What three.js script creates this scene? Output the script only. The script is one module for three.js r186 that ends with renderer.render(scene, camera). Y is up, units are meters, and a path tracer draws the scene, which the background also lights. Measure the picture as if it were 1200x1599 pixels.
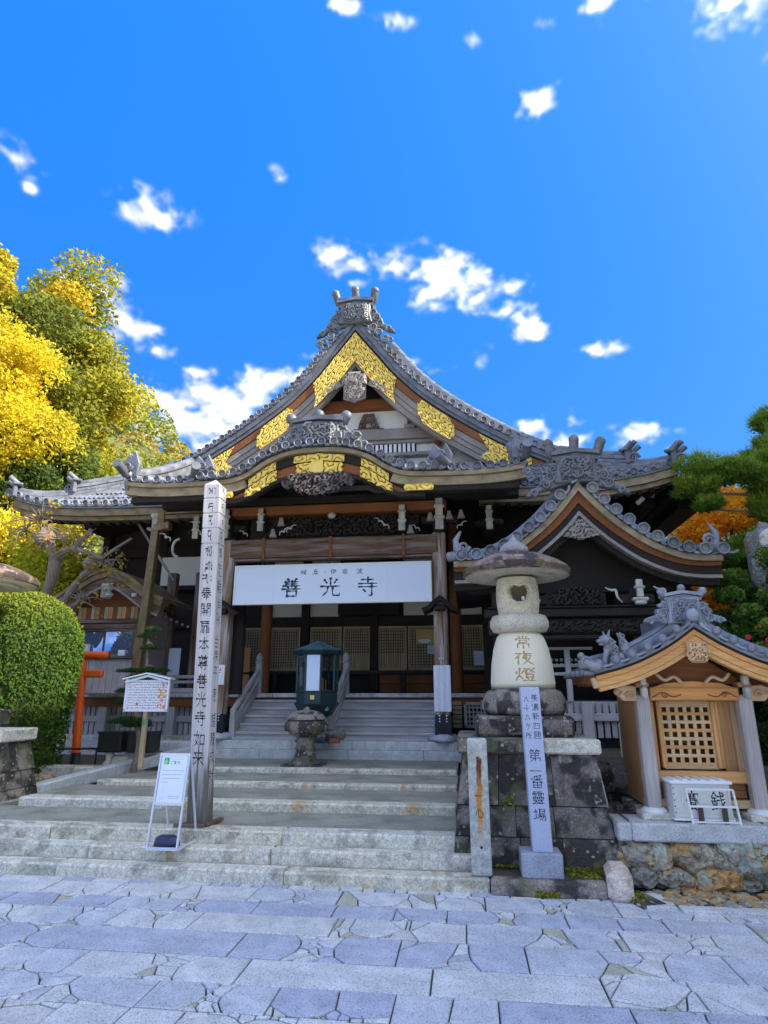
import * as THREE from 'three';
import { mergeGeometries } from 'three/addons/utils/BufferGeometryUtils.js';

// ---------------------------------------------------------------- camera, sky, sun, exposure
const scene = new THREE.Scene();
const camera = new THREE.PerspectiveCamera(79.6, 0.75, 0.1, 900);
camera.position.set(0, 1.6, 0);
camera.rotation.order = 'YXZ';
camera.rotation.set(0.2887, 0.1281, 0);
const renderer = new THREE.WebGLRenderer({ antialias: true });
renderer.toneMapping = THREE.LinearToneMapping;
renderer.toneMappingExposure = 4.4;
renderer.shadowMap.enabled = true;
const SUN = new THREE.Vector3(0.80, 0.585, 0.13).normalize();
const sun = new THREE.DirectionalLight(new THREE.Color(1, 0.93, 0.80), 2.05);
sun.position.set(-4 + SUN.x * 60, SUN.y * 60, -10 + SUN.z * 60);
sun.target.position.set(-4, 0, -10);
sun.castShadow = true;
sun.shadow.radius = 1.5;
Object.assign(sun.shadow.camera, { left: -45, right: 45, top: 45, bottom: -45, near: 1, far: 160 });
sun.shadow.mapSize.set(4096, 4096);
scene.add(sun, sun.target);

// ---------------------------------------------------------------- random numbers and noise
const rand = (seed) => () => { seed = (seed + 0x6d2b79f5) | 0; let t = Math.imul(seed ^ (seed >>> 15), 1 | seed); t = (t + Math.imul(t ^ (t >>> 7), 61 | t)) ^ t; return ((t ^ (t >>> 14)) >>> 0) / 4294967296; };
const hash = (x, y, z = 0) => { let h = Math.imul(x, 374761393) ^ Math.imul(y, 668265263) ^ Math.imul(z, 2147483647 ^ 0x5bd1e995); h = Math.imul(h ^ (h >>> 13), 1274126177); return ((h ^ (h >>> 16)) >>> 0) / 4294967296; };
const sm = (t) => t * t * (3 - 2 * t), mix = (a, b, t) => a + (b - a) * t, clamp = (x, a = 0, b = 1) => Math.min(b, Math.max(a, x));
const step = (x, a, b) => sm(clamp((x - a) / (b - a)));
function noise2(x, y, p = 0, s = 0) {                                  // value noise, periodic when p > 0
  const X = Math.floor(x), Y = Math.floor(y), u = sm(x - X), v = sm(y - Y), w = (k) => (p ? ((k % p) + p) % p : k);
  return mix(mix(hash(w(X), w(Y), s), hash(w(X + 1), w(Y), s), u), mix(hash(w(X), w(Y + 1), s), hash(w(X + 1), w(Y + 1), s), u), v);
}
function fbm2(x, y, o = 4, p = 0, s = 0) { let a = 0, k = 0.5, n = 0; for (let i = 0; i < o; i++) { a += k * noise2(x, y, p, s + i); n += k; x *= 2; y *= 2; p *= 2; k *= 0.5; } return a / n; }
function noise3(x, y, z, s = 0) {
  const X = Math.floor(x), Y = Math.floor(y), Z = Math.floor(z), u = sm(x - X), v = sm(y - Y), w = sm(z - Z), h = (a, b, c) => hash(X + a, Y + b, (Z + c) * 131 + s);
  return mix(mix(mix(h(0, 0, 0), h(1, 0, 0), u), mix(h(0, 1, 0), h(1, 1, 0), u), v), mix(mix(h(0, 0, 1), h(1, 0, 1), u), mix(h(0, 1, 1), h(1, 1, 1), u), v), w);
}
const fbm3 = (x, y, z, o = 4, s = 0) => { let a = 0, k = 0.5, n = 0; for (let i = 0; i < o; i++) { a += k * noise3(x, y, z, s + i * 7); n += k; x *= 2.03; y *= 2.03; z *= 2.03; k *= 0.5; } return a / n; };

// ---------------------------------------------------------------- the sky: clear deep blue, paler low down and towards the sun, with small torn clouds in view and heavier cloud added outside it for fill
{
  const W = 2048, H = 1024, data = new Float32Array(W * H * 4), r = rand(71);
  const D = Math.PI / 180, dir = (az, el) => [Math.sin(az) * Math.cos(el), Math.sin(el), -Math.cos(az) * Math.cos(el)];
  // clouds: azimuth and elevation in degrees, half sizes in degrees, strength
  const list = [[-12.7, 39.4, 1.6, 0.8, 0.9], [-10.2, 38.3, 2.2, 1.1, 1], [-7.3, 37.9, 3.3, 1.3, 1], [-3.8, 38.3, 2.2, 1.1, 0.9], [-1.0, 38.5, 2.5, 1.5, 1], [-1.1, 36.4, 3.0, 1.4, 1], [2.3, 35.9, 2.7, 1.5, 1], [5.7, 35.8, 2.2, 0.9, 0.9], [0.9, 34.7, 1.9, 0.8, 0.8], [6.2, 34.2, 1.9, 0.7, 0.7], [8.0, 32.1, 1.2, 1.2, 1], [13.3, 29.6, 2.4, 0.6, 1], [-32.0, 40.1, 2.2, 1.2, 0.85], [-44.4, 40.1, 1.9, 0.9, 0.85], [-42.9, 38.5, 0.6, 0.3, 0.6], [-6.5, 55.1, 1.4, 0.4, 0.7], [-12.7, 55.9, 1.1, 0.4, 0.7], [4.6, 53.6, 1.2, 0.4, 0.7], [10.5, 48.8, 1.5, 1.0, 0.75], [17.4, 53.4, 2.6, 0.5, 0.9], [-19.4, 44.8, 0.7, 0.5, 0.6], [-36.1, 33.3, 2.1, 1.0, 0.95], [-32.8, 30.6, 3.3, 1.4, 0.85], [-29.2, 29.5, 1.6, 1.0, 0.7], [-28.6, 24.4, 4.3, 3.3, 1.1], [-24.5, 25.0, 5.0, 3.4, 1.2], [-26.0, 27.6, 2.7, 1.4, 0.9], [-21.0, 27.6, 3.1, 1.6, 1], [-17.9, 28.4, 2.3, 1.5, 0.7], [-29.8, 25.3, 2.6, 1.6, 1], [-16.0, 30.3, 1.7, 1.2, 0.5], [7.2, 23.0, 3.9, 1.4, 0.95], [10.1, 22.1, 2.7, 0.9, 0.9], [16.4, 21.6, 2.5, 1.0, 1], [19.4, 20.3, 1.0, 0.4, 0.7], [30.5, 49.6, 1.3, 0.3, 0.8], [3.0, 30.3, 0.8, 0.8, 0.6], [-3.3, 29.9, 2.3, 0.6, 0.5]];
  for (let i = 0; i < 240; i++) {                                       // denser, larger clouds added out of view to brighten the shaded court
    const az = r() * 360, el = 5 + r() * 80, n = 2 + Math.floor(r() * 4), big = 4 + r() * 8;
    if (Math.acos(clamp(Math.cos(el * D) * Math.cos(16.5 * D) * Math.cos((az + 7.3) * D) + Math.sin(el * D) * Math.sin(16.5 * D), -1, 1)) < 58 * D) continue; for (let k = 0; k < n; k++) list.push([az + (r() - 0.5) * big * 2.4, el + (r() - 0.5) * big * 0.8, big * (0.5 + r() * 0.6), big * (0.25 + r() * 0.3), 0.9]);
  }
  const grid = list.map(([az, el, w, h, k]) => ({ az: az * D, el: el * D, w: w * D, h: h * D, k }));
  for (let row = 0; row < H; row++) {
    const up = ((row + 0.5) / H - 0.5) * Math.PI, y = Math.sin(up), e = Math.max(0, up) / D, near = up > 0 ? grid.map((c) => ({ az: c.az, s: Math.cos(c.el) / c.w, y: ((up - c.el) / c.h) ** 2, k: c.k })).filter((c) => c.y < 5) : [];
    for (let col = 0; col < W; col++) {
      const round = ((col + 0.5) / W - 0.5) * 2 * Math.PI, x = Math.cos(round) * Math.cos(up), z = Math.sin(round) * Math.cos(up), az = Math.atan2(x, -z);
      const cos = clamp(x * SUN.x + y * SUN.y + z * SUN.z, -1, 1), g = Math.acos(cos) / D;
      const low = Math.exp(-e / 13), aura = 3.2 * Math.exp(-g / 9) + 0.30 * Math.exp(-g / 13), side = 0.055 * Math.exp(-g / 45);
      let c = [mix(0.0016, 0.05, low) + side * 0.4 + aura, mix(0.049, 0.127, low) + side * 1.6 + aura * 0.96, mix(0.223, 0.25, low) + side * 0.7 + aura * 0.9];
      let d = 0;
      if (up > 0) for (const b of near) {
        let da = Math.abs(az - b.az) % (2 * Math.PI); if (da > Math.PI) da = 2 * Math.PI - da;
        const q = (da * b.s) ** 2 + b.y;
        if (q < 5) d = Math.max(d, b.k * Math.exp(-q * 0.9));
      }
      if (d > 0.05) {
        const k = 26, f = fbm3(x * k, y * k * 1.9, z * k, 5, 3), f2 = fbm3(x * 70 + f * 6, y * 95, z * 70, 3, 19), a = step(d * 1.06 + (f - 0.5) * 2.9 + (f2 - 0.5) * 1.1, 0.31, 1.45) * step(d, 0.03, 0.3);
        const lit = (0.255 + 0.09 * step(f2 + (f - 0.5), 0.2, 0.85)) * (1 + 1.1 * Math.exp(-g / 40)), cl = [lit * 1.02, lit * 1.03, lit * 1.08];
        c = c.map((v, i) => mix(v, Math.max(v, cl[i]), a * 0.96));
      }
      const o = (row * W + col) * 4;
      if (up <= 0) c = [0.12, 0.125, 0.13];
      data[o] = c[0]; data[o + 1] = c[1]; data[o + 2] = c[2]; data[o + 3] = 1;
    }
  }
  const t = new THREE.DataTexture(data, W, H, THREE.RGBAFormat, THREE.FloatType);
  t.mapping = THREE.EquirectangularReflectionMapping;
  t.minFilter = t.magFilter = THREE.LinearFilter;
  t.needsUpdate = true;
  scene.background = t; scene.environment = t;
}
// ---------------------------------------------------------------- textures (only grain, colour and wear)
const toS = (c) => (c <= 0.0031308 ? 12.92 * c : 1.055 * Math.pow(c, 1 / 2.4) - 0.055);
function tex(w, h, f, rx = 1, ry = 1, color = true) {
  const d = new Uint8Array(w * h * 4);
  for (let y = 0, o = 0; y < h; y++) for (let x = 0; x < w; x++, o += 4) {
    const c = f(x / w, y / h), a = typeof c === 'number' ? [c, c, c] : c;
    for (let k = 0; k < 3; k++) d[o + k] = 255 * clamp(color ? toS(clamp(a[k])) : a[k]);
    d[o + 3] = 255;
  }
  const t = new THREE.DataTexture(d, w, h, THREE.RGBAFormat);
  if (color) t.colorSpace = THREE.SRGBColorSpace;
  t.wrapS = t.wrapT = THREE.RepeatWrapping; t.magFilter = t.minFilter = THREE.LinearFilter; t.repeat.set(1 / rx, 1 / ry); t.needsUpdate = true;
  return t;
}
const grain = (u, v) => { const w = fbm2(u * 3, v * 3, 2, 3, 5) * 0.09, s = fbm2(u * 4, (v + w) * 64, 3, 4, 9), b = noise2(u * 2, (v + w * 2) * 16, 2, 2), k = noise2(u * 6, v * 128, 2, 31); return { s, b, k: k > 0.86 ? (k - 0.86) * 5 : 0 }; };
grain.p = 0;
const woodTex = tex(512, 512, (u, v) => { const g = grain(u, v); return clamp(0.50 + 0.38 * g.s + 0.30 * (g.b - 0.5) - 0.3 * g.k); }, 1.1, 0.5);
const woodBump = tex(512, 512, (u, v) => { const g = grain(u, v); return clamp(0.35 + 0.6 * g.s - 0.5 * g.k); }, 1.1, 0.5, false);
const oldTex = tex(512, 512, (u, v) => {                               // weathered timber: silver grey where bleached, brown where not, split along the grain
  const g = grain(u, v), m = step(fbm2(u * 2, v * 6, 4, 2, 41), 0.38, 0.66), c = step(noise2(u * 3, v * 44, 0, 77), 0.80, 0.94) * 0.75, q = 0.45 + 0.6 * g.s + 0.25 * (g.b - 0.5);
  return [mix(0.40, 0.62, m), mix(0.235, 0.57, m), mix(0.13, 0.545, m)].map((x) => x * q * 1.15 * (1 - c));
}, 1.6, 0.6);
const granTex = tex(512, 512, (u, v) => { const a = hash(Math.floor(u * 256), Math.floor(v * 256), 3), b = noise2(u * 128, v * 128, 128, 8), c = fbm2(u * 6, v * 6, 4, 6, 2); return clamp(0.70 + (a - 0.5) * 0.22 + (b > 0.74 ? -0.28 : 0) + (b < 0.2 ? 0.12 : 0) + (c - 0.5) * 0.34); }, 0.7, 0.7);
const granBump = tex(512, 512, (u, v) => 0.5 + 0.5 * (fbm2(u * 90, v * 90, 3, 90, 4) - 0.5) + 0.3 * (fbm2(u * 12, v * 12, 3, 12, 6) - 0.5), 0.7, 0.7, false);
const lichTex = tex(512, 512, (u, v) => {                              // old stone: dark crust, pinkish grey stone, pale lichen spots, some moss
  const a = fbm2(u * 5, v * 5, 5, 5, 11), s = noise2(u * 90, v * 90, 90, 12), l = noise2(u * 22, v * 22, 22, 15), mo = fbm2(u * 7, v * 7, 4, 7, 55), sp = noise2(u * 40, v * 40, 40, 16), d = step(a, 0.40, 0.60);
  let c = [mix(0.055, 0.30, d), mix(0.050, 0.27, d), mix(0.047, 0.245, d)].map((x) => x * (0.6 + 0.8 * s));
  const g = step(mo, 0.55, 0.72) * 0.6; c = [mix(c[0], 0.16, g), mix(c[1], 0.17, g), mix(c[2], 0.09, g)];
  const w = step(l, 0.80, 0.90) * step(sp, 0.35, 0.6); return c.map((x, i) => mix(x, [0.55, 0.56, 0.50][i], w * 0.8));
}, 0.9, 0.9);
const roughStone = tex(512, 512, (u, v) => {                           // the step stones: pale, pitted, ochre stains here and there
  const s = noise2(u * 150, v * 150, 150, 22), b = fbm2(u * 40, v * 40, 3, 40, 27), o = step(fbm2(u * 5, v * 5, 4, 5, 21), 0.60, 0.80), d = step(fbm2(u * 9, v * 9, 4, 9, 24), 0.52, 0.78), q = 0.55 + 0.45 * s + 0.5 * (b - 0.5);
  return [mix(0.86, 0.74, o), mix(0.84, 0.55, o), mix(0.75, 0.32, o)].map((x) => x * q * (1 - 0.38 * d));
}, 1.3, 1.3);
const asphTex = tex(512, 512, (u, v) => { const s = hash(Math.floor(u * 300), Math.floor(v * 300), 9), b = noise2(u * 160, v * 160, 160, 7), c = fbm2(u * 5, v * 5, 4, 5, 17), q = 0.5 + s * 0.3 + (b - 0.5) * 0.35 + (c - 0.5) * 0.5; return [q, q * 1.0, q * 0.93]; }, 1, 1);
const rockTex = tex(512, 512, (u, v) => {                              // wall rocks: ochre, grey and pale green weathering with dark veins
  const a = fbm2(u * 4, v * 4, 5, 4, 61), b = fbm2(u * 4 + 2, v * 4, 5, 4, 67), s = fbm2(u * 34, v * 34, 4, 34, 63), o = step(a, 0.46, 0.64), g = step(b, 0.55, 0.7), v2 = step(Math.abs(fbm2(u * 8, v * 8, 4, 8, 69) - 0.5), 0.0, 0.05);
  return [mix(mix(0.34, 0.52, o), 0.42, g), mix(mix(0.30, 0.31, o), 0.45, g), mix(mix(0.24, 0.12, o), 0.36, g)].map((x) => x * (0.35 + 1.2 * s) * mix(0.35, 1, v2));
}, 0.8, 0.8);
const mottle = tex(512, 512, (u, v) => { const a = fbm2(u * 5, v * 5, 5, 5, 81), s = noise2(u * 120, v * 120, 120, 82); return clamp(0.66 + (a - 0.5) * 0.75 + (s - 0.5) * 0.14); }, 0.6, 0.6);
const barkTex = tex(256, 256, (u, v) => { const a = fbm2(u * 3, v * 24, 4, 3, 91), b = step(fbm2(u * 6, v * 6, 4, 6, 95), 0.5, 0.7); const q = 0.35 + 0.9 * a; return [mix(0.5, 0.55, b) * q, mix(0.42, 0.54, b) * q, mix(0.36, 0.44, b) * q]; }, 0.6, 0.5);

// ---------------------------------------------------------------- materials
const mat = (r, g, b, o = {}) => { const m = new THREE.MeshStandardMaterial({ roughness: 0.85, ...o }); m.color.setRGB(r, g, b); return m; };
const wood = (r, g, b, o = {}) => mat(r, g, b, { map: woodTex, bumpMap: woodBump, bumpScale: 0.004, roughness: 0.8, ...o });
const stone = (r, g, b, o = {}) => mat(r, g, b, { map: granTex, bumpMap: granBump, bumpScale: 0.004, ...o });
const M = {
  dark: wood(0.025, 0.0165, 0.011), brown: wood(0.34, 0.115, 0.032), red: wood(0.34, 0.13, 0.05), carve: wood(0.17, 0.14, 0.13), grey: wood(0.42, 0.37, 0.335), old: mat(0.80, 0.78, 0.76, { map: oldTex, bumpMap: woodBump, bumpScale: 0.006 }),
  oldDark: mat(0.42, 0.36, 0.33, { map: oldTex, bumpMap: woodBump, bumpScale: 0.008 }), rail: wood(0.74, 0.68, 0.66), stair: wood(0.64, 0.62, 0.61), pale: wood(0.70, 0.67, 0.65), latticeShade: wood(0.16, 0.115, 0.07), lattice: wood(0.62, 0.48, 0.28),
  new1: wood(0.98, 0.50, 0.17), new2: wood(0.90, 0.40, 0.11), new3: wood(0.72, 0.36, 0.14), newPale: wood(0.95, 0.64, 0.34), post: wood(0.66, 0.58, 0.53),
  white: mat(0.80, 0.80, 0.78, { roughness: 0.7 }), ivory: mat(0.72, 0.70, 0.60, { map: mottle, roughness: 0.8 }), plaster: mat(0.82, 0.81, 0.79, { roughness: 0.95 }), cream: mat(0.66, 0.62, 0.48, { roughness: 0.95 }),
  gold: mat(0.92, 0.66, 0.13, { metalness: 0.12, roughness: 0.5 }), copper: mat(0.34, 0.235, 0.11, { map: mottle, roughness: 0.5, metalness: 0.25 }), fascia: mat(0.46, 0.35, 0.20, { map: mottle, roughness: 0.6 }),
  tile: mat(0.31, 0.32, 0.36, { map: mottle, roughness: 0.42, metalness: 0.12 }), ornament: mat(0.22, 0.23, 0.25, { map: mottle, roughness: 0.45, metalness: 0.1 }), tile2: mat(0.25, 0.26, 0.30, { map: mottle, roughness: 0.48, metalness: 0.12 }), tileWorn: mat(0.36, 0.36, 0.35, { map: mottle, roughness: 0.6 }), tileDark: mat(0.24, 0.25, 0.29, { map: mottle, roughness: 0.55 }), tileBlue: mat(0.34, 0.37, 0.45, { map: mottle, roughness: 0.4, metalness: 0.08 }),
  granite: stone(0.80, 0.80, 0.79), step: mat(1, 0.95, 0.89, { map: roughStone, bumpMap: granBump, bumpScale: 0.006 }), asphalt: mat(0.47, 0.45, 0.385, { map: asphTex, bumpMap: granBump, bumpScale: 0.003 }), lichen: mat(0.70, 0.66, 0.65, { map: lichTex, bumpMap: granBump, bumpScale: 0.01 }),
  lichen2: mat(1.0, 0.93, 0.88, { map: lichTex, bumpMap: granBump, bumpScale: 0.01 }), cap: mat(0.92, 0.68, 0.62, { map: lichTex, bumpMap: granBump, bumpScale: 0.006 }), rock: mat(1, 1, 1, { map: rockTex, bumpMap: granBump, bumpScale: 0.012 }), rock2: mat(0.8, 0.86, 0.9, { map: rockTex, bumpMap: granBump, bumpScale: 0.012 }), rock3: mat(1.0, 0.90, 0.76, { map: rockTex, bumpMap: granBump, bumpScale: 0.012 }),
  blue: stone(0.52, 0.55, 0.65), soil: mat(0.13, 0.105, 0.07, { map: mottle }), moss: mat(0.16, 0.19, 0.05, { map: mottle }), bark: mat(0.55, 0.48, 0.42, { map: barkTex, bumpMap: barkTex, bumpScale: 0.02 }), barkDark: mat(0.26, 0.20, 0.16, { map: barkTex, bumpMap: barkTex, bumpScale: 0.02 }),
  black: mat(0.012, 0.014, 0.02, { roughness: 0.4 }), iron: mat(0.02, 0.022, 0.03, { roughness: 0.55, metalness: 0.3 }), paperBoard: wood(0.95, 0.80, 0.52), paper: mat(0.86, 0.87, 0.88, { roughness: 0.8 }), alu: mat(0.72, 0.75, 0.84, { roughness: 0.35, metalness: 0.35 }), vermilion: mat(0.92, 0.135, 0.014, { roughness: 0.5 }),
  inside: wood(0.03, 0.021, 0.015), glass: new THREE.MeshPhysicalMaterial({ color: 0xffffff, roughness: 0.03, transmission: 1, thickness: 0, ior: 1.5 }),
};
for (const k in M) M[k].name = k;

// ---------------------------------------------------------------- geometry helpers
let turnUV = 1;
function uvm(g, axis) {                                                // uv in metres, u along the longest side
  if (g.index) g = g.toNonIndexed();
  g.computeBoundingBox();
  const s = g.boundingBox.getSize(new THREE.Vector3()).toArray(), p = g.attributes.position.array, n = p.length / 9, uv = new Float32Array(n * 6), a = axis ?? s.indexOf(Math.max(...s));
  turnUV = (turnUV * 16807) % 2147483647; const du = (turnUV % 977) / 97, dv = (turnUV % 613) / 61;
  for (let i = 0; i < n; i++) {
    const k = i * 9, e = [p[k + 3] - p[k], p[k + 4] - p[k + 1], p[k + 5] - p[k + 2]], f = [p[k + 6] - p[k], p[k + 7] - p[k + 1], p[k + 8] - p[k + 2]];
    const nn = [Math.abs(e[1] * f[2] - e[2] * f[1]), Math.abs(e[2] * f[0] - e[0] * f[2]), Math.abs(e[0] * f[1] - e[1] * f[0])];
    let b = nn.indexOf(Math.max(...nn)), U = a, Vv; if (b === a) { U = (a + 1) % 3; Vv = (a + 2) % 3; } else Vv = 3 - a - b;
    for (let j = 0; j < 3; j++) { uv[i * 6 + j * 2] = p[k + j * 3 + U] + du; uv[i * 6 + j * 2 + 1] = p[k + j * 3 + Vv] + dv; }
  }
  g.setAttribute('uv', new THREE.BufferAttribute(uv, 2));
  for (const k of Object.keys(g.attributes)) if (!['position', 'normal', 'uv'].includes(k)) g.deleteAttribute(k);
  return g;
}
function fromTris(list, axis) { const g = new THREE.BufferGeometry(); g.setAttribute('position', new THREE.BufferAttribute(new Float32Array(list), 3)); g.computeVertexNormals(); return axis === null ? g : uvm(g, axis); }
function rawBox(w, h, d, c = 0) {                                      // a box with chamfered edges
  if (c <= 0) return new THREE.BoxGeometry(w, h, d).toNonIndexed();
  c = Math.min(c, w * 0.45, h * 0.45, d * 0.45);
  const H = [w / 2, h / 2, d / 2], v = (s, k) => s.map((x, i) => x * (i === k ? H[i] : H[i] - c)), out = [];
  const tri = (A, B, C) => { const n = [(B[1] - A[1]) * (C[2] - A[2]) - (B[2] - A[2]) * (C[1] - A[1]), (B[2] - A[2]) * (C[0] - A[0]) - (B[0] - A[0]) * (C[2] - A[2]), (B[0] - A[0]) * (C[1] - A[1]) - (B[1] - A[1]) * (C[0] - A[0])], m = [0, 1, 2].map((i) => A[i] + B[i] + C[i]); if (n[0] * m[0] + n[1] * m[1] + n[2] * m[2] < 0) out.push(...A, ...C, ...B); else out.push(...A, ...B, ...C); };
  const quad = (A, B, C, D) => { tri(A, B, C); tri(A, C, D); };
  for (let k = 0; k < 3; k++) for (const s of [-1, 1]) { const q = [[-1, -1], [1, -1], [1, 1], [-1, 1]].map(([a, b]) => { const e = [0, 0, 0]; e[k] = s; e[(k + 1) % 3] = a; e[(k + 2) % 3] = b; return v(e, k); }); quad(...q); }
  for (let k = 0; k < 3; k++) { const l = (k + 1) % 3, m = (k + 2) % 3; for (const a of [-1, 1]) for (const b of [-1, 1]) { const e = (t) => { const r = [0, 0, 0]; r[l] = a; r[m] = b; r[k] = t; return r; }; quad(v(e(-1), l), v(e(1), l), v(e(1), m), v(e(-1), m)); } }
  for (const a of [-1, 1]) for (const b of [-1, 1]) for (const e of [-1, 1]) tri(v([a, b, e], 0), v([a, b, e], 1), v([a, b, e], 2));
  const g = new THREE.BufferGeometry(); g.setAttribute('position', new THREE.BufferAttribute(new Float32Array(out), 3)); g.computeVertexNormals(); return g;
}
function box(w, h, d, x = 0, y = 0, z = 0, c = 0, r, axis) { const g = uvm(rawBox(w, h, d, c), axis); if (r) g.applyMatrix4(new THREE.Matrix4().makeRotationFromEuler(new THREE.Euler(...r))); return g.translate(x, y, z); }
const span = (x0, x1, y0, y1, z0, z1, c = 0, axis) => box(Math.abs(x1 - x0), Math.abs(y1 - y0), Math.abs(z1 - z0), (x0 + x1) / 2, (y0 + y1) / 2, (z0 + z1) / 2, c, undefined, axis);
function beam(a, b, w, h, c = 0) {                                     // a bar from a to b
  const A = new THREE.Vector3(...a), B = new THREE.Vector3(...b), d = B.clone().sub(A), g = uvm(rawBox(d.length(), h, w, c), 0), X = d.clone().normalize(), Z = new THREE.Vector3().crossVectors(X, Math.abs(X.y) > 0.99 ? new THREE.Vector3(0, 0, 1) : new THREE.Vector3(0, 1, 0)).normalize(), Y = new THREE.Vector3().crossVectors(Z, X);
  return g.applyMatrix4(new THREE.Matrix4().makeBasis(X, Y, Z)).translate(...A.add(B).multiplyScalar(0.5).toArray());
}
const cyl = (r0, r1, h, x, y, z, n = 20, rot) => { const g = uvm(new THREE.CylinderGeometry(r1, r0, h, n), 1); if (rot) g.applyMatrix4(new THREE.Matrix4().makeRotationFromEuler(new THREE.Euler(...rot))); return g.translate(x, y, z); };
const ball = (r, x, y, z, sx = 1, sy = 1, sz = 1, n = 14) => uvm(new THREE.SphereGeometry(r, n, Math.round(n * 0.7))).scale(sx, sy, sz).translate(x, y, z);
const lathe = (pts, x, y, z, n = 32) => uvm(new THREE.LatheGeometry(pts.map(([a, b]) => new THREE.Vector2(a, b)), n), 1).translate(x, y, z);
function shape(pts, d, c = 0.006) {                                    // an outline in x, y with thickness d towards +z
  const s = Array.isArray(pts) ? new THREE.Shape(pts.map((p) => new THREE.Vector2(...p))) : pts;
  return uvm(new THREE.ExtrudeGeometry(s, { depth: Math.max(0.001, d - c * 2), bevelEnabled: c > 0, bevelSize: c, bevelThickness: c, bevelSegments: 1, curveSegments: 10 }).translate(0, 0, c));
}
function tube(points, radii, n = 7, closed = true) {                   // a pipe through points whose radius may vary
  const P = points.map((p) => new THREE.Vector3(...p)), R = Array.isArray(radii) ? radii : P.map(() => radii), rings = [], up = new THREE.Vector3(0.31, 0.2, 0.93).normalize();
  P.forEach((p, i) => { const t = P[Math.min(i + 1, P.length - 1)].clone().sub(P[Math.max(i - 1, 0)]).normalize(), a = new THREE.Vector3().crossVectors(t, up).normalize(), b = new THREE.Vector3().crossVectors(t, a); rings.push([...Array(n).keys()].map((k) => { const f = (k / n) * 2 * Math.PI; return p.clone().addScaledVector(a, Math.cos(f) * R[i]).addScaledVector(b, Math.sin(f) * R[i]); })); });
  const pos = [], idx = [], uv = []; let L = 0;
  rings.forEach((r, i) => { if (i) L += P[i].distanceTo(P[i - 1]); r.concat([r[0]]).forEach((q, k) => { pos.push(q.x, q.y, q.z); uv.push(L, (k / n) * 6.28 * R[i]); }); });
  for (let i = 0; i < rings.length - 1; i++) for (let k = 0; k < n; k++) { const a = i * (n + 1) + k, b = a + n + 1; idx.push(a, a + 1, b, b, a + 1, b + 1); }
  if (closed) for (const [i, s] of [[0, 1], [rings.length - 1, -1]]) { const c = pos.length / 3; pos.push(P[i].x, P[i].y, P[i].z); uv.push(0, 0); for (let k = 0; k < n; k++) { const a = i * (n + 1) + k; s > 0 ? idx.push(c, a + 1, a) : idx.push(c, a, a + 1); } }
  const g = new THREE.BufferGeometry(); g.setAttribute('position', new THREE.Float32BufferAttribute(pos, 3)); g.setAttribute('uv', new THREE.Float32BufferAttribute(uv, 2)); g.setIndex(idx); g.computeVertexNormals(); return g.toNonIndexed();
}
const curve = (pts, n) => new THREE.CatmullRomCurve3(pts.map((p) => new THREE.Vector3(p[0], p[1], p[2] ?? 0)), false, 'centripetal').getSpacedPoints(n).map((v) => [v.x, v.y, v.z]);
const spiral = (x, y, z, r, t, turns = 1.6, s = 1, a0 = 0) => tube([...Array(15).keys()].map((i) => { const k = i / 14, a = a0 + s * k * turns * 6.283, q = r * (1 - 0.82 * k); return [x + Math.cos(a) * q, y + Math.sin(a) * q, z + 0.3 * t * k]; }), [...Array(15).keys()].map((i) => t * (1 - 0.5 * i / 14)), 6);
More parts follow.
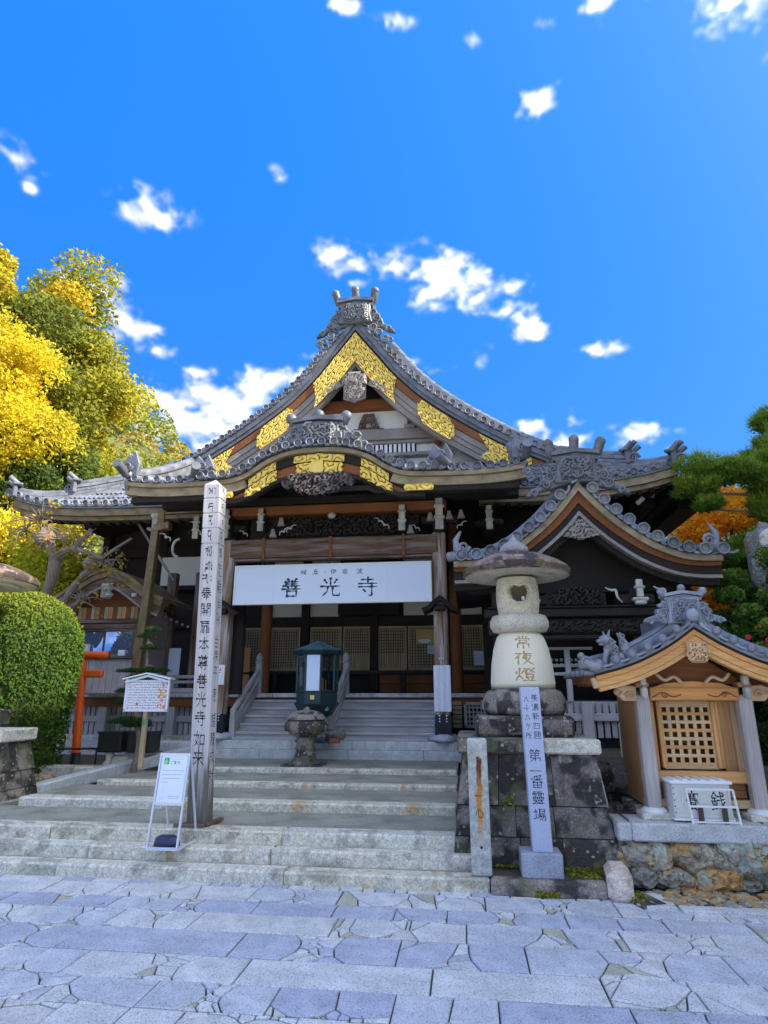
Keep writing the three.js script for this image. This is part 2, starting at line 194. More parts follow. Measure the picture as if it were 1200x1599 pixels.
function strip(pts, n0, n1, z0, z1) {                                  // a band that follows a curve of [x, y] points (left to right), between two offsets along its normal, from z0 (back) to z1 (front)
  const N = pts.length, nor = pts.map((p, i) => { const a = pts[Math.max(0, i - 1)], b = pts[Math.min(N - 1, i + 1)], dx = b[0] - a[0], dy = b[1] - a[1], l = Math.hypot(dx, dy); const c = i && i < N - 1 ? (() => { const e = pts[i - 1], f = pts[i], g = pts[i + 1], l1 = Math.hypot(f[0] - e[0], f[1] - e[1]), l2 = Math.hypot(g[0] - f[0], g[1] - f[1]); return Math.sqrt(Math.max(0.2, (1 + ((f[0] - e[0]) * (g[0] - f[0]) + (f[1] - e[1]) * (g[1] - f[1])) / (l1 * l2)) / 2)); })() : 1; return [-dy / l / c, dx / l / c]; });
  const at = (i, f, z) => { const o = typeof f === 'function' ? f(i / (N - 1)) : f; return [pts[i][0] + nor[i][0] * o, pts[i][1] + nor[i][1] * o, z]; }, out = [], q = (a, b, c, d) => out.push(...a, ...b, ...c, ...a, ...c, ...d);
  let top = -1; for (let i = 1; i < N - 1; i++) if (pts[i][1] > pts[i - 1][1] && pts[i][1] > pts[i + 1][1] && Math.hypot(...nor[i]) > 1.04) top = i;
  const lines = new Map(), line = (f) => {                               // at a sharp peak an inner offset is cut off where the two sides meet
    if (lines.has(f)) return lines.get(f); const l = pts.map((_, i) => at(i, f, 0)); lines.set(f, l); if (top < 0) return l;
    const X = pts[top][0], cut = (from, d) => { for (let i = from; i >= 0 && i < N && i !== top; i += d) { const a = l[i], b = l[i + d]; if ((a[0] - X) * (b[0] - X) <= 0 && i + d !== top) { const t = (X - a[0]) / (b[0] - a[0] || 1e-9), y = mix(a[1], b[1], t); for (let j = i + d; j !== top + d && j >= 0 && j < N; j += d) l[j] = [X, y, 0]; return; } } };
    cut(0, 1); cut(N - 1, -1); return l; };
  for (let i = 0; i < N - 1; i++) {
    const at = (k, f, z) => { const p = line(f)[k]; return [p[0], p[1], z]; }, A = at(i, n0, z1), B = at(i + 1, n0, z1), C = at(i + 1, n1, z1), D = at(i, n1, z1), a = at(i, n0, z0), b = at(i + 1, n0, z0), c = at(i + 1, n1, z0), d = at(i, n1, z0);
    q(A, B, C, D); q(b, a, d, c); q(D, C, c, d); q(a, b, B, A);
    if (i === 0) q(a, A, D, d); if (i === N - 2) q(B, b, c, C);
  }
  return fromTris(out, 0);
}
function relief(w, h, depth, nx, ny, high, mask) {                     // carved board: a height field in x, y (centred), raised towards +z; cells outside the mask are cut away
  const out = [], P = (i, j) => [(i / nx - 0.5) * w, (j / ny - 0.5) * h, depth * high(i / nx, j / ny)];
  for (let i = 0; i < nx; i++) for (let j = 0; j < ny; j++) {
    if (mask && !mask((i + 0.5) / nx, (j + 0.5) / ny)) continue;
    const a = P(i, j), b = P(i + 1, j), c = P(i + 1, j + 1), d = P(i, j + 1); out.push(...a, ...b, ...c, ...a, ...c, ...d);
  }
  return fromTris(out, 0);
}
const scrolls = (x, y, s) => { const i = Math.floor(x), Y = y + (i & 1) * 0.5 + s * 0.37, j = Math.floor(Y), dx = x - i - 0.5 + (hash(i, j, s) - 0.5) * 0.2, dy = Y - j - 0.5 + (hash(i, j, s + 1) - 0.5) * 0.2, r = Math.hypot(dx, dy), t = Math.atan2(dy, dx), d = (i + j) & 1 ? 1 : -1; return Math.cos(t * d + r * 8.5 + hash(i, j, s + 2) * 2) + 0.25 * Math.cos(4 * t + r * 11); };   // rows of rolled vine or wave scrolls
function rockGeo(rx, ry, rz, seed, detail = 3, rough = 0.28) {
  const g = new THREE.IcosahedronGeometry(1, detail), p = g.attributes.position;
  for (let i = 0; i < p.count; i++) { const v = new THREE.Vector3().fromBufferAttribute(p, i), f = 1 + rough * 2 * (fbm3(v.x * 1.6 + seed, v.y * 1.6, v.z * 1.6, 4, seed) - 0.5), sq = 1 / Math.pow(Math.abs(v.x) ** 3.2 + Math.abs(v.y) ** 3.2 + Math.abs(v.z) ** 3.2, 1 / 3.2); v.multiplyScalar(f * mix(1, sq, 0.45)); p.setXYZ(i, v.x * rx, v.y * ry, v.z * rz); }
  g.computeVertexNormals(); return uvm(g);
}

// ---------------------------------------------------------------- scene helpers
const origin = new WeakMap(), used = new Map();
const numbered = (n) => { const k = used.get(n) ?? 0; used.set(n, k + 1); return k ? n + '_' + String(k).padStart(3, '0') : n; };
const shade = (m) => { m.castShadow = m.receiveShadow = true; return m; };
function thing(name, label, category, at = [0, 0, 0], group) { const o = new THREE.Group(); o.name = numbered(name); o.position.set(...at); o.userData = { label, category }; if (group) o.userData.group = group; origin.set(o, new THREE.Vector3(...at)); scene.add(o); return o; }
function ground(name) { const o = new THREE.Group(); o.name = name; o.userData = { kind: 'structure' }; origin.set(o, new THREE.Vector3()); scene.add(o); return o; }
const flat = (g) => (Array.isArray(g) ? g : [g]).map((x) => (x.index ? x.toNonIndexed() : x));
function part(name, geos, m, parent, extra) {
  const list = flat(geos), g = list.length > 1 ? mergeGeometries(list) : list[0].clone(), o = origin.get(parent) ?? new THREE.Vector3();
  g.translate(-o.x, -o.y, -o.z);
  const me = shade(new THREE.Mesh(g, m)); me.name = name; if (extra) Object.assign(me.userData, extra);
  origin.set(me, o); parent.add(me); return me;
}
function piece(name, g, m, parent, x, y, z, r, s) {                    // one of many alike pieces: shares its geometry
  const me = shade(new THREE.Mesh(g, m)), o = origin.get(parent) ?? new THREE.Vector3(); me.name = name; me.position.set(x - o.x, y - o.y, z - o.z);
  if (r) me.rotation.set(...r); if (s) Array.isArray(s) ? me.scale.set(...s) : me.scale.setScalar(s);
  parent.add(me); return me;
}
function solo(name, geos, m, label, category, group) { const o = part(name, geos, m, scene); o.name = numbered(name); o.userData = { label, category }; if (group) o.userData.group = group; return o; }
// ---------------------------------------------------------------- brush lettering: strokes on a 100 x 100 grid, each point XXYY
const K = {
  善: '3004 3814;7004 6214;1818 8218;2328 7728;1038 9038;5014 5048;3042 3650;7042 6450;0654 9454;2864 2894;2864 7264 7294;2890 7290', 光: '5004 5040;2212 3430;7812 6630;0644 9444;3846 3470 1294;6046 6084 6690 9290 9278', 寺: '2214 7814;5003 5032;0834 9234;0850 9250;6842 6890 6296 5290;3064 4076',
  岐: '2210 2270;0830 0870 4070;4030 4078;5224 9624;7406 7446;5446 8846 7066 5092;5654 7076 9692', 阜: '4803 4012;3012 3064;3012 7012 7036 3036;3044 7444 7464 3064;0678 9478;5066 5098', '・': '4848 5254', 伊: '3004 0650;2034 2096;4016 8416 8458;3638 9638;3858 8458;6016 5670 3896', 奈: '1022 9022;5003 4630 0852;5422 9250;3050 7050;1666 8466;5066 5096 4290;3276 2090;6876 8290', 波: '1008 2016;0632 1840;0890 2460;4022 4054 2894;4022 9222 8834;6604 6648;4248 8448 6474 3896;5254 6876 9896',
  奉: '2012 8012;1626 8426;0840 9240;5003 4640 0664;5640 9464;3058 7058;2672 7472;5050 5098', 開: '1006 1096;1006 4006 4036 1036;1020 4020;9006 9090 8496;6006 9006;6006 6036 9036;6020 9020;2850 7250;2264 7864;4050 4070 3090;6050 6092', 扉: '1010 9010;2022 8422 8440;2040 8440;2022 2060 0894;4446 4470 3696;3054 4454;2868 4468;2882 4480;6446 6498;6454 9254;6468 9268;6482 9282', 本: '0828 9228;5003 5098;4830 3060 0678;5230 7060 9478;3276 6876', 尊: '3202 4012;6802 6012;0814 9214;2024 2058 8058 8024 2024;4014 4040 3044;6014 6042 8042;2050 8050;0868 9268;7060 7092 6298;3078 4288', 如: '3004 1860 4088;0626 4826;4026 3268 0894;5828 5888;5828 9228 9288;5882 9282', 来: '1418 8618;2428 3444;7628 6644;0648 9448;5003 5098;4848 3072 0690;5248 7272 9490',
  厄: '1010 9410;1810 1660 0696;3830 8230 8062 6862;3830 3886 4492 9292 9278', 難: '0614 4814;1804 1824;3604 3624;1030 4430 4446 1046 1030;2724 2760;0656 4856;0470 5070;2760 0896;2872 4894;6404 5228;5824 5898;5826 9626;5846 9446;5866 9466;5890 9890;7626 7690;7406 8018', 消: '1008 2016;0632 1840;0890 2460;6804 6830;4810 5624;9010 8024;4834 4898;4834 9034 9090 8496;4854 9054;4872 9072', 除: '1008 1098;1008 3808 2640 3860 2462;6604 4434;6604 9634;5436 8436;4452 9852;7036 7092 6098;5666 4686;8266 9486', 当: '5004 5034;2210 3428;7810 6628;1236 8436 8492;1662 8462;1290 8490', 病: '5002 5012;2014 9414;2214 2050 0896;0828 1838;0660 2054;3428 9228;3646 3698;3646 9046 9092 8498;6228 6046 4676;6254 7672', 平: '1210 8810;2822 3642;7222 6442;0652 9452;5010 5098', 癒: '5002 5012;2014 9414;2214 2050 0896;0828 1838;0660 2054;6020 3640;6020 9240;4640 7640;3848 3878;3848 5648 5678;3862 5662;6850 6870;8046 8078;3484 2896;4684 5094 7494 7884;8682 9492',
  諸: '1806 3206;0620 4420;1232 3832;1244 3844;1258 1292;1258 3858 3892;1288 3888;5018 8818;6804 6840;4638 9638;9208 4662;5660 5698;5660 8860 8898;5676 8876;5692 8892', 願: '0608 5008;1208 0496;2020 2050;2020 4620 4650;2034 4634;2050 4650;3350 3390;2060 1480;4260 5080;5610 9610;7410 7020;6022 6074;6022 9222 9274;6040 9240;6056 9256;6074 9274;6880 5496;8280 9896', 成: '1426 9026;1826 1660 0694;1848 4248 4274 3078;5404 6060 9492 9680;8640 4892;7208 8418', 就: '2802 2812;0616 5016;1228 1246;1228 4428 4446;1246 4446;2846 2888 2080;1456 0676;4056 5072;5630 9830;7004 6860 5296;7830 7884 8490 9690 9680;8410 9220',
  常: '5002 5018;2606 3616;7406 6616;1022 1034;1022 9022 8436;3034 3050;3034 7034 7050;3050 7050;2060 2090;2060 8060 8088;5050 5098', 夜: '5002 5014;0816 9216;3018 0454;2038 2098;5820 4050;5028 8428 7060 4096;5840 6650;5046 6672 9696', 燈: '0832 1246;4026 3244;2406 2250 0494;2460 3880;4610 6210 4840;5022 5632;9206 7030;6610 9436;5440 8440;5450 5466;5450 8650 8666;5466 8666;5872 6484;8472 7684;4290 9890',
  美: '3004 3812;7004 6212;1416 8616;2028 8028;0842 9242;5016 5056;0656 9456;5056 4080 0698;5460 9296', 濃: '1008 2016;0632 1840;0890 2460;4410 4434;4410 8810 8834;4422 8822;4434 8834;5804 5834;7404 7434;3842 9442;3842 3870 2896;4852 8852;4262 9262;5062 5096 6490;6864 9296;9070 7880', 新: '2802 2812;0814 4814;1620 2030;4020 3630;0434 5034;0652 4852;2834 2898;2456 0680;3256 4876;9004 5816;6012 6060 5296;6038 9838;8038 8098', 四: '1016 1090;1016 9016 9090;3816 3446 2258;6016 6044 6450 8050;1084 9084', 國: '0806 0896;0806 9206 9296;0890 9290;2026 8026;2440 2456;2440 4640 4656;2456 4656;2072 5068;5814 6460 8278;7436 5876;6816 7824', 八: '3820 3060 0892;5810 6850 9490', 十: '0846 9246;5004 5098', ヶ: '3804 1650;2826 9026;6226 5670 3096', 所: '0810 4810;1024 1050;1024 4424 4444;1046 4444;1050 0494;9004 5818;5818 5660 4896;5842 9842;7842 7898',
  第: '2202 0824;2010 4610;3010 3622;6202 5224;6010 9410;7210 7822;1430 8030 8048;1648 8048;1648 1466 8866 8888 7892;5026 5098;4468 0896', 一: '0650 9450', 番: '8004 2014;2614 3426;7614 6426;0632 9432;5010 5050;4832 0858;5232 9458;2056 2096;2056 8056 8096;2076 8076;2096 8096;5056 5096', 靈: '1608 8408;0820 0836;0820 9220 8836;5008 5042;2226 3826;2238 3838;6226 7826;6238 7838;1048 1060 2860 2848 1048;4048 4060 5860 5848 4048;7048 7060 8860 8848 7048;1070 9070;5070 5092;0694 9494;3074 2088;3078 4288;7074 6088;7078 8288', 場: '2014 2076;0630 3630;0480 3870;4810 4842;4810 8810 8842;4826 8826;4842 8842;3852 9652;5252 3676;4862 9262 8892 7896;6462 4892;7862 6296', 心: '1240 0872;3220 3284 4092 7292 7876;4812 6034;7440 9270',
  賽: '5002 5010;0814 0826;0814 9214 9226;2626 7426;2036 8036;0846 9246;3820 3846;6220 6246;3048 1062;7048 9062;3060 3088;3060 7060 7088;3070 7070;3080 7080;3088 7088;4090 2698;6090 7698', 銭: '2404 0432;2404 4228;1234 3634;0650 4250;2434 2490;1060 1676;3860 3276;0494 4486;5026 9422;4646 9840;6604 7260 9694 9884;9256 5092;8008 9018', ご: '2814 7814 6224;2070 3886 8286;7608 8618;8402 9412', 案: '5002 5010;0814 0826;0814 9214 9226;5020 3044 7060;0836 9236;7036 5256 2264;0872 9272;5062 5098;4872 0896;5272 9296', 内: '1220 1296;1220 8820 8890 8096;5004 4846 2872;5246 7672', 卍: '5005 5095;0550 9550;5005 1005;0550 0590;5095 9095;9550 9510',
  a: '1230 3226 3060 1472;5626 5636 5680;3446 5240 4664;7820 8826 8690', b: '2434 3222 7222;3022 1650 3446 7050;7046 6480 7696;2060 3060', c: '2810 7010 6030;3010 5420 5450 3056;5450 6086 8076', d: '3014 6412 6090 7898;3016 2650 4464 6050', e: '1034 3830 1860 0866;4020 4092 3080;6020 6090 8096;3856 6052;7814 7896', f: '1860 3856 0494;2430 5026 4070 2060;6412 6080;8214 8486;9240 9448;9270 9478;5012 6412', g: '1224 4222 3056;1254 4450;4420 4690 5694;7636 7840;7668 7872', h: '5234 8232 7060;5460 8456;8426 8690 9694',
};
function glyph(c, ch, x, y, w, h, pen, ink = '#0b0b12', rough = 0) {   // top left x, y; the pen presses at the start of a stroke and lifts at its end
  const s = K[ch]; if (!s) return;
  c.fillStyle = ink;
  for (const st of s.split(';')) {
    const p = st.split(' ').map((t) => [x + (+t.slice(0, 2) / 100) * w, y + (+t.slice(2) / 100) * h]); let L = 0; const seg = [];
    for (let i = 1; i < p.length; i++) { const l = Math.hypot(p[i][0] - p[i - 1][0], p[i][1] - p[i - 1][1]); seg.push(l); L += l; }
    let run = 0;
    for (let i = 1; i < p.length; i++) { const n = Math.max(2, Math.ceil(seg[i - 1] / Math.max(0.5, pen * 0.18))); for (let k = 0; k <= n; k++) { const t = (run + (seg[i - 1] * k) / n) / L, r = pen * (0.62 - 0.25 * t + 0.18 * Math.cos(t * 9)) * (1 + rough * (noise2(t * 20 + x, y) - 0.5)); c.beginPath(); c.ellipse(mix(p[i - 1][0], p[i][0], k / n), mix(p[i - 1][1], p[i][1], k / n), Math.max(0.4, r), Math.max(0.4, r * 0.85), -0.5, 0, 7); c.fill(); } run += seg[i - 1]; }
  }
}
function canvas(w, h, draw) { const e = document.createElement('canvas'); e.width = w; e.height = h; const c = e.getContext('2d'); draw(c, w, h); const t = new THREE.CanvasTexture(e); t.colorSpace = THREE.SRGBColorSpace; return t; }
function speckle(c, w, h, n, seed, dark, light, s = 1.5) { const r = rand(seed); for (let i = 0; i < n; i++) { c.fillStyle = r() < 0.5 ? dark : light; c.fillRect(r() * w, r() * h, s, s); } }
function face(g, x0, y0, w, h) {                                       // uv 0..1 over the rectangle x0, y0, w, h of a shape's front
  const p = g.attributes.position, uv = g.attributes.uv; for (let i = 0; i < p.count; i++) uv.setXY(i, (p.getX(i) - x0) / w, (p.getY(i) - y0) / h); return g;
}
const shared = {};
// ---------------------------------------------------------------- the ground
{
  const g = ground('ground');
  part('ground_sheet', [span(-300, 300, -0.25, -0.06, -400, 200)], mat(0.22, 0.19, 0.13, { map: mottle }), g);
  // unseen court behind the camera: pale gravel added to bounce sunlight onto the hall
  const c = ground('gravel_court'); c.userData.kind = 'structure';
  part('bounce_gravel', [span(-30, 30, -0.055, -0.012, -2.2, 34)], mat(0.98, 0.95, 0.88, { map: asphTex }), c);
  part('joint_bed', [span(-9, 9, -0.055, -0.016, -6.02, -2.2)], mat(0.11, 0.115, 0.065, { map: mottle }), c);
}
// paving: long rows of slabs, many of them cracked and filled with small irregular stones; each stone is a piece
{
  const g = ground('pavement'), r = rand(5);
  const tones = [[0.77, 0.795, 0.88], [0.67, 0.70, 0.83], [0.90, 0.90, 0.92], [0.63, 0.66, 0.81], [0.87, 0.86, 0.85], [0.68, 0.65, 0.52]].map((t) => stone(...t, { roughness: 0.9 }));
  const clip = (poly, nx, ny, d) => { const out = []; poly.forEach((p, i) => { const q = poly[(i + 1) % poly.length], a = p[0] * nx + p[1] * ny - d, b = q[0] * nx + q[1] * ny - d; if (a <= 0) out.push(p); if ((a < 0 && b > 0) || (a > 0 && b < 0)) { const t = a / (a - b); out.push([p[0] + (q[0] - p[0]) * t, p[1] + (q[1] - p[1]) * t]); } }); return out; };
  const inset = (poly, d) => { let q = poly; poly.forEach((p, i) => { const n = poly[(i + 1) % poly.length], ex = n[0] - p[0], ey = n[1] - p[1], l = Math.hypot(ex, ey); if (l > 1e-5) q = clip(q, ey / l, -ex / l, (p[0] * ey - p[1] * ex) / l - d); }); return q; };
  const slab = (poly, y, joint) => {                                   // polygon in x, z (counter-clockwise seen from above) with a small chamfer
    const a = inset(poly, joint); if (a.length < 3) return null; let b = inset(poly, joint + 0.006); if (b.length !== a.length) { const cx = a.reduce((s, p) => s + p[0], 0) / a.length, cy = a.reduce((s, p) => s + p[1], 0) / a.length; b = a.map((p) => [mix(p[0], cx, 0.05), mix(p[1], cy, 0.05)]); }
    const o = [], P = (p, h) => [p[0], h, -p[1]];
    for (let i = 1; i < b.length - 1; i++) o.push(...P(b[0], y), ...P(b[i], y), ...P(b[i + 1], y));
    a.forEach((p, i) => { const j = (i + 1) % a.length; o.push(...P(p, y - 0.005), ...P(a[j], y - 0.005), ...P(b[j], y), ...P(p, y - 0.005), ...P(b[j], y), ...P(b[i], y)); o.push(...P(p, -0.03), ...P(a[j], -0.03), ...P(a[j], y - 0.005), ...P(p, -0.03), ...P(a[j], y - 0.005), ...P(p, y - 0.005)); });
    return fromTris(o);
  };
  const cells = [], rows = [2.22, 2.62, 3.0, 3.34, 3.70, 4.03, 4.39, 4.81, 5.18, 5.47, 5.83, 5.94];
  rows.slice(0, -1).forEach((z0, k) => {
    const z1 = rows[k + 1], edge = k === rows.length - 2, tone = k % 2; let x = -5.6 + r() * 0.5;
    while (x < 5.4) {
      const w = edge ? 0.10 + r() * 0.22 : 0.55 + r() * 0.75, x1 = x + w, q = [[x, z0], [x1, z0], [x1 + (r() - 0.5) * 0.01, z1], [x, z1]], t = tone ? [0, 2, 4, 2][Math.floor(r() * 4)] : [1, 3, 1, 0][Math.floor(r() * 4)];
      if (edge || r() < 0.26) cells.push([q, edge ? 2 + Math.floor(r() * 3) : t, 0.006]);
      else {                                                           // a power diagram: two or three heavy seeds and a chain of light ones along the crack
        const seeds = [[x + w * (0.22 + r() * 0.1), mix(z0, z1, 0.5), 0.026], [x + w * (0.74 + r() * 0.1), mix(z0, z1, 0.4 + r() * 0.2), 0.024]], n = 10 + Math.floor(r() * 12), a = [x + w * (r() < 0.5 ? 0.48 : r()), z0], b = r() < 0.4 ? [x + w * (r() < 0.5 ? 0 : 1), mix(z0, z1, r())] : [x + w * (0.3 + r() * 0.4), z1];
        for (let i = 0; i < n; i++) { const f = (i + 0.5) / n; seeds.push([mix(a[0], b[0], f) + (r() - 0.5) * 0.13, mix(a[1], b[1], f) + (r() - 0.5) * 0.13, 0.002 * r()]); }
        if (r() < 0.45) { const along = r() < 0.5 ? 0.04 : z1 - z0 - 0.04; for (let i = 0, m = 3 + Math.floor(r() * 4); i < m; i++) seeds.push([x + w * (0.1 + r() * 0.8), z0 + along, 0.0]); }
        seeds.forEach((s, i) => {
          let p = q; seeds.forEach((o, j) => { if (i !== j && p.length > 2) { const dx = o[0] - s[0], dy = o[1] - s[1], l = Math.hypot(dx, dy) || 1e-6; p = clip(p, dx / l, dy / l, ((o[0] ** 2 + o[1] ** 2 - o[2]) - (s[0] ** 2 + s[1] ** 2 - s[2])) / (2 * l)); } });
          if (p.length > 2) cells.push([p, s[2] > 0.01 ? t : r() < 0.75 ? (r() < 0.6 ? 2 : t) : r() < 0.35 ? 5 : 4, s[2] > 0.01 ? 0.005 : 0.0055]);
        });
      }
      x = x1;
    }
  });
  const area = (p) => Math.abs(p.reduce((a, v, i) => { const n = p[(i + 1) % p.length]; return a + v[0] * n[1] - n[0] * v[1]; }, 0)) / 2;
  const seen = cells.map((c) => { const z = c[0][0][1], x = c[0][0][0]; return [c, z < 3.2 || Math.abs(x + 0.3) > 0.8 * z + 0.8 ? 0 : area(c[0]) / (z * z * z)]; }).sort((a, b) => b[1] - a[1]), rest = tones.map(() => []);
  seen.forEach(([c, k], i) => { const s = slab(c[0], (r() - 0.5) * 0.006, c[2]); if (!s) return; if (i < 300 && k > 0) part('paving_slab', s, tones[c[1]], g); else rest[c[1]].push(s); });
  rest.forEach((l, i) => l.length && part('small_paving', l, tones[i], g, { kind: 'stuff' }));
  part('border_slab', span(1.33, 1.56, -0.02, 0.022, -6.02, -5.66, 0.004), tones[2], g);
  for (let i = 0; i < 4; i++) part('border_slab', span(1.58 + i * 1.0, 2.56 + i * 1.0, -0.02, 0.02, -5.74, -5.60, 0.004), tones[2], g);
}
// ---------------------------------------------------------------- the long stone steps, each edge a row of blocks with trodden asphalt behind
{
  const g = ground('stone_steps'), r = rand(17), kinds = [M.step, mat(0.98, 0.96, 0.90, { map: roughStone, bumpMap: granBump, bumpScale: 0.006 }), mat(1.0, 0.94, 0.82, { map: roughStone, bumpMap: granBump, bumpScale: 0.006 })];
  const rows = [[0.104, -5.93, -8.6, 0.14, -6.18, 0.2], [0.219, -6.17, -8.6, 0.02, -6.36, 0.18], [0.336, -6.35, -8.6, -0.14, -7.42, 0.24], [0.429, -7.39, -5.36, -0.15, -8.52, 0.24], [0.483, -8.49, -5.05, -0.16, -9.65, 0.2], [0.544, -9.61, -4.72, -0.17, -11.1, 0.2]];
  rows.forEach(([y, z, xa, xb, back, deep], k) => {
    let x = xa; const low = k ? rows[k - 1][0] : 0;
    while (x < xb - 0.05) { const w = Math.min(xb - x, 1.7 + r() * 1.8); const w2 = xb - (x + w) < 0.8 ? xb - x : w; part('step_block', span(x + 0.003, x + w2 - 0.003, low - 0.06, y + (r() - 0.5) * 0.006, z - deep, z + (r() - 0.5) * 0.014, 0.016), kinds[Math.floor(r() * 3)], g); x += w2; }
    part('tread', span(xa, xb + (k > 2 ? 0 : 0.1), low - 0.1, y - 0.006, back, z - deep + 0.004), M.asphalt, g);
  });
  // the low kerb that cuts across the left end of the upper steps
  const kerb = [[-5.78, 0.36, -8.2], [-5.32, 0.50, -9.35], [-4.72, 0.66, -10.75]];
  for (let i = 0; i < 2; i++) part('kerb_block', beam(kerb[i], kerb[i + 1], 0.2, 0.18, 0.02), M.granite, g);
}
{ // ground left of the steps: soil beds and paving a little higher than the steps
  const g = ground('left_terrace');
  const tri = (pts, y, m, n) => { const s = shape(pts.map(([x, z]) => [x, -z]), 0.3, 0); s.rotateX(-Math.PI / 2); s.translate(0, y - 0.3, 0); part(n, s, m, g); };
  tri([[-30, -7.4], [-5.9, -7.4], [-5.82, -8.2], [-5.36, -9.35], [-4.78, -10.75], [-4.6, -14], [-30, -14]], 0.42, M.soil, 'soil_bed');
  part('paved_strip', span(-8.6, -5.6, 0.1, 0.345, -8.1, -7.41, 0.01), M.asphalt, g);
  part('terrace_edge', span(-6.5, -5.55, 0.3, 0.56, -9.55, -9.25, 0.02), M.step, g);
  for (let i = 0; i < 5; i++) part('bed_stone', rockGeo(0.16, 0.09, 0.12, 40 + i, 2).translate(-6.9 + i * 0.25, 0.46, -8.55 - (i % 2) * 0.06), M.rock3, g);
}
{ // two courses of pale stone under the wooden stairs, and the platform of the hall behind them
  const g = ground('stone_platform'), r = rand(23), m = [stone(0.86, 0.86, 0.84), stone(0.78, 0.79, 0.80)];
  for (const [y0, y1, z, xa, xb] of [[0.5, 0.683, -11.06, -4.7, -0.05], [0.683, 0.83, -11.1, -4.7, -0.05]]) { let x = xa; while (x < xb) { const w = Math.min(xb - x, 1.0 + r() * 0.9); part('platform_stone', span(x + 0.002, x + w - 0.002, y0, y1, z - 0.5, z, 0.012), m[Math.floor(r() * 2)], g); x += w; } }
  part('platform_fill', span(-4.68, -0.07, 0.3, 0.822, -14, -11.5), M.granite, g);
  let x = -5.95; while (x < -4.72) { const w = 0.62; part('platform_stone', span(x + 0.003, x + w - 0.003, 0.66, 0.815, -11.2, -10.72, 0.012), m[1], g); part('platform_stone', span(x + 0.003, x + w - 0.003, 0.4, 0.66, -11.2, -10.78, 0.006), m[0], g); x += w; }
  for (let i = 0; i < 9; i++) for (let j = 0; j < 2; j++) part('base_stone', span(-10.4 + i * 0.56 + j * 0.2, -9.85 + i * 0.56 + j * 0.2, 0.3 + j * 0.25, 0.545 + j * 0.25, -12.95, -12.62, 0.01), [M.step, m[0]][(i + j) % 2], g);
  part('platform_fill', span(-10.5, 4.6, 0.2, 0.72, -27, -12.9), M.granite, g);
}
// ---------------------------------------------------------------- roof pieces shared by all tiled roofs
const tileDisc = (r) => mergeGeometries(flat([                         // eave end of a round cover tile: rim, sunk face, raised boss
  lathe([[0, -0.012], [r * 0.30, -0.012], [r * 0.38, -0.022], [r * 0.70, -0.026], [r * 0.74, 0.012], [r * 0.97, 0.012], [r, 0], [r, -0.05]], 0, 0, 0, 16).rotateX(Math.PI / 2),
  cyl(r * 0.9, r * 0.9, 0.34, 0, 0, -0.2, 12, [Math.PI / 2, 0, 0]), ...[...Array(8).keys()].map((k) => ball(r * 0.075, Math.cos(k * 0.785) * r * 0.58, Math.sin(k * 0.785) * r * 0.54, -0.022, 1, 1, 0.6, 5))]));
const panFront = (w, sag) => strip([...Array(7).keys()].map((i) => [(i / 6 - 0.5) * w, -sag * Math.cos((i / 6 - 0.5) * Math.PI)]), -0.022, 0.012, -0.24, 0.0);
const coverTile = (r, L) => uvm(new THREE.CylinderGeometry(r * 0.94, r, L, 10, 1, true, -Math.PI / 2, Math.PI), 1).rotateX(-Math.PI / 2);  // half a pipe along z, the wider end towards +z
const toneRand = rand(404), tone = () => [M.tile, M.tile2, M.tileBlue, M.tile, M.ornament, M.tileWorn][Math.floor(toneRand() * 6)];
const tileDiscs = {}, disc = (r) => (tileDiscs[r] ??= tileDisc(r)), covers = {}, cover = (r, L) => (covers[r + '_' + L] ??= coverTile(r, L)), pans = {}, pan = (w, s) => (pans[w + '_' + s] ??= panFront(w, s));
const along = (pts, gap, from = 0) => {                                // points at equal steps along a curve with the slope there
  const out = []; let s = from, run = 0;
  for (let i = 1; i < pts.length; i++) { const dx = pts[i][0] - pts[i - 1][0], dy = pts[i][1] - pts[i - 1][1], l = Math.hypot(dx, dy); while (s <= run + l + 1e-6) { const t = (s - run) / l; out.push([pts[i - 1][0] + dx * t, pts[i - 1][1] + dy * t, Math.atan2(dy, dx)]); s += gap; } run += l; }
  return out;
};
const mirror = (half, x0) => [...half.slice(1).reverse().map(([d, y]) => [x0 - d, y]), ...half.map(([d, y]) => [x0 + d, y])];
const lerpY = (pts, x) => { if (x <= pts[0][0]) return pts[0][1]; for (let i = 1; i < pts.length; i++) if (x <= pts[i][0]) return mix(pts[i - 1][1], pts[i][1], (x - pts[i - 1][0]) / (pts[i][0] - pts[i - 1][0])); return pts[pts.length - 1][1]; };

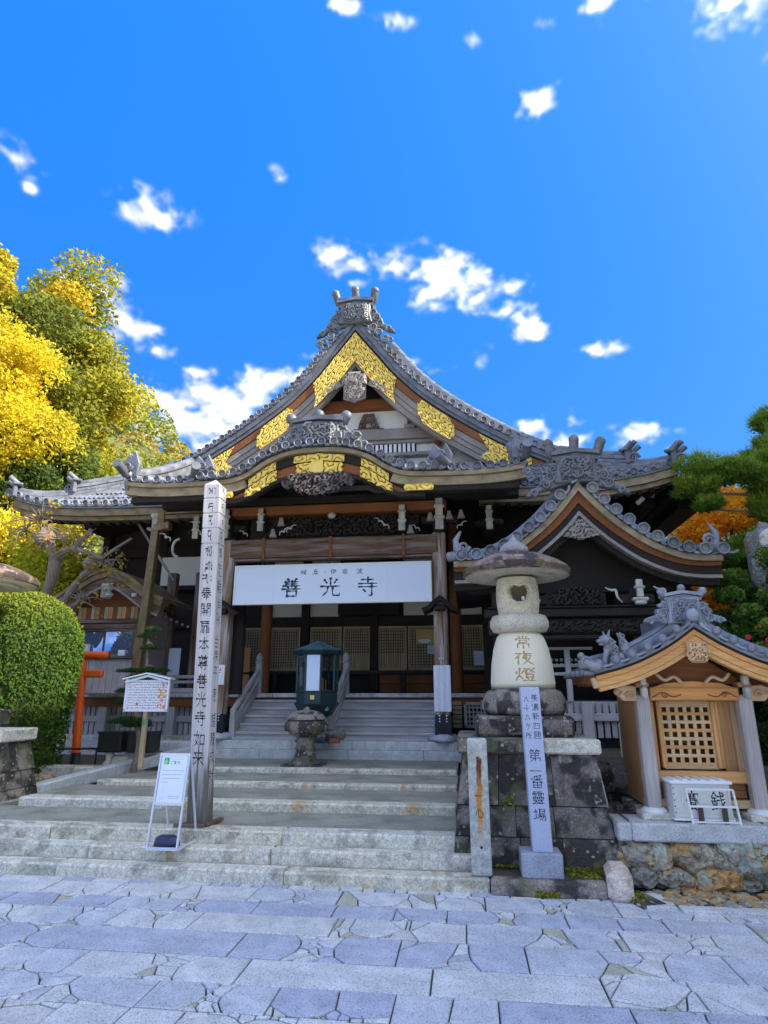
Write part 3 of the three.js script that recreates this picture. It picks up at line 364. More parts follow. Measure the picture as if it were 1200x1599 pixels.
// ridge-end ornament: a shield with scrolls, spreading cloud fins and a small gabled cap that carries three round tiles. w: width over the fins, h: height
function ridgeEnd(parent, x, y, z, w, h, o = {}) {
  const m = o.mat ?? M.ornament, s = w / 1.4, bw = 0.21 * w, top = h * 0.66, body = part('ridge_ornament', [
    shape([[-bw * 1.15, 0], [-bw * 0.98, top * 0.45], [-bw * 1.05, top], [0, top * 1.07], [bw * 1.05, top], [bw * 0.98, top * 0.45], [bw * 1.15, 0]], 0.16 * s, 0.02 * s).translate(x, y, z - 0.1 * s),
    ...[-1, 1].flatMap((k) => [spiral(x + k * bw * 0.5, y + top * 0.72, z + 0.07 * s, 0.105 * s, 0.03 * s, 1.7, -k, 1), spiral(x + k * bw * 0.55, y + top * 0.36, z + 0.07 * s, 0.085 * s, 0.026 * s, 1.6, k, 2), spiral(x + k * bw * 0.35, y + top * 0.12, z + 0.07 * s, 0.06 * s, 0.022 * s, 1.5, -k, 0)]),
    ball(0.075 * s, x, y + top * 0.55, z + 0.06 * s, 1, 1, 0.6)], m, parent);
  part('ridge_carving', carved(bw * 2, top * 0.94, 0.07 * s, 34, 30, Math.round(w * 100), null, 1.5 / s).translate(x, y + top * 0.49, z + 0.045 * s), m, body);
  for (const k of [-1, 1]) {
    const fin = [[0.13, 0.74], [0.20, 0.80], [0.30, 0.80], [0.36, 0.72], [0.33, 0.64], [0.27, 0.62], [0.30, 0.55], [0.39, 0.52], [0.40, 0.42], [0.33, 0.38], [0.40, 0.30], [0.48, 0.24], [0.56, 0.16], [0.58, 0.08], [0.50, 0.04], [0.42, 0.10], [0.30, 0.0], [0.10, 0.0]], drop = o.drop ?? 0;
    const F = fin.map(([a, b]) => [k * a * w, b * top * 1.02 - drop * Math.max(0, a - 0.15) * w]); if (k < 0) F.reverse();
    const at = (a, b) => [x + k * a * w, y + b * top - drop * Math.max(0, a - 0.15) * w];
    part('cloud_fin', [shape(F, 0.11 * s, 0.018 * s).translate(x, y, z - 0.11 * s),
      ...[[0.26, 0.70, 0.10, 1], [0.31, 0.45, 0.10, -1], [0.36, 0.22, 0.09, 1], [0.50, 0.12, 0.065, -1], [0.22, 0.26, 0.08, 1]].map(([a, b, q, d]) => spiral(...at(a, b), z + 0.012 * s, q * s, 0.028 * s, 1.7, k * d, a * 9))], o.fin ?? m, parent);
  }
  const cw = bw * 1.3, cap = mirror([[0, h * 0.80], [cw * 0.5, h * 0.765], [cw, h * 0.72]], x).map(([a, b]) => [a, y + b]);
  const c = part('ridge_cap', [strip(cap, -0.02 * s, 0.045 * s, z - 0.32 * s, z + 0.1 * s), strip(cap, -0.10 * s, -0.035 * s, z - 0.24 * s, z + 0.05 * s)], o.cap ?? M.tileDark, parent), RL = (o.rodL ?? 0.3), tl = o.tilt ?? 0.8;
  for (const [k, dy] of [[-1, 0], [0, 0.07 * h], [1, 0]]) { const bx = x + k * cw * 0.95, by = y + h * (k ? 0.74 : 0.80) + dy * 0.4, ex = bx + k * 0.06 * s, ey = by + Math.sin(tl) * RL * s, ez = z - 0.05 * s + Math.cos(tl) * RL * s; part('crest_tile', [tube([[bx, by, z - 0.05 * s], [ex, ey, ez]], 0.08 * s, 12), ball(0.086 * s, ex, ey, ez, 1, 1, 0.9, 10)], o.rod ?? M.tile2, c); }
  return body;
}
const carved = (w, h, depth, nx, ny, seed, mask, freq = 1) => relief(w, h, depth, nx, ny, (u, v) => { const k = scrolls(u * w * 4.2 * freq, v * h * 4.2 * freq, seed), e = Math.min(1, 7 * Math.min(u, 1 - u, v * 1.6, (1 - v) * 1.6)); return (0.3 + 0.7 * step(Math.abs(k), 0.05, 0.45) + 0.35 * (fbm2(u * w * 9, v * h * 9, 3, 0, seed) - 0.5)) * e; }, mask);
function gilt(fT, fB, a, b, v0, v1, z, nx, ny, seed, cut, parent, open = 0.16) {   // openwork gold plate on a curved board between a top and a bottom line
  nx = Math.round(nx * 1.5); ny = Math.round(ny * 1.5); const hg = Math.abs(fT(a) - fB(a)), out = [], pat = (i, j) => Math.abs(scrolls((i / nx) * Math.abs(b - a) * 4.2, (j / ny) * hg * 4.2 + 0.2, seed)), P = (i, j, d) => { const x = mix(a, b, i / nx), v = mix(v0, v1, j / ny); return [x, mix(fB(x), fT(x), v), z + d]; };
  const ok = (i, j) => i >= 0 && j >= 0 && i < nx && j < ny && cut((i + 0.5) / nx, (j + 0.5) / ny) && (pat(i + 0.5, j + 0.5) > open || i < 1 || j < 1 || i > nx - 2 || j > ny - 2);
  for (let i = 0; i < nx; i++) for (let j = 0; j < ny; j++) if (ok(i, j)) {
    const q = [[i, j], [i + 1, j], [i + 1, j + 1], [i, j + 1]], t = q.map(([x, y]) => P(x, y, 0.010 + 0.016 * step(pat(x, y), open, 0.7))), u = q.map(([x, y]) => P(x, y, 0));
    out.push(...t[0], ...t[1], ...t[2], ...t[0], ...t[2], ...t[3]);
    [[0, 1, i, j - 1], [1, 2, i + 1, j], [2, 3, i, j + 1], [3, 0, i - 1, j]].forEach(([m, n, I, J]) => { if (!ok(I, J)) out.push(...u[m], ...u[n], ...t[n], ...u[m], ...t[n], ...t[m]); });
  }
  return part('gilt_plate', fromTris(out, 0), M.gold, parent);
}

// ---------------------------------------------------------------- the temple hall
const X0 = -2.42;
const hall = thing('temple_hall', 'large dark timber temple hall with gilded gable and curved tiled porch roof', 'temple', [X0, 0.83, -11.2]);
const gableHalf = curve([[0, 10.62], [0.25, 10.27], [0.68, 9.70], [1.12, 9.12], [1.69, 8.53], [2.26, 8.07], [2.99, 7.56], [3.70, 7.12], [4.39, 6.77], [4.75, 6.60]], 26);
const sideHalf = [...gableHalf, [5.4, 6.34], [6.2, 6.08], [6.95, 5.86]];
{ // main roof body
  const c = mirror(gableHalf, X0), s = mirror(sideHalf, X0);
  part('main_roof', [strip(s, -0.16, 0.05, -27, -13.62), strip(c, -0.16, 0.05, -13.62, -13.2)], M.tileDark, hall);
  part('side_eave', strip(s.slice(-4), -0.34, -0.165, -27, -13.7), M.dark, hall); part('side_eave', strip(s.slice(0, 4), -0.34, -0.165, -27, -13.7), M.dark, hall);
  // verge: a lip of flat tiles, round tiles that end in discs towards the front, a descending ridge above
  part('verge_lip', strip(c, -0.085, 0.03, -13.6, -13.14), M.tile2, hall);
  for (const p of along(c, 0.215, 0.1)) { const n = [-Math.sin(p[2]), Math.cos(p[2])]; if (Math.abs(p[0] - X0) > 0.3) { piece('verge_tile', disc(0.072), tone(), hall, p[0] + n[0] * 0.10, p[1] + n[1] * 0.10, -13.08, [0, 0, p[2]]); piece('verge_pan', pan(0.15, 0.03), tone(), hall, p[0] + Math.cos(p[2]) * 0.107 + n[0] * 0.075, p[1] + Math.sin(p[2]) * 0.107 + n[1] * 0.075, -13.1, [0, 0, p[2]]); } }
  for (const k of [-1, 1]) {
    const h = (k > 0 ? c.filter((p) => p[0] > X0 + 0.45) : c.filter((p) => p[0] < X0 - 0.45));
    part('descending_ridge', [strip(h, 0.05, 0.22, -13.95, -13.46), strip(h, 0.235, 0.30, -13.90, -13.50), strip(h, 0.315, 0.38, -13.86, -13.54)], M.tile, hall);
    const caps = []; for (const p of along(h, 0.24, 0.05)) caps.push(uvm(new THREE.CylinderGeometry(0.09, 0.105, 0.25, 10), 1).rotateZ(p[2] + (k > 0 ? 1 : -1) * Math.PI / 2).translate(p[0] - Math.sin(p[2]) * 0.40, p[1] + Math.cos(p[2]) * 0.40, -13.7));
    part('ridge_tile', caps, M.tile2, hall, { kind: 'stuff' });
    const rows = []; for (let z = -14.3; z > -26; z -= 0.3) rows.push(strip(h, 0.05, 0.12, z - 0.12, z)); part('cover_tile', rows, M.tile2, hall, { kind: 'stuff' });
  }
  part('main_ridge', [span(X0 - 0.26, X0 + 0.26, 10.5, 11.0, -26.5, -13.5), span(X0 - 0.2, X0 + 0.2, 11.0, 11.2, -26.5, -13.5)], M.tile2, hall);
  ridgeEnd(hall, X0 + 0.02, 10.44, -13.10, 1.66, 0.80, { drop: 0.48, rodL: 0.24, tilt: 1.0 });
  const low = []; for (const k of [-1, 1]) for (const [a, b, r, d] of [[0.46, 10.12, 0.12, 1], [0.60, 9.95, 0.11, -1], [0.28, 10.38, 0.11, 1], [0.76, 9.78, 0.10, 1], [0.88, 9.72, 0.10, -1]]) low.push(spiral(X0 + k * a, b + 0.16, -13.06, r, 0.032, 1.7, k * d, 1 + a * 4));
  part('scroll_tile', low, M.ornament, hall);
}
{ // barge boards with gilt plates
  const c = mirror(gableHalf, X0), r = c.filter((p) => p[0] >= X0), l = c.filter((p) => p[0] <= X0);
  part('barge_board', strip(c, -0.20, -0.10, -13.5, -13.24), M.dark, hall);
  part('barge_board', strip(c, -0.36, -0.205, -13.45, -13.20), M.brown, hall);
  for (const [a, b, z] of [[-0.50, -0.365, -13.24], [-0.61, -0.505, -13.27], [-0.74, -0.615, -13.30]]) part('barge_board', strip(c, a, b, -13.45, z), M.grey, hall);
  const off = (h, d) => { const q = h.map((p, i) => { const a = h[Math.max(0, i - 1)], b = h[Math.min(h.length - 1, i + 1)], L = Math.hypot(b[0] - a[0], b[1] - a[1]); return [p[0] - ((b[1] - a[1]) / L) * d, p[1] + ((b[0] - a[0]) / L) * d]; }).sort((m, n) => m[0] - n[0]); return (x) => lerpY(q, x); };
  const lens = (u, v) => { const e = Math.min(u, 1 - u), b = 0.5 + 0.5 * step(e, 0, 0.16) * (e < 0.1 ? 0.62 + 0.38 * Math.cos(e * 60) : 1); return Math.abs(v - 0.5) < b * 0.5; };
  for (const [h, k] of [[l, -1], [r, 1]]) {
    const T = off(h, -0.225), B = off(h, -0.70), x = (d) => X0 + k * d;
    gilt(T, B, x(0.0), x(1.02), 0, 1, -13.19, 72, 30, 3 + k, (u, v) => u < 0.86 || (v > 0.34 + (u - 0.86) * 1.2 ? u < 0.88 + 0.12 * v : u < 0.86 + 0.10 * (1 - v)), hall, 0.36);
    gilt(T, B, x(1.52), x(2.36), 0.02, 0.98, -13.19, 52, 26, 8 + k, lens, hall, 0.30);
    gilt(T, B, x(2.92), x(4.05), 0, 1, -13.19, 60, 24, 13 + k, (u, v) => u > 0.20 * (1 - Math.abs(v - 0.5) * 2) * 0.9, hall, 0.36);
  }
  // pendant under the apex and its wings
  part('gable_pendant', [carved(0.66, 0.84, 0.09, 30, 36, 21, (u, v) => { const x = Math.abs(u - 0.5) * 2, f = v > 0.86 ? 0.45 : v > 0.55 ? 0.95 - 0.35 * Math.abs(v - 0.66) : v > 0.42 ? 0.62 : 0.92 * Math.sqrt(Math.max(0, v / 0.42)) * (1 - 0.4 * (v / 0.42 - 0.5) ** 2); return x < f; }, 1.4).translate(X0, 8.74, -13.2), shape([[-0.27, 0.1], [-0.27, 0.7], [0, 0.8], [0.27, 0.7], [0.27, 0.1], [0, 0.02]], 0.05).translate(X0, 8.34, -13.27), cyl(0.09, 0.07, 0.12, X0, 8.86, -13.1, 6, [Math.PI / 2, 0, 0])], M.grey, hall);
  for (const k of [-1, 1]) part('pendant_wing', carved(0.62, 0.26, 0.06, 26, 12, 31 + k, (u, v) => v > 0.12 + 0.5 * (k > 0 ? u : 1 - u) * 0.6 && v < 1 - 0.3 * (k > 0 ? u : 1 - u)).rotateZ(-k * 0.62).translate(X0 + k * 0.60, 8.68, -13.22), M.grey, hall);
}
{ // gable wall
  const z = -13.98, tri = shape([[X0 - 3.6, 6.6], [X0 + 3.6, 6.6], [X0 + 1.9, 7.75], [X0 + 0.75, 8.85], [X0, 9.6], [X0 - 0.75, 8.85], [X0 - 1.9, 7.75]], 0.1, 0).translate(0, 0, z - 0.1);
  part('gable_plaster', tri, M.plaster, hall);
  const s = (a, b, y0, y1, d, m, n = 'gable_beam', c = 0.012) => part(n, span(a, b, y0, y1, z - 0.02, z + d, c), m, hall);
  part('gable_beam', [span(X0 - 1.15, X0 + 1.15, 8.42, 8.68, z, z + 0.22, 0.02)], M.brown, hall);
  part('gable_back', shape([[X0 - 0.85, 8.68], [X0 + 0.85, 8.68], [X0, 9.7]], 0.06, 0).translate(0, 0, z + 0.02), M.dark, hall);
  s(X0 - 1.9, X0 + 1.9, 7.58, 7.86, 0.20, M.grey); s(X0 - 2.1, X0 + 2.1, 7.49, 7.575, 0.14, M.grey); s(X0 - 2.3, X0 + 2.3, 7.13, 7.22, 0.22, M.grey); s(X0 - 2.7, X0 + 2.7, 6.72, 6.86, 0.24, M.grey);
  part('vent_back', span(X0 - 0.2, X0 + 1.42, 7.225, 7.485, z, z + 0.03), M.inside, hall);
  for (let i = 0; i < 14; i++) part('vent_slat', span(X0 - 0.14 + i * 0.112, X0 - 0.07 + i * 0.112, 7.225, 7.485, z + 0.05, z + 0.1, 0.006), M.white, hall);
  for (let i = 0; i < 12; i++) part('vent_slat', span(X0 - 1.5 + i * 0.112, X0 - 1.43 + i * 0.112, 7.225, 7.485, z + 0.05, z + 0.1, 0.006), M.white, hall);
  for (const [x, y, w] of [[X0 + 0.25, 8.12, 0.62], [X0 + 0.95, 7.0, 0.7], [X0 - 0.9, 7.0, 0.7]]) part('frog_leg_strut', [carved(w, 0.46, 0.1, 30, 16, 44 + w * 10, (u, v) => { const a = Math.abs(u - 0.5) * 2; return a < 0.95 - v * 0.55 && !(a < 0.22 && v < 0.4 && v > 0.1); }, 1.3).translate(x, y, z + 0.06), span(x - w * 0.6, x + w * 0.6, y - 0.235, y - 0.19, z, z + 0.12, 0.01)], x > X0 + 0.5 || x < X0 ? M.grey : M.oldDark, hall);
  for (const [x, y0, y1] of [[X0 + 1.28, 7.86, 8.36], [X0 + 1.95, 7.22, 7.7], [X0 - 1.28, 7.86, 8.36], [X0 - 1.95, 7.22, 7.7]]) { s(x - 0.07, x + 0.07, y0, y1, 0.16, M.brown, 'gable_post'); part('bracket_block', [box(0.26, 0.1, 0.24, x, y0 + 0.04, z + 0.12, 0.02), box(0.2, 0.09, 0.24, x, y1 - 0.16, z + 0.14, 0.02), box(0.34, 0.1, 0.2, x + 0.1, y0 - 0.06, z + 0.13, 0.03)], M.grey, hall); part('white_nosing', box(0.09, 0.2, 0.09, x + 0.03, y1 - 0.05, z + 0.26, 0.015), M.ivory, hall); }
}
// front slope below the gable, left and right of the porch roof: courses of round and flat tiles, eave discs, upturned corners
{
  const right = [[0.4, 5.44], [1.3, 5.42], [2.3, 5.45], [3.05, 5.50], [3.7, 5.60], [4.3, 5.75]], left = [[-9.95, 5.68], [-9.55, 5.53], [-9.1, 5.43], [-8.3, 5.36], [-7.2, 5.335], [-6.0, 5.33], [-5.2, 5.34]], r = rand(3);
  for (const [eave, k, foot] of [[right, 1, [2.34, 6.72]], [left, -1, [-7.15, 6.72]]]) {
    const E = curve(eave.map(([x, y]) => [x, y, 0]), 24), yE = (x) => lerpY(E, x), corner = k > 0 ? E[E.length - 1] : E[0], zc = -12.0, zt = -13.62;
    part('eave_fascia', [strip(E, 0, 0.15, -12.3, -11.98), strip(E, -0.09, -0.003, -12.34, -12.06)], k > 0 ? M.fascia : M.copper, hall);
    part('eave_lip', strip(E, 0.155, 0.20, -12.4, -11.94), M.tile2, hall);
    const bed = [], n = 26;                                            // the sloping bed
    const ytop = (x) => 6.72, lim = (x) => { const f = k > 0 ? (corner[0] - x) / (corner[0] - foot[0]) : (x - corner[0]) / (foot[0] - corner[0]); return mix(zc, zt, clamp(f)); }, Y = (x, z) => mix(yE(x) + 0.21, ytop(x), Math.pow((zc - z) / (zc - zt), 1.12));
    const xs = k > 0 ? [0.4, corner[0]] : [corner[0], -5.2];
    for (let i = 0; i < n; i++) { const a = mix(xs[0], xs[1], i / n), b = mix(xs[0], xs[1], (i + 1) / n); for (let j = 0; j < 8; j++) { const q = (x, t) => { const z = mix(zc + 0.02, lim(x), t); return [x, Y(x, Math.min(z, zc)), z]; }; const A = q(a, j / 8), B = q(b, j / 8), C = q(b, (j + 1) / 8), D = q(a, (j + 1) / 8); bed.push(...A, ...B, ...C, ...A, ...C, ...D); } }
    part('tile_bed', fromTris(bed), M.tileDark, hall);
    const pitch = 0.235, count = Math.floor((xs[1] - xs[0] - 0.2) / pitch), spare = { c: [], p: [] };
    for (let i = 0; i < count; i++) {
      const x = k > 0 ? xs[1] - 0.16 - i * pitch : xs[0] + 0.16 + i * pitch, zl = lim(x), tones = [M.tile, M.tile2, M.tileBlue];
      piece('eave_tile', disc(0.075), tone(), hall, x, yE(x) + 0.275, zc + 0.08, [0, 0, 0]);
      piece('pan_tile', pan(0.17, 0.045), tone(), hall, x - k * pitch / 2, yE(x - k * pitch / 2) + 0.255, zc + 0.06);
      for (let z = zc - 0.16, j = 0; z > zl + 0.1 && j < 8; z -= 0.27, j++) {
        const a = Math.atan2(Y(x, z - 0.13) - Y(x, Math.min(zc, z + 0.13)), 0.26), shows = k > 0 || x < -5.9;
        if (shows) piece('cover_tile', cover(0.078, 0.30), tones[Math.floor(r() * 3)], hall, x, Y(x, z) + 0.03, z, [a, 0, 0]);
        const px = x - k * pitch / 2, w = 0.165; if (z - 0.15 > lim(px)) piece('pan_tile', pan(w, 0.03), tones[Math.floor(r() * 3)], hall, px, Y(px, z) + 0.045, z + 0.14, [a, 0, 0]);
      }
    }
    // hip ridge in two steps
    const at = (t, up) => { const x = mix(corner[0] - k * 0.06, foot[0], t), z = Math.min(lim(x), zc - 0.05); return [x, Y(x, z) + up - 0.02, z + 0.04]; }, pts = (a, b, up) => [...Array(7).keys()].map((i) => at(mix(a, b, i / 6), up));
    const rr = []; for (const [a, b, ups] of [[0, 1, [0.02, 0.09]], [0.36, 1, [0.17, 0.26]]]) for (const u of ups) { const p = pts(a, b, u); for (let i = 0; i < 6; i++) rr.push(beam(p[i], p[i + 1], 0.24, 0.075, 0.01)); }
    part('hip_ridge', rr, M.tile, hall);
    part('ridge_roll', [tube(pts(0, 0.38, 0.16), 0.075, 9), tube(pts(0.36, 1, 0.34), 0.08, 9)], M.tile2, hall);
    for (const t of [0, 0.37]) { const p = at(t, t ? 0.2 : 0.06), o = [box(0.34, 0.34, 0.1, p[0] + k * 0.03, p[1] + 0.06, p[2] + 0.05, 0.03, [0, k * 0.9, 0]), ...[-1, 0, 1].map((d) => tube([[p[0] + d * 0.09, p[1] + 0.2 + (d ? 0 : 0.04), p[2] - d * k * 0.1], [p[0] + k * 0.16 + d * 0.11, p[1] + 0.34 + (d ? 0 : 0.07), p[2] + 0.1 - d * k * 0.13]], 0.055, 9)), box(0.44, 0.06, 0.2, p[0], p[1] + 0.2, p[2] + 0.02, 0.015, [0, k * 0.9, 0]), spiral(p[0] + k * 0.08, p[1] + 0.02, p[2] + 0.14, 0.12, 0.03, 1.7, k)]; part('ridge_finial', o, M.tile2, hall); }
    // under the eave: boards, two rows of rafters, a dark hip rafter
    const under = []; for (let i = 0; i < 12; i++) { const a = mix(xs[0], xs[1], i / 12), b = mix(xs[0], xs[1], (i + 1) / 12); under.push(a, yE(a) + 0.02, zc - 0.05, b, yE(b) + 0.02, zc - 0.05, b, 6.15, -14.75, a, yE(a) + 0.02, zc - 0.05, b, 6.15, -14.75, a, 6.15, -14.75); }
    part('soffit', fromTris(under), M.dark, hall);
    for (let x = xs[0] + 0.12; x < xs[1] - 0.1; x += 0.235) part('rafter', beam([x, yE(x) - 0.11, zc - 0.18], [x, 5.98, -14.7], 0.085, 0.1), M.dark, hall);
  }
}
// ---------------------------------------------------------------- the porch roof over the stairs, with its curved middle gable
{
  const half = curve([[0, 5.74], [0.3, 5.73], [0.55, 5.69], [0.8, 5.61], [1.0, 5.51], [1.2, 5.37], [1.4, 5.27], [1.6, 5.225], [2.0, 5.205], [2.8, 5.20], [3.2, 5.225], [3.5, 5.27]], 40), E = mirror(half, X0), yE = (x) => lerpY(E, x);
  const mid = E.filter((p) => Math.abs(p[0] - X0) < 2.16);
  part('eave_lip', strip(E, -0.075, 0.0, -10.2, -9.74), M.fascia, hall);
  for (const k of [-1, 1]) part('eave_fascia', strip(E.filter((p) => k * (p[0] - X0) > 1.28), -0.225, -0.08, -10.0, -9.80), M.fascia, hall);
  for (const p of along(mid, 0.207, 0.06)) { piece('eave_tile', disc(0.073), tone(), hall, p[0] - Math.sin(p[2]) * 0.088, p[1] + Math.cos(p[2]) * 0.088, -9.66, [0, 0, p[2]]); piece('pan_tile', pan(0.15, 0.035), tone(), hall, p[0] + Math.cos(p[2]) * 0.1035 - Math.sin(p[2]) * 0.07, p[1] + Math.sin(p[2]) * 0.1035 + Math.cos(p[2]) * 0.07, -9.68, [0, 0, p[2]]); }
  for (const k of [-1, 1]) { const side = E.filter((p) => k * (p[0] - X0) > 2.14); for (const p of along(side, 0.215, 0.16)) { piece('eave_tile', disc(0.068), tone(), hall, p[0], p[1] + 0.07, -9.72); piece('pan_tile', pan(0.16, 0.04), tone(), hall, p[0] + 0.107, p[1] + 0.06, -9.74); for (let j = 0; j < 3; j++) piece('cover_tile', cover(0.072, 0.30), tone(), hall, p[0], p[1] + 0.10 + j * 0.075, -9.88 - j * 0.2, [0.33, 0, 0]); } }
  // roof surface up to the main roof
  const bed = [], Y = (x, t) => mix(yE(x) + 0.03, 6.75, t * (0.75 + 0.25 * t)), n = 60; for (let i = 0; i < n; i++) for (let j = 0; j < 8; j++) { const a = mix(E[0][0], E[E.length - 1][0], i / n), b = mix(E[0][0], E[E.length - 1][0], (i + 1) / n), q = (x, t) => [x, Y(x, t), mix(-9.76, -13.6, t)]; const A = q(a, j / 8), B = q(b, j / 8), C = q(b, (j + 1) / 8), D = q(a, (j + 1) / 8); bed.push(...A, ...B, ...C, ...A, ...C, ...D); }
  part('tile_bed', fromTris(bed), M.tileDark, hall);
  const rolls = []; for (let x = E[0][0] + 0.1; x < E[E.length - 1][0]; x += 0.21) { const pts = [...Array(8).keys()].map((i) => [x, Y(x, i / 7.4) + 0.05, mix(-10.0, -13.6, i / 7.4)]); rolls.push(tube(pts, 0.07, 8)); }
  part('cover_tile', rolls, M.tile2, hall, { kind: 'stuff' });
  // side edges of the porch roof
  for (const k of [-1, 1]) { const x = k < 0 ? E[0][0] : E[E.length - 1][0], e = [...Array(7).keys()].map((i) => [x, Y(x, i / 7) + 0.10, mix(-9.75, -12.6, i / 7)]); part('edge_ridge', [tube(e, 0.085, 9), ...e.slice(0, -1).map((p, i) => beam([p[0], p[1] - 0.2, p[2]], [e[i + 1][0], e[i + 1][1] - 0.2, e[i + 1][2]], 0.07, 0.2))], k < 0 ? M.tile : M.tile2, hall); part('ridge_finial', [cyl(0.075, 0.085, 0.34, x + k * 0.05, yE(x) + 0.2, -9.62, 12, [Math.PI / 2 - 0.3, 0, 0]), shape([[-0.12, 0], [-0.14, 0.22], [-0.05, 0.4], [0.0, 0.3], [0.06, 0.44], [0.15, 0.2], [0.12, 0]], 0.1, 0.015).translate(x - k * 0.04, yE(x) + 0.14, -9.86), spiral(x, yE(x) + 0.28, -9.73, 0.1, 0.03, 1.6, k)], M.tile2, hall); }
  for (const k of [-1, 1]) part('ridge_finial', [cyl(0.07, 0.078, 0.4, X0 + k * 2.16, 5.36, -9.62, 12, [Math.PI / 2 - 0.2, 0, k * 0.5]), shape([[-0.16, 0], [-0.18, 0.16], [-0.08, 0.32], [0.03, 0.2], [0.1, 0.34], [0.2, 0.14], [0.14, 0]], 0.1, 0.015).translate(X0 + k * 2.12, 5.38, -9.9), spiral(X0 + k * 2.1, 5.5, -9.76, 0.1, 0.03, 1.7, k), spiral(X0 + k * 1.96, 5.44, -9.78, 0.07, 0.026, 1.7, -k)], M.tile2, hall);
  // ornament on the curved gable
  ridgeEnd(hall, X0 - 0.02, 5.80, -9.82, 1.66, 0.62, { cap: M.ornament, drop: 0.12, rodL: 0.09, tilt: 0.9 });
  part('wave_tile', [carved(1.5, 0.34, 0.12, 52, 14, 71, (u, v) => v < 1.02 - Math.abs(u - 0.5) * 1.1, 1.6).translate(X0, 5.98, -9.86), shape([[-0.42, 0], [0.42, 0], [0.40, 0.11], [0, 0.16], [-0.40, 0.11]], 0.05, 0.012).translate(X0, 5.9, -9.78), ...[-0.66, -0.52, 0.52, 0.66].map((d) => spiral(X0 + d, 5.93, -9.76, 0.09, 0.03, 1.7, Math.sign(d)))], M.ornament, hall);
  // curved boards with gilt plates
  const T = (x) => { const d = Math.abs(x - X0); return lerpY([[0, 5.63], [0.5, 5.58], [0.8, 5.48], [1.0, 5.36], [1.25, 5.18], [1.5, 5.06], [1.85, 5.0]], d); }, B = (x) => { const d = Math.abs(x - X0); return lerpY([[0, 5.30], [0.5, 5.26], [0.8, 5.17], [1.0, 5.05], [1.2, 4.94], [1.45, 4.86], [1.85, 4.86]], d); };
  const xs = [...Array(49).keys()].map((i) => X0 - 1.85 + (i / 48) * 3.7), pts = (f, o) => xs.map((x) => [x, f(x) + o]), band = (a, b, z0, z1) => { const A = pts(...a), C = pts(...b), out = []; for (let i = 0; i < 48; i++) { const p = [[...A[i], z1], [...A[i + 1], z1], [...C[i + 1], z1], [...C[i], z1], [...A[i], z0], [...A[i + 1], z0], [...C[i + 1], z0], [...C[i], z0]], q = (w, x, y, z) => out.push(...p[w], ...p[x], ...p[y], ...p[w], ...p[y], ...p[z]); q(0, 1, 2, 3); q(4, 5, 1, 0); q(3, 2, 6, 7); q(5, 4, 7, 6); } return fromTris(out, 0); };
  part('curved_board', band([T, -0.11], [T, 0.05], -10.0, -9.83), M.dark, hall);
  part('curved_board', band([B, 0], [T, -0.115], -9.98, -9.87), M.brown, hall);
  part('curved_board', band([B, -0.05], [B, 0.03], -9.98, -9.84), M.dark, hall);
  const C = (u, v) => { const e = Math.min(u, 1 - u); return e > 0.05 * (1 - Math.abs(Math.sin(v * 9))); }, sh = (f, o) => (x) => f(x) + o;
  gilt(sh(T, 0.02), sh(T, -0.10), X0 - 0.44, X0 + 0.46, 0, 1, -9.82, 60, 8, 51, () => true, hall, 0.28);
  gilt(sh(T, -0.125), sh(B, -0.06), X0 - 0.40, X0 + 0.44, 0, 1, -9.83, 56, 16, 52, (u, v) => C(u, v) && v > 0.24 - 0.24 * Math.max(0, 1 - Math.abs(u - 0.48) * 6), hall, 0.28);
  part('gilt_panel', shape([[-0.1, 0], [0, -0.06], [0.1, 0], [0.1, 0.2], [-0.1, 0.2]], 0.02, 0.004).translate(X0 - 0.02, 5.32, -9.82), M.gold, hall);
  for (const k of [-1, 1]) { gilt(sh(T, 0.03), sh(T, -0.10), X0 + k * 0.76, X0 + k * 1.24, 0, 1, -9.82, 32, 8, 53, () => true, hall, 0.28); gilt(sh(T, -0.12), sh(B, -0.02), X0 + k * 0.74, X0 + k * 1.3, 0, 1, -9.83, 34, 15, 54, (u, v) => C(u, v) && v > 0.1 * Math.abs(Math.sin(u * 12)), hall, 0.32); gilt(() => 5.0, () => 4.89, X0 + k * 1.5, X0 + k * 2.0, 0, 1, -9.79, 30, 8, 55, (u, v) => Math.abs(u - 0.5) < 0.5 - 0.08 * Math.abs(v - 0.5), hall, 0.15); }
  for (const k of [-1, 1]) part('eave_board', span(X0 + k * 1.6, X0 + k * 3.42, 4.88, 4.99, -10.0, -9.83, 0.01), M.dark, hall);
  part('bird_carving', [carved(1.42, 0.50, 0.24, 64, 24, 91, (u, v) => { const a = Math.abs(u - 0.5) * 2; return v > 0.10 + 0.62 * a * a + 0.12 * Math.sin(u * 40) * a && v < 1 - 0.2 * a; }, 1.5).translate(X0, 5.08, -9.98), ...[[-0.3, 5.1, 0.15], [0.26, 5.06, 0.17], [0.02, 5.12, 0.14], [-0.52, 5.16, 0.12], [0.5, 5.16, 0.12]].map(([d, y, q], i) => spiral(X0 + d, y, -9.86, q, 0.035, 1.3, i % 2 ? 1 : -1, i))], M.carve, hall);
  // boards, rafters and dark soffit under the porch roof
  part('soffit', fromTris([...[-5.8, 0.98].flatMap(() => []), -5.88, 5.12, -9.85, 1.04, 5.12, -9.85, 1.04, 6.0, -12.6, -5.88, 5.12, -9.85, 1.04, 6.0, -12.6, -5.88, 6.0, -12.6]), M.dark, hall);
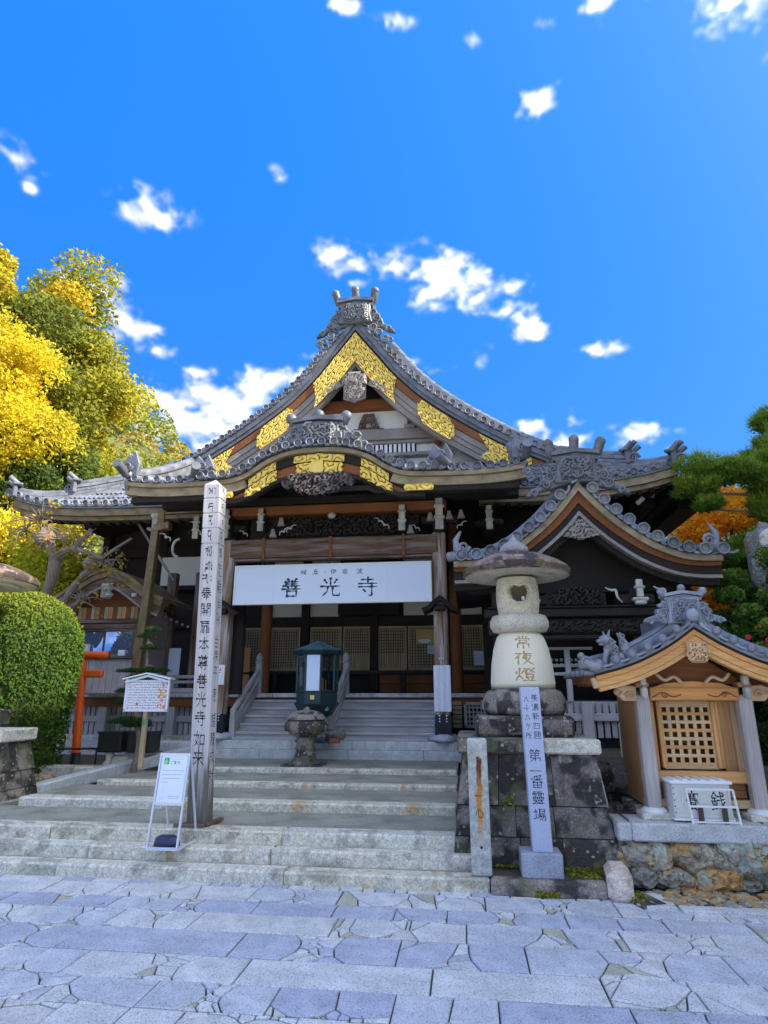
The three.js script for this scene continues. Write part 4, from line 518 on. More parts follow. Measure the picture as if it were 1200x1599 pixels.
  for (let x = -5.8; x < 1; x += 0.21) if (Math.abs(x - X0) > 1.5) { part('rafter', beam([x, 4.99, -10.02], [x, 5.75, -12.4], 0.08, 0.09), M.dark, hall); piece('rafter_end', (shared.rafterEnd ??= box(0.07, 0.08, 0.012)), M.grey, hall, x, 4.985, -10.005); }
  part('gable_backing', shape([[-1.5, 5.0], [1.5, 5.0], [1.1, 5.3], [0.6, 5.55], [-0.6, 5.55], [-1.1, 5.3]], 0.08, 0).translate(X0, 0, -11.7), M.inside, hall);
  part('side_beam', [span(4.3, 4.92, 5.52, 5.86, -26, -12.5, 0.02), span(4.5, 5.0, 5.30, 5.515, -26, -12.9, 0.02)], M.dark, hall);
  // beams and carved frieze between the posts
  part('porch_beam', [span(-4.42, -0.42, 4.10, 4.46, -11.32, -11.06, 0.03), span(-4.42, -0.42, 4.04, 4.09, -11.28, -11.1, 0.01)], M.oldDark, hall);
  for (const x of [-3.74, -2.44, -1.06]) part('beam_strap', span(x - 0.028, x + 0.028, 4.03, 4.47, -11.05, -11.03, 0.004), M.brown, hall);
  part('carved_frieze', carved(3.3, 0.42, 0.16, 150, 22, 101, null, 1.3).translate(X0, 4.68, -11.2), M.dark, hall);
  part('upper_beam', [span(-4.6, -0.25, 4.92, 5.10, -11.3, -11.0, 0.02), ], M.brown, hall); part('upper_beam', span(-5.9, 1.1, 5.14, 5.3, -11.3, -11.05, 0.02), M.dark, hall);
  part('beam_peg', ball(0.075, X0 + 0.02, 4.84, -10.92, 1.05, 0.85, 0.7), M.ivory, hall);
  // bracket sets: stacked blocks with pale end grain and pale-edged scrolls
  const bracket = (x, y, s, z = -10.9) => {
    const b = part('bracket_arm', [box(0.20 * s, 0.12 * s, 0.7, x, y + 0.06 * s, z - 0.36, 0.01), box(0.62 * s, 0.13 * s, 0.16, x, y + 0.22 * s, z - 0.28, 0.03), box(0.16 * s, 0.5 * s, 0.6, x, y + 0.3 * s, z - 0.4, 0.01)], M.dark, hall);
    part('bracket_end', [box(0.13 * s, 0.17 * s, 0.05, x, y + 0.085 * s, z, 0.01), box(0.17 * s, 0.06 * s, 0.06, x, y + 0.2 * s, z, 0.012), box(0.12 * s, 0.13 * s, 0.05, x, y + 0.295 * s, z, 0.01), box(0.165 * s, 0.055 * s, 0.06, x, y + 0.385 * s, z, 0.012), box(0.12 * s, 0.10 * s, 0.05, x, y + 0.47 * s, z, 0.01)], M.ivory, b);
  };
  bracket(-3.78, 4.58, 0.85); bracket(-1.07, 4.50, 0.95); bracket(-0.38, 4.50, 1.15); bracket(-4.48, 4.46, 1.1); bracket(0.55, 4.6, 0.9, -11.4); bracket(-5.3, 4.6, 0.9, -11.4);
  const wisp = (x, y, s, k, z = -10.98) => part('scroll_edge', tube(curve([[x, y], [x + 0.01 * s * k, y + 0.07 * s], [x + 0.07 * s * k, y + 0.09 * s], [x + 0.10 * s * k, y + 0.07 * s], [x + 0.12 * s * k, y + 0.14 * s], [x + 0.19 * s * k, y + 0.17 * s], [x + 0.23 * s * k, y + 0.16 * s]].map(([a, b]) => [a, b, z]), 16), [...Array(17).keys()].map((i) => 0.02 * s * (1 - 0.5 * Math.abs(i / 8 - 1))), 6), M.ivory, hall);
  for (const [x, y, s, k] of [[-3.42, 4.50, 0.9, 1], [-3.28, 4.56, 0.8, 1], [-1.32, 4.56, 0.9, -1], [-1.44, 4.66, 0.7, -1], [-0.06, 4.52, 0.8, 1], [-0.75, 4.5, 0.7, -1], [-4.05, 4.5, 0.7, -1], [-4.9, 4.5, 0.9, -1], [-5.05, 4.7, 0.8, -1], [-5.6, 4.45, 1, -1]]) wisp(x, y, s, k);
  for (const [x, y] of [[-3.55, 4.48], [-3.4, 4.70], [-0.92, 4.47], [-0.55, 4.7], [-0.2, 4.72], [0.02, 4.73]]) part('bracket_block', shape([[-0.06, 0], [-0.035, 0.07], [-0.02, 0.14], [0.02, 0.14], [0.035, 0.07], [0.06, 0]], 0.1, 0.01).translate(x, y, -11.06), M.grey, hall);
}
{ // porch posts on stone bases with black metal shoes, and the side posts behind
  for (const [x, w] of [[-4.46, 0.25], [-0.41, 0.25]]) {
    part('porch_post', [span(x - w / 2, x + w / 2, 0.93, 4.5, -11.33, -11.08, 0.03)], M.old, hall);
    part('post_base', [lathe([[0, 0], [0.27, 0], [0.29, 0.05], [0.25, 0.11], [0.2, 0.13], [0, 0.13]], x, 0.825, -11.2, 4).rotateY(0)], stone(0.74, 0.76, 0.82), hall);
    const shoe = shape([[-0.135, 0], [0.135, 0], [0.135, 0.30], [0.11, 0.335], [0.08, 0.30], [0.05, 0.30], [0.02, 0.345], [-0.02, 0.345], [-0.05, 0.30], [-0.08, 0.30], [-0.11, 0.335], [-0.135, 0.30]], 0.27, 0.004);
    const sh = part('post_shoe', shoe.translate(x, 0.94, -11.345), M.iron, hall);
    for (const d of [-0.06, 0.06]) for (let i = 0; i < 3; i++) part('shoe_stud', cyl(0.012, 0.012, 0.012, x + d, 1.16 + i * 0.045, -11.072, 8, [Math.PI / 2, 0, 0]), M.alu, sh);
    for (let i = 0; i < 7; i++) part('shoe_rib', span(x - 0.115 + i * 0.034, x - 0.1 + i * 0.034, 0.95, 1.12, -11.08, -11.068), M.iron, sh);
    const cap = mirror([[0, 3.27], [0.1, 3.20], [0.2, 3.10], [0.32, 3.045]], x); part('post_hood', [strip(cap, -0.05, 0.0, -11.45, -10.93), strip(cap, 0.003, 0.02, -11.47, -10.91), box(0.2, 0.1, 0.2, x, 3.08, -11.05, 0.02)], M.dark, hall);
  }
  for (const [x, z, m] of [[-4.3, -13.2, M.brown], [-0.17, -13.2, M.brown], [-4.3, -11.55, M.dark]]) part('round_post', cyl(0.125, 0.115, 3.6, x, 3.4, z, 16), m, hall);
  part('tie_beam', [beam([-4.46, 4.2, -11.2], [-4.4, 4.35, -14.6], 0.16, 0.26), beam([-0.41, 4.2, -11.2], [-0.3, 4.35, -14.6], 0.16, 0.26)], M.dark, hall);
}
{ // front wall of the hall: posts, plaster, lattice panels
  const z = -14.7, p = (n, a, b, y0, y1, d0, d1, m, c = 0) => part(n, span(a, b, y0, y1, z + d0, z + d1, c), m, hall);
  part('back_wall', [span(-9.3, 4.1, 1.5, 6.4, z - 0.3, z - 0.1)], M.inside, hall);
  part('side_wall', [span(-9.4, -9.2, 0.7, 6.2, -26, z - 0.1), span(4.0, 4.2, 0.7, 6.2, -26, z - 0.1), span(-9.4, 4.2, 0.7, 6.5, -26.6, -26.4)], M.dark, hall);
  for (const x of [-9.2, -7.6, -5.9, -4.76, -3.80, -2.12, -0.42, 0.55, 2.2, 4.05]) p('wall_post', x - 0.10, x + 0.10, 1.5, 6.2, -0.12, 0.10, M.dark, 0.012);
  p('lintel', -9.2, 4.1, 3.17, 3.40, -0.1, 0.06, M.dark, 0.01); p('lintel', -9.2, 4.1, 5.0, 5.25, -0.1, 0.08, M.dark, 0.01);
  for (const [a, b] of [[-4.66, -3.9], [-3.7, -3.0], [-1.42, -0.52], [-0.32, 0.45], [0.65, 2.1]]) p('plaster_panel', a, b, 3.41, 4.99, -0.1, 0.0, M.cream);
  p('plaster_panel', -7.5, -6.0, 4.2, 4.92, -0.1, 0.30, M.plaster); p('panel_frame', -7.56, -5.9, 4.08, 4.19, -0.1, 0.36, M.dark, 0.01);
  part('transom_dark', span(-3.0, -1.5, 3.42, 4.6, z, z + 0.12, 0.02), M.dark, hall);  // dark panel put in for the shade of an open transom
  const bays = [[-5.62, -4.88, 0], [-4.65, -3.92, 0], [-3.68, -2.9, 1], [-2.87, -2.2, 1], [-2.04, -1.35, 1], [-1.32, -0.52, 0], [-0.3, 0.43, 0], [0.66, 1.3, 0], [1.33, 2.05, 0]];
  for (const [a, b, k] of bays) {
    const pn = part('lattice_panel', [span(a, b, 2.14, 2.2, z, z + 0.05, 0.006), span(a, b, 3.1, 3.16, z, z + 0.05, 0.006), span(a, a + 0.04, 2.2, 3.1, z, z + 0.05, 0.006), span(b - 0.04, b, 2.2, 3.1, z, z + 0.05, 0.006)], M.lattice, hall);
    const lowest = k ? 2.55 : 2.2, bars = [], W = b - a - 0.08, nx = 11, ny = Math.round((3.1 - lowest) / 0.066);
    part('paper', span(a + 0.04, b - 0.04, lowest, 3.1, z - 0.005, z + 0.027), M.paperBoard, pn);
    for (let i = 0; i < nx; i++) bars.push(span(a + 0.04 + (W * (i + 0.5)) / nx - 0.021, a + 0.04 + (W * (i + 0.5)) / nx + 0.021, 2.2, 3.1, z + 0.005, z + 0.03));
    part('lattice_bar', bars, M.lattice, pn);
    const hb = []; for (let j = 0; j <= ny; j++) { const y = mix(lowest, 3.1, j / ny); hb.push(span(a + 0.04, b - 0.04, y - 0.008, y + 0.008, z + 0.031, z + 0.040)); } for (let i = 0; i <= nx; i++) { const x = a + 0.04 + (W * i) / nx; hb.push(span(x - 0.010, x + 0.010, lowest, 3.1, z + 0.030, z + 0.038)); } part('lattice_shadow_bar', hb, M.latticeShade, pn);  // dark bars stand in for the shade in the lattice gaps
    pn.children[2].name = 'gap_shade_bars';
  }
  part('sill', [span(-5.9, 2.1, 2.06, 2.13, z, z + 0.2, 0.01)], M.brown, hall);
  for (const [a, b] of [[-5.6, -4.8], [-2.0, -0.5], [-0.3, 0.5]]) part('wall_board', [span(a, b, 1.64, 1.83, z, z + 0.03, 0.008), span(a, b, 1.84, 2.05, z, z + 0.03, 0.008)], M.brown, hall);
  part('low_post', [span(-4.2, -4.1, 1.63, 2.05, -13.6, -13.5, 0.01), span(-1.4, -1.28, 1.63, 2.06, -13.7, -13.6, 0.01), span(-4.9, 0.6, 2.02, 2.08, -13.68, -13.55, 0.01)], M.dark, hall);
}
{ // veranda with a white edge, stairs, rails and the slatted skirt
  const r = rand(9), white = mat(0.86, 0.86, 0.87, { map: mottle });
  for (let z = -14.7, i = 0; z < -12.75; z += 0.28, i++) part('floor_board', span(-9.3, 4.2, 1.52, 1.6, z, z + 0.276, 0.004), M.stair, hall);
  for (let x = -9.3; x < 4.2; x += 0.9) if (!(x > 4)) part('veranda_edge', span(x + 0.002, Math.min(4.2, x + 0.898), 1.545, 1.625, -12.78, -12.6, 0.008), white, hall);
  part('edge_beam', span(-9.3, 4.2, 1.36, 1.535, -12.8, -12.66, 0.01), M.brown, hall);
  const ys = [0.83, 0.965, 1.10, 1.235, 1.37, 1.50], zs = [-11.36, -11.62, -11.88, -12.14, -12.4, -12.64];
  for (let i = 0; i < 5; i++) {
    let x = -4.28; while (x < -0.56) { const w = Math.min(-0.56 - x, 1.85 + r() * 0.01); part('stair_tread', span(x + 0.002, x + w - 0.002, ys[i + 1] - 0.05, ys[i + 1], zs[i] - 0.29, zs[i] + 0.03, 0.008), [M.stair, M.pale, M.rail][Math.floor(r() * 3)], hall); x += w; }
    part('stair_riser', span(-4.26, -0.58, ys[i], ys[i + 1] - 0.05, zs[i] - 0.03, zs[i], 0), M.stair, hall);
  }
  part('stair_tread', span(-4.3, -0.55, 0.83, 0.875, -11.5, -11.2, 0.008), M.pale, hall);
  for (const x of [-4.33, -0.52]) part('stair_string', shape([[-11.3, 0.83], [-11.3, 1.0], [-12.62, 1.56], [-12.62, 0.83]].map(([a, b]) => [-a, b]), 0.07, 0.01).rotateY(-Math.PI / 2).scale(1, 1, -1).translate(x + 0.035, 0, 0), M.rail, hall);
  for (const x of [-4.22, -2.40]) {                                     // sloping rails beside and in the middle of the stairs
    part('stair_rail', [beam([x, 1.32, -11.3], [x, 2.12, -12.68], 0.09, 0.09, 0.015), beam([x, 1.10, -11.3], [x, 1.9, -12.68], 0.06, 0.08, 0.01), beam([x, 0.95, -11.36], [x, 1.72, -12.6], 0.06, 0.12, 0.01), span(x - 0.05, x + 0.05, 0.85, 1.36, -11.36, -11.26, 0.01)], M.stair, hall);
    part('newel_post', [cyl(0.075, 0.07, 0.62, x, 1.92, -12.62, 12), lathe([[0, 0.16], [0.03, 0.14], [0.07, 0.08], [0.075, 0.03], [0.05, 0], [0.085, -0.02], [0.085, -0.05], [0, -0.05]], x, 2.27, -12.62, 14)], M.stair, hall);
  }
  for (const [a, b] of [[-9.3, -5.1], [0.9, 4.1]]) {
    part('rail_bar', [span(a, b, 1.92, 1.99, -12.72, -12.64, 0.02)], M.rail, hall); part('rail_bar', [span(a, b, 1.82, 1.88, -12.71, -12.65, 0.01)], M.rail, hall); part('rail_bar', span(a, b, 1.63, 1.73, -12.74, -12.63, 0.012), M.rail, hall);
    for (let x = a + 0.35; x < b; x += 0.95) part('rail_post', span(x - 0.05, x + 0.05, 1.73, 1.97, -12.73, -12.645, 0.01), M.rail, hall);
    for (let x = a + 0.15; x < b; x += 0.117) part('skirt_slat', [span(x, x + 0.095, 0.79, 1.06, -12.93, -12.9, 0.006), span(x, x + 0.095, 1.16, 1.44, -12.93, -12.9, 0.006)], M.rail, hall);
    part('skirt_rail', span(a, b, 1.05, 1.17, -12.92, -12.84, 0.01), M.rail, hall); part('skirt_rail', span(a, b, 0.70, 0.79, -12.95, -12.82, 0.01), M.rail, hall);
    for (let x = a + 0.2; x < b; x += 1.5) part('veranda_post', span(x - 0.09, x + 0.09, 0.7, 1.54, -12.86, -12.70, 0.012), M.rail, hall);
    part('skirt_back', span(a, b, 0.7, 1.45, -13.1, -13.05), M.inside, hall);
  }
  for (const x of [-5.75, -6.4]) part('inner_post', span(x - 0.1, x + 0.1, 1.6, 4.2, -12.98, -12.8, 0.015), M.oldDark, hall);
  part('white_post_cover', span(-6.28, -6.02, 1.75, 2.55, -12.78, -12.76, 0.004), mat(0.62, 0.68, 0.82, { roughness: 0.6 }), hall);
  part('door_board', [span(-5.6, -5.2, 1.62, 2.6, -13.6, -13.55), span(-5.15, -4.75, 1.62, 2.6, -13.6, -13.55)], M.new3, hall);
  for (let i = 0; i < 14; i++) piece('rafter_end', (shared.dot ??= box(0.05, 0.05, 0.02)), M.ivory, hall, -6.5 + i * 0.11, 3.25 - i * 0.048, -12.6 - i * 0.05);
  part('corridor_eave', beam([-6.6, 3.36, -12.7], [-4.9, 2.6, -13.4], 0.2, 0.07), M.dark, hall);
  // right of the stairs: louvred boards, a barred vent, posts that run up to the side porch
  for (let i = 0; i < 6; i++) part('louvre_board', span(-0.28, -0.1, 0.98 + i * 0.085, 1.05 + i * 0.085, -12.66, -12.62, 0.006), M.lattice, hall);
  part('vent_frame', [span(-0.06, 0.4, 1.4, 1.46, -12.68, -12.6, 0.01), span(-0.06, 0.4, 0.98, 1.04, -12.68, -12.6, 0.01), span(-0.06, 0.0, 0.98, 1.46, -12.68, -12.6, 0.01)], M.rail, hall);
  for (let i = 0; i < 5; i++) part('vent_bar', span(0.03 + i * 0.075, 0.055 + i * 0.075, 1.04, 1.4, -12.67, -12.63), M.rail, hall);
  for (let i = 0; i < 4; i++) part('vent_bar', span(0, 0.4, 1.09 + i * 0.085, 1.115 + i * 0.085, -12.66, -12.635), M.rail, hall);
  part('skirt_back', span(-0.3, 0.9, 0.8, 1.5, -12.9, -12.8), M.inside, hall);
  // copper downspout at the left corner of the porch roof
  part('downspout', [beam([-5.96, 5.15, -11.2], [-5.98, 4.85, -11.25], 0.14, 0.14, 0.01), beam([-5.75, 4.84, -11.22], [-6.1, 4.8, -11.26], 0.15, 0.15, 0.01), beam([-6.06, 4.8, -11.26], [-6.2, 1.75, -11.35], 0.15, 0.15, 0.01)], M.copper, hall);
  part('bracket_end', [box(0.13, 0.3, 0.08, -6.12, 4.95, -11.3, 0.02), box(0.2, 0.08, 0.1, -6.12, 5.08, -11.3, 0.02)], M.ivory, hall);
  for (const [x, y, a] of [[-5.72, 4.35, 0.5]]) part('scroll_edge', tube(curve([[x + 0.1, y + 0.26, -11.4], [x, y + 0.2, -11.4], [x - 0.03, y + 0.05, -11.4], [x + 0.02, y - 0.08, -11.4], [x + 0.1, y - 0.12, -11.4]], 14), 0.035 * a + 0.01, 7), M.ivory, hall);
  // struts in the dark under the left eave
  part('eave_strut', [beam([-7.3, 5.4, -12.6], [-6.3, 4.0, -12.7], 0.05, 0.05), beam([-9.2, 4.55, -12.8], [-8.4, 5.2, -12.7], 0.05, 0.05), beam([-8.3, 4.5, -12.8], [-7.4, 5.0, -12.7], 0.05, 0.05)], M.grey, hall);
  part('white_nosing', [box(0.22, 0.07, 0.07, -8.35, 5.12, -12.5, 0.02, [0, 0, 0.5]), box(0.07, 0.2, 0.07, -8.3, 5.12, -12.5, 0.02, [0, 0, 0.3]), box(0.22, 0.07, 0.06, -6.8, 5.1, -12.4, 0.02, [0, 0, -0.4]), box(0.2, 0.09, 0.07, 3.62, 5.35, -12.4, 0.02, [0, 0, 0.7])], M.ivory, hall);
}
// ---------------------------------------------------------------- side porch with a plain pointed gable, right of the stairs
{
  const t = thing('side_porch', 'dark timber side porch with grey tiled curved gable behind the big stone lantern', 'porch', [1.76, 0.9, -9.5]), x0 = 1.76;
  const half = curve([[0, 4.60], [0.16, 4.40], [0.33, 4.20], [0.51, 4.02], [0.70, 3.86], [0.90, 3.71], [1.12, 3.59], [1.35, 3.50], [1.58, 3.46], [1.88, 3.45]], 26), c = mirror(half, x0), zf = -9.0;
  part('porch_roof', strip(c, -0.10, 0.03, -12.6, zf - 0.1), M.tileDark, t);
  part('verge_lip', strip(c, -0.05, 0.035, zf - 0.4, zf + 0.02), M.fascia, t);
  const pts = along(c, 0.236, 0.12);
  for (const p of pts) { const n = [-Math.sin(p[2]), Math.cos(p[2])]; if (Math.abs(p[0] - x0) > 0.07) piece('verge_tile', disc(0.088), tone(), t, p[0] + n[0] * 0.115, p[1] + n[1] * 0.115, zf + 0.08, [0, 0, p[2]]); piece('verge_pan', pan(0.17, 0.035), tone(), t, p[0] + Math.cos(p[2]) * 0.118 + n[0] * 0.10, p[1] + Math.sin(p[2]) * 0.118 + n[1] * 0.10, zf + 0.05, [0, 0, p[2]]); }
  piece('verge_tile', disc(0.095), tone(), t, x0, 4.78, zf + 0.1);
  for (const k of [-1, 1]) { const h = c.filter((p) => k * (p[0] - x0) > 0.1); part('descending_ridge', [strip(h, 0.12, 0.21, zf - 0.75, zf - 0.28), strip(h, 0.22, 0.27, zf - 0.66, zf - 0.36)], M.tileBlue, t); const rows = []; for (let z = zf - 1; z > -12.4; z -= 0.26) rows.push(strip(h, 0.03, 0.10, z - 0.11, z)); part('cover_tile', rows, M.tile2, t, { kind: 'stuff' }); }
  part('ridge', [span(x0 - 0.2, x0 + 0.2, 4.6, 4.95, -12.4, zf - 0.3)], M.tile2, t);
  ridgeEnd(t, x0, 4.66, zf - 0.02, 1.28, 0.60, { drop: 0.42, rodL: 0.22, tilt: 1.0 });
  for (const k of [-1, 1]) { const e = [x0 + k * 1.86, 3.53, zf]; part('corner_tile', [cyl(0.075, 0.08, 0.3, e[0] - k * 0.04, e[1] + 0.05, zf - 0.02, 12, [Math.PI / 2, 0, k * 1.0]), tube([[e[0] - k * 0.05, e[1] + 0.1, zf], [e[0] - k * 0.02, e[1] + 0.28, zf], [e[0] - k * 0.1, e[1] + 0.42, zf - 0.02]], [0.07, 0.045, 0.02], 8), spiral(e[0] - k * 0.14, e[1] + 0.17, zf + 0.03, 0.09, 0.03, 1.6, k)], M.tile, t); }
  part('barge_board', strip(c, (s) => -0.10 - 0.06 * (1 - Math.abs(s - 0.5) * 2), -0.053, zf - 0.3, zf - 0.06), M.brown, t); part('barge_board', strip(c, -0.225, (s) => -0.105 - 0.06 * (1 - Math.abs(s - 0.5) * 2), zf - 0.28, zf - 0.09), M.dark, t); part('barge_board', strip(c, -0.275, -0.23, zf - 0.28, zf - 0.08), M.grey, t); part('barge_board', strip(c, -0.36, -0.28, zf - 0.34, zf - 0.2), M.dark, t);
  part('gable_carving', carved(0.82, 0.36, 0.1, 46, 22, 120, (u, v) => v < 1 - Math.abs(u - 0.5) * 1.5 && v > 0.04 + 0.5 * Math.abs(u - 0.5), 1.5).translate(x0, 3.96, zf - 0.2), M.grey, t);
  part('gable_backing', shape([[x0 - 1.7, 3.1], [x0 + 1.7, 3.1], [x0 + 0.9, 3.55], [x0, 4.25], [x0 - 0.9, 3.55]], 0.06, 0).translate(0, 0, zf - 0.75), M.dark, t);
  part('soffit', strip(c, -0.2, -0.13, -12.5, zf - 0.25), M.dark, t);
  part('carved_frieze', carved(0.86, 0.30, 0.09, 54, 18, 131, (u, v) => v < 1.05 - Math.abs(u - 0.5) * 0.8, 1.5).translate(1.63, 2.97, zf - 0.25), M.dark, t);
  part('cross_beam', [span(x0 - 1.45, x0 + 1.35, 2.68, 2.8, zf - 0.4, zf - 0.2, 0.012), span(x0 - 1.4, x0 + 1.3, 2.805, 2.83, zf - 0.4, zf - 0.17, 0.008), span(x0 - 1.4, x0 + 1.3, 2.42, 2.66, zf - 0.42, zf - 0.26, 0.02), span(x0 - 0.62, x0 + 0.3, 2.36, 2.415, zf - 0.4, zf - 0.22, 0.01)], M.dark, t);
  part('beam_carving', carved(2.3, 0.2, 0.05, 90, 10, 141, null, 1.6).translate(x0 - 0.05, 2.54, zf - 0.27), M.dark, t);
  for (const [x, y, s] of [[2.50, 2.9, 1], [1.0, 2.9, 1]]) { part('bracket_arm', box(0.5, 0.16, 0.5, x, y + 0.02, zf - 0.5, 0.03), M.dark, t); part('bracket_end', [box(0.22 * s, 0.05, 0.1, x, y, zf - 0.12, 0.015), box(0.15 * s, 0.06, 0.1, x, y - 0.045, zf - 0.12, 0.015), box(0.09 * s, 0.13, 0.06, x, y + 0.09, zf - 0.1, 0.012), box(0.14 * s, 0.04, 0.08, x, y + 0.17, zf - 0.11, 0.01), box(0.09 * s, 0.1, 0.06, x, y + 0.23, zf - 0.1, 0.01)], M.ivory, t); }
  for (const [x, y, k] of [[2.05, 2.95, 1], [2.72, 2.95, 1], [0.72, 2.9, -1]]) part('scroll_edge', tube(curve([[x, y + 0.14], [x + 0.08, y + 0.1], [x + 0.14, y + 0.1], [x + 0.16, y], [x + 0.22 * k, y - 0.08]].map(([a, b]) => [a, b, zf - 0.2]), 14), [...Array(15).keys()].map((i) => 0.008 + 0.014 * Math.sin((i / 14) * 3.1)), 6), M.ivory, t);
  part('porch_post', [span(x0 - 1.33, x0 - 1.12, 0.9, 3.1, zf - 0.55, zf - 0.34, 0.02), span(x0 + 0.66, x0 + 0.87, 0.9, 3.1, zf - 0.55, zf - 0.34, 0.02)], M.dark, t);
  part('porch_wall', [span(x0 - 1.4, x0 + 1.5, 0.9, 3.6, -12.4, -12.3), span(x0 + 1.4, x0 + 1.5, 0.9, 3.4, -12.3, zf - 0.6), span(x0 - 1.4, x0 + 1.5, 3.4, 3.45, -12.3, zf - 0.8)], M.inside, t);
  part('porch_floor', span(x0 - 1.5, x0 + 1.5, 1.35, 1.5, -12.3, zf - 0.75, 0.01), M.rail, t);
  // pale rails and boards that show below the beams, left of the small shrine
  part('rail_bar', [span(x0 - 1.1, x0 + 0.6, 1.99, 2.035, zf - 0.7, zf - 0.65, 0.01), span(x0 - 1.1, x0 + 0.6, 1.87, 1.915, zf - 0.7, zf - 0.65, 0.01), span(x0 - 0.62, x0 + 0.12, 2.24, 2.28, zf - 0.7, zf - 0.64, 0.008)], M.rail, t);
  part('rail_post', [span(x0 - 0.29, x0 - 0.21, 1.5, 2.24, zf - 0.72, zf - 0.64, 0.01)], M.rail, t);
  part('door_board', [span(x0 - 0.75, x0 - 0.46, 1.5, 2.1, zf - 1.3, zf - 1.27)], M.rail, t); part('door_board', [span(x0 - 0.95, x0 - 0.78, 1.5, 1.95, zf - 1.25, zf - 1.22)], M.new2, t); part('door_notice', span(x0 - 0.92, x0 - 0.79, 1.98, 2.14, zf - 1.24, zf - 1.235), M.paper, t);
  for (let i = 0; i < 6; i++) for (let j = 0; j < 2; j++) piece('bead', (shared.bead ??= ball(0.025, 0, 0, 0, 1, 1, 1, 8)), M.cream, t, x0 - 0.40 + i * 0.075, 2.05 + j * 0.075, zf - 1.28);
  for (let x = x0 - 1.3, i = 0; x < x0 + 0.75; x += 0.10, i++) part('skirt_slat', span(x, x + 0.075, 1.0, 1.48, zf - 0.72, zf - 0.70, 0.005), M.rail, t);
  part('skirt_rail', [span(x0 - 1.3, x0 + 0.5, 1.23, 1.34, zf - 0.70, zf - 0.63, 0.01)], M.rail, t); part('skirt_back', span(x0 - 1.4, x0 + 1.4, 0.3, 1.4, zf - 0.9, zf - 0.8), M.inside, t);
  part('veranda_post', [span(x0 - 0.12, x0 + 0.03, 0.6, 1.5, zf - 0.69, zf - 0.55, 0.012)], M.rail, t);
}
{ // the garden behind the stone lantern: earth bank with a stone edge
  const g = ground('right_garden'); g.userData.kind = 'structure';
  part('earth_bank', [span(0.0, 12, -0.04, 0.86, -14, -7.6), span(1.34, 12, -0.04, 0.52, -7.6, -6.3)], M.soil, g);
  part('soil_bed', span(0.16, 1.24, 0, 0.108, -6.4, -5.995), M.soil, g);
  for (let i = 0; i < 3; i++) part('bank_stone', span(1.42 + i * 0.32, 1.72 + i * 0.32, 0.5, 0.80, -7.75, -7.4, 0.03), [M.lichen2, M.lichen, M.step][i], g);
  for (let i = 0; i < 8; i++) part('bank_stone', rockGeo(0.22, 0.16, 0.2, 60 + i, 2).translate(1.35 + (i % 4) * 0.28, 0.42 + Math.floor(i / 4) * 0.32, -6.9 - Math.floor(i / 4) * 0.5), M.lichen, g);
  part('square_stone', box(0.34, 0.42, 0.34, 2.02, 1.06, -8.15, 0.02, [0, 0.12, 0]), M.cream, g);
}
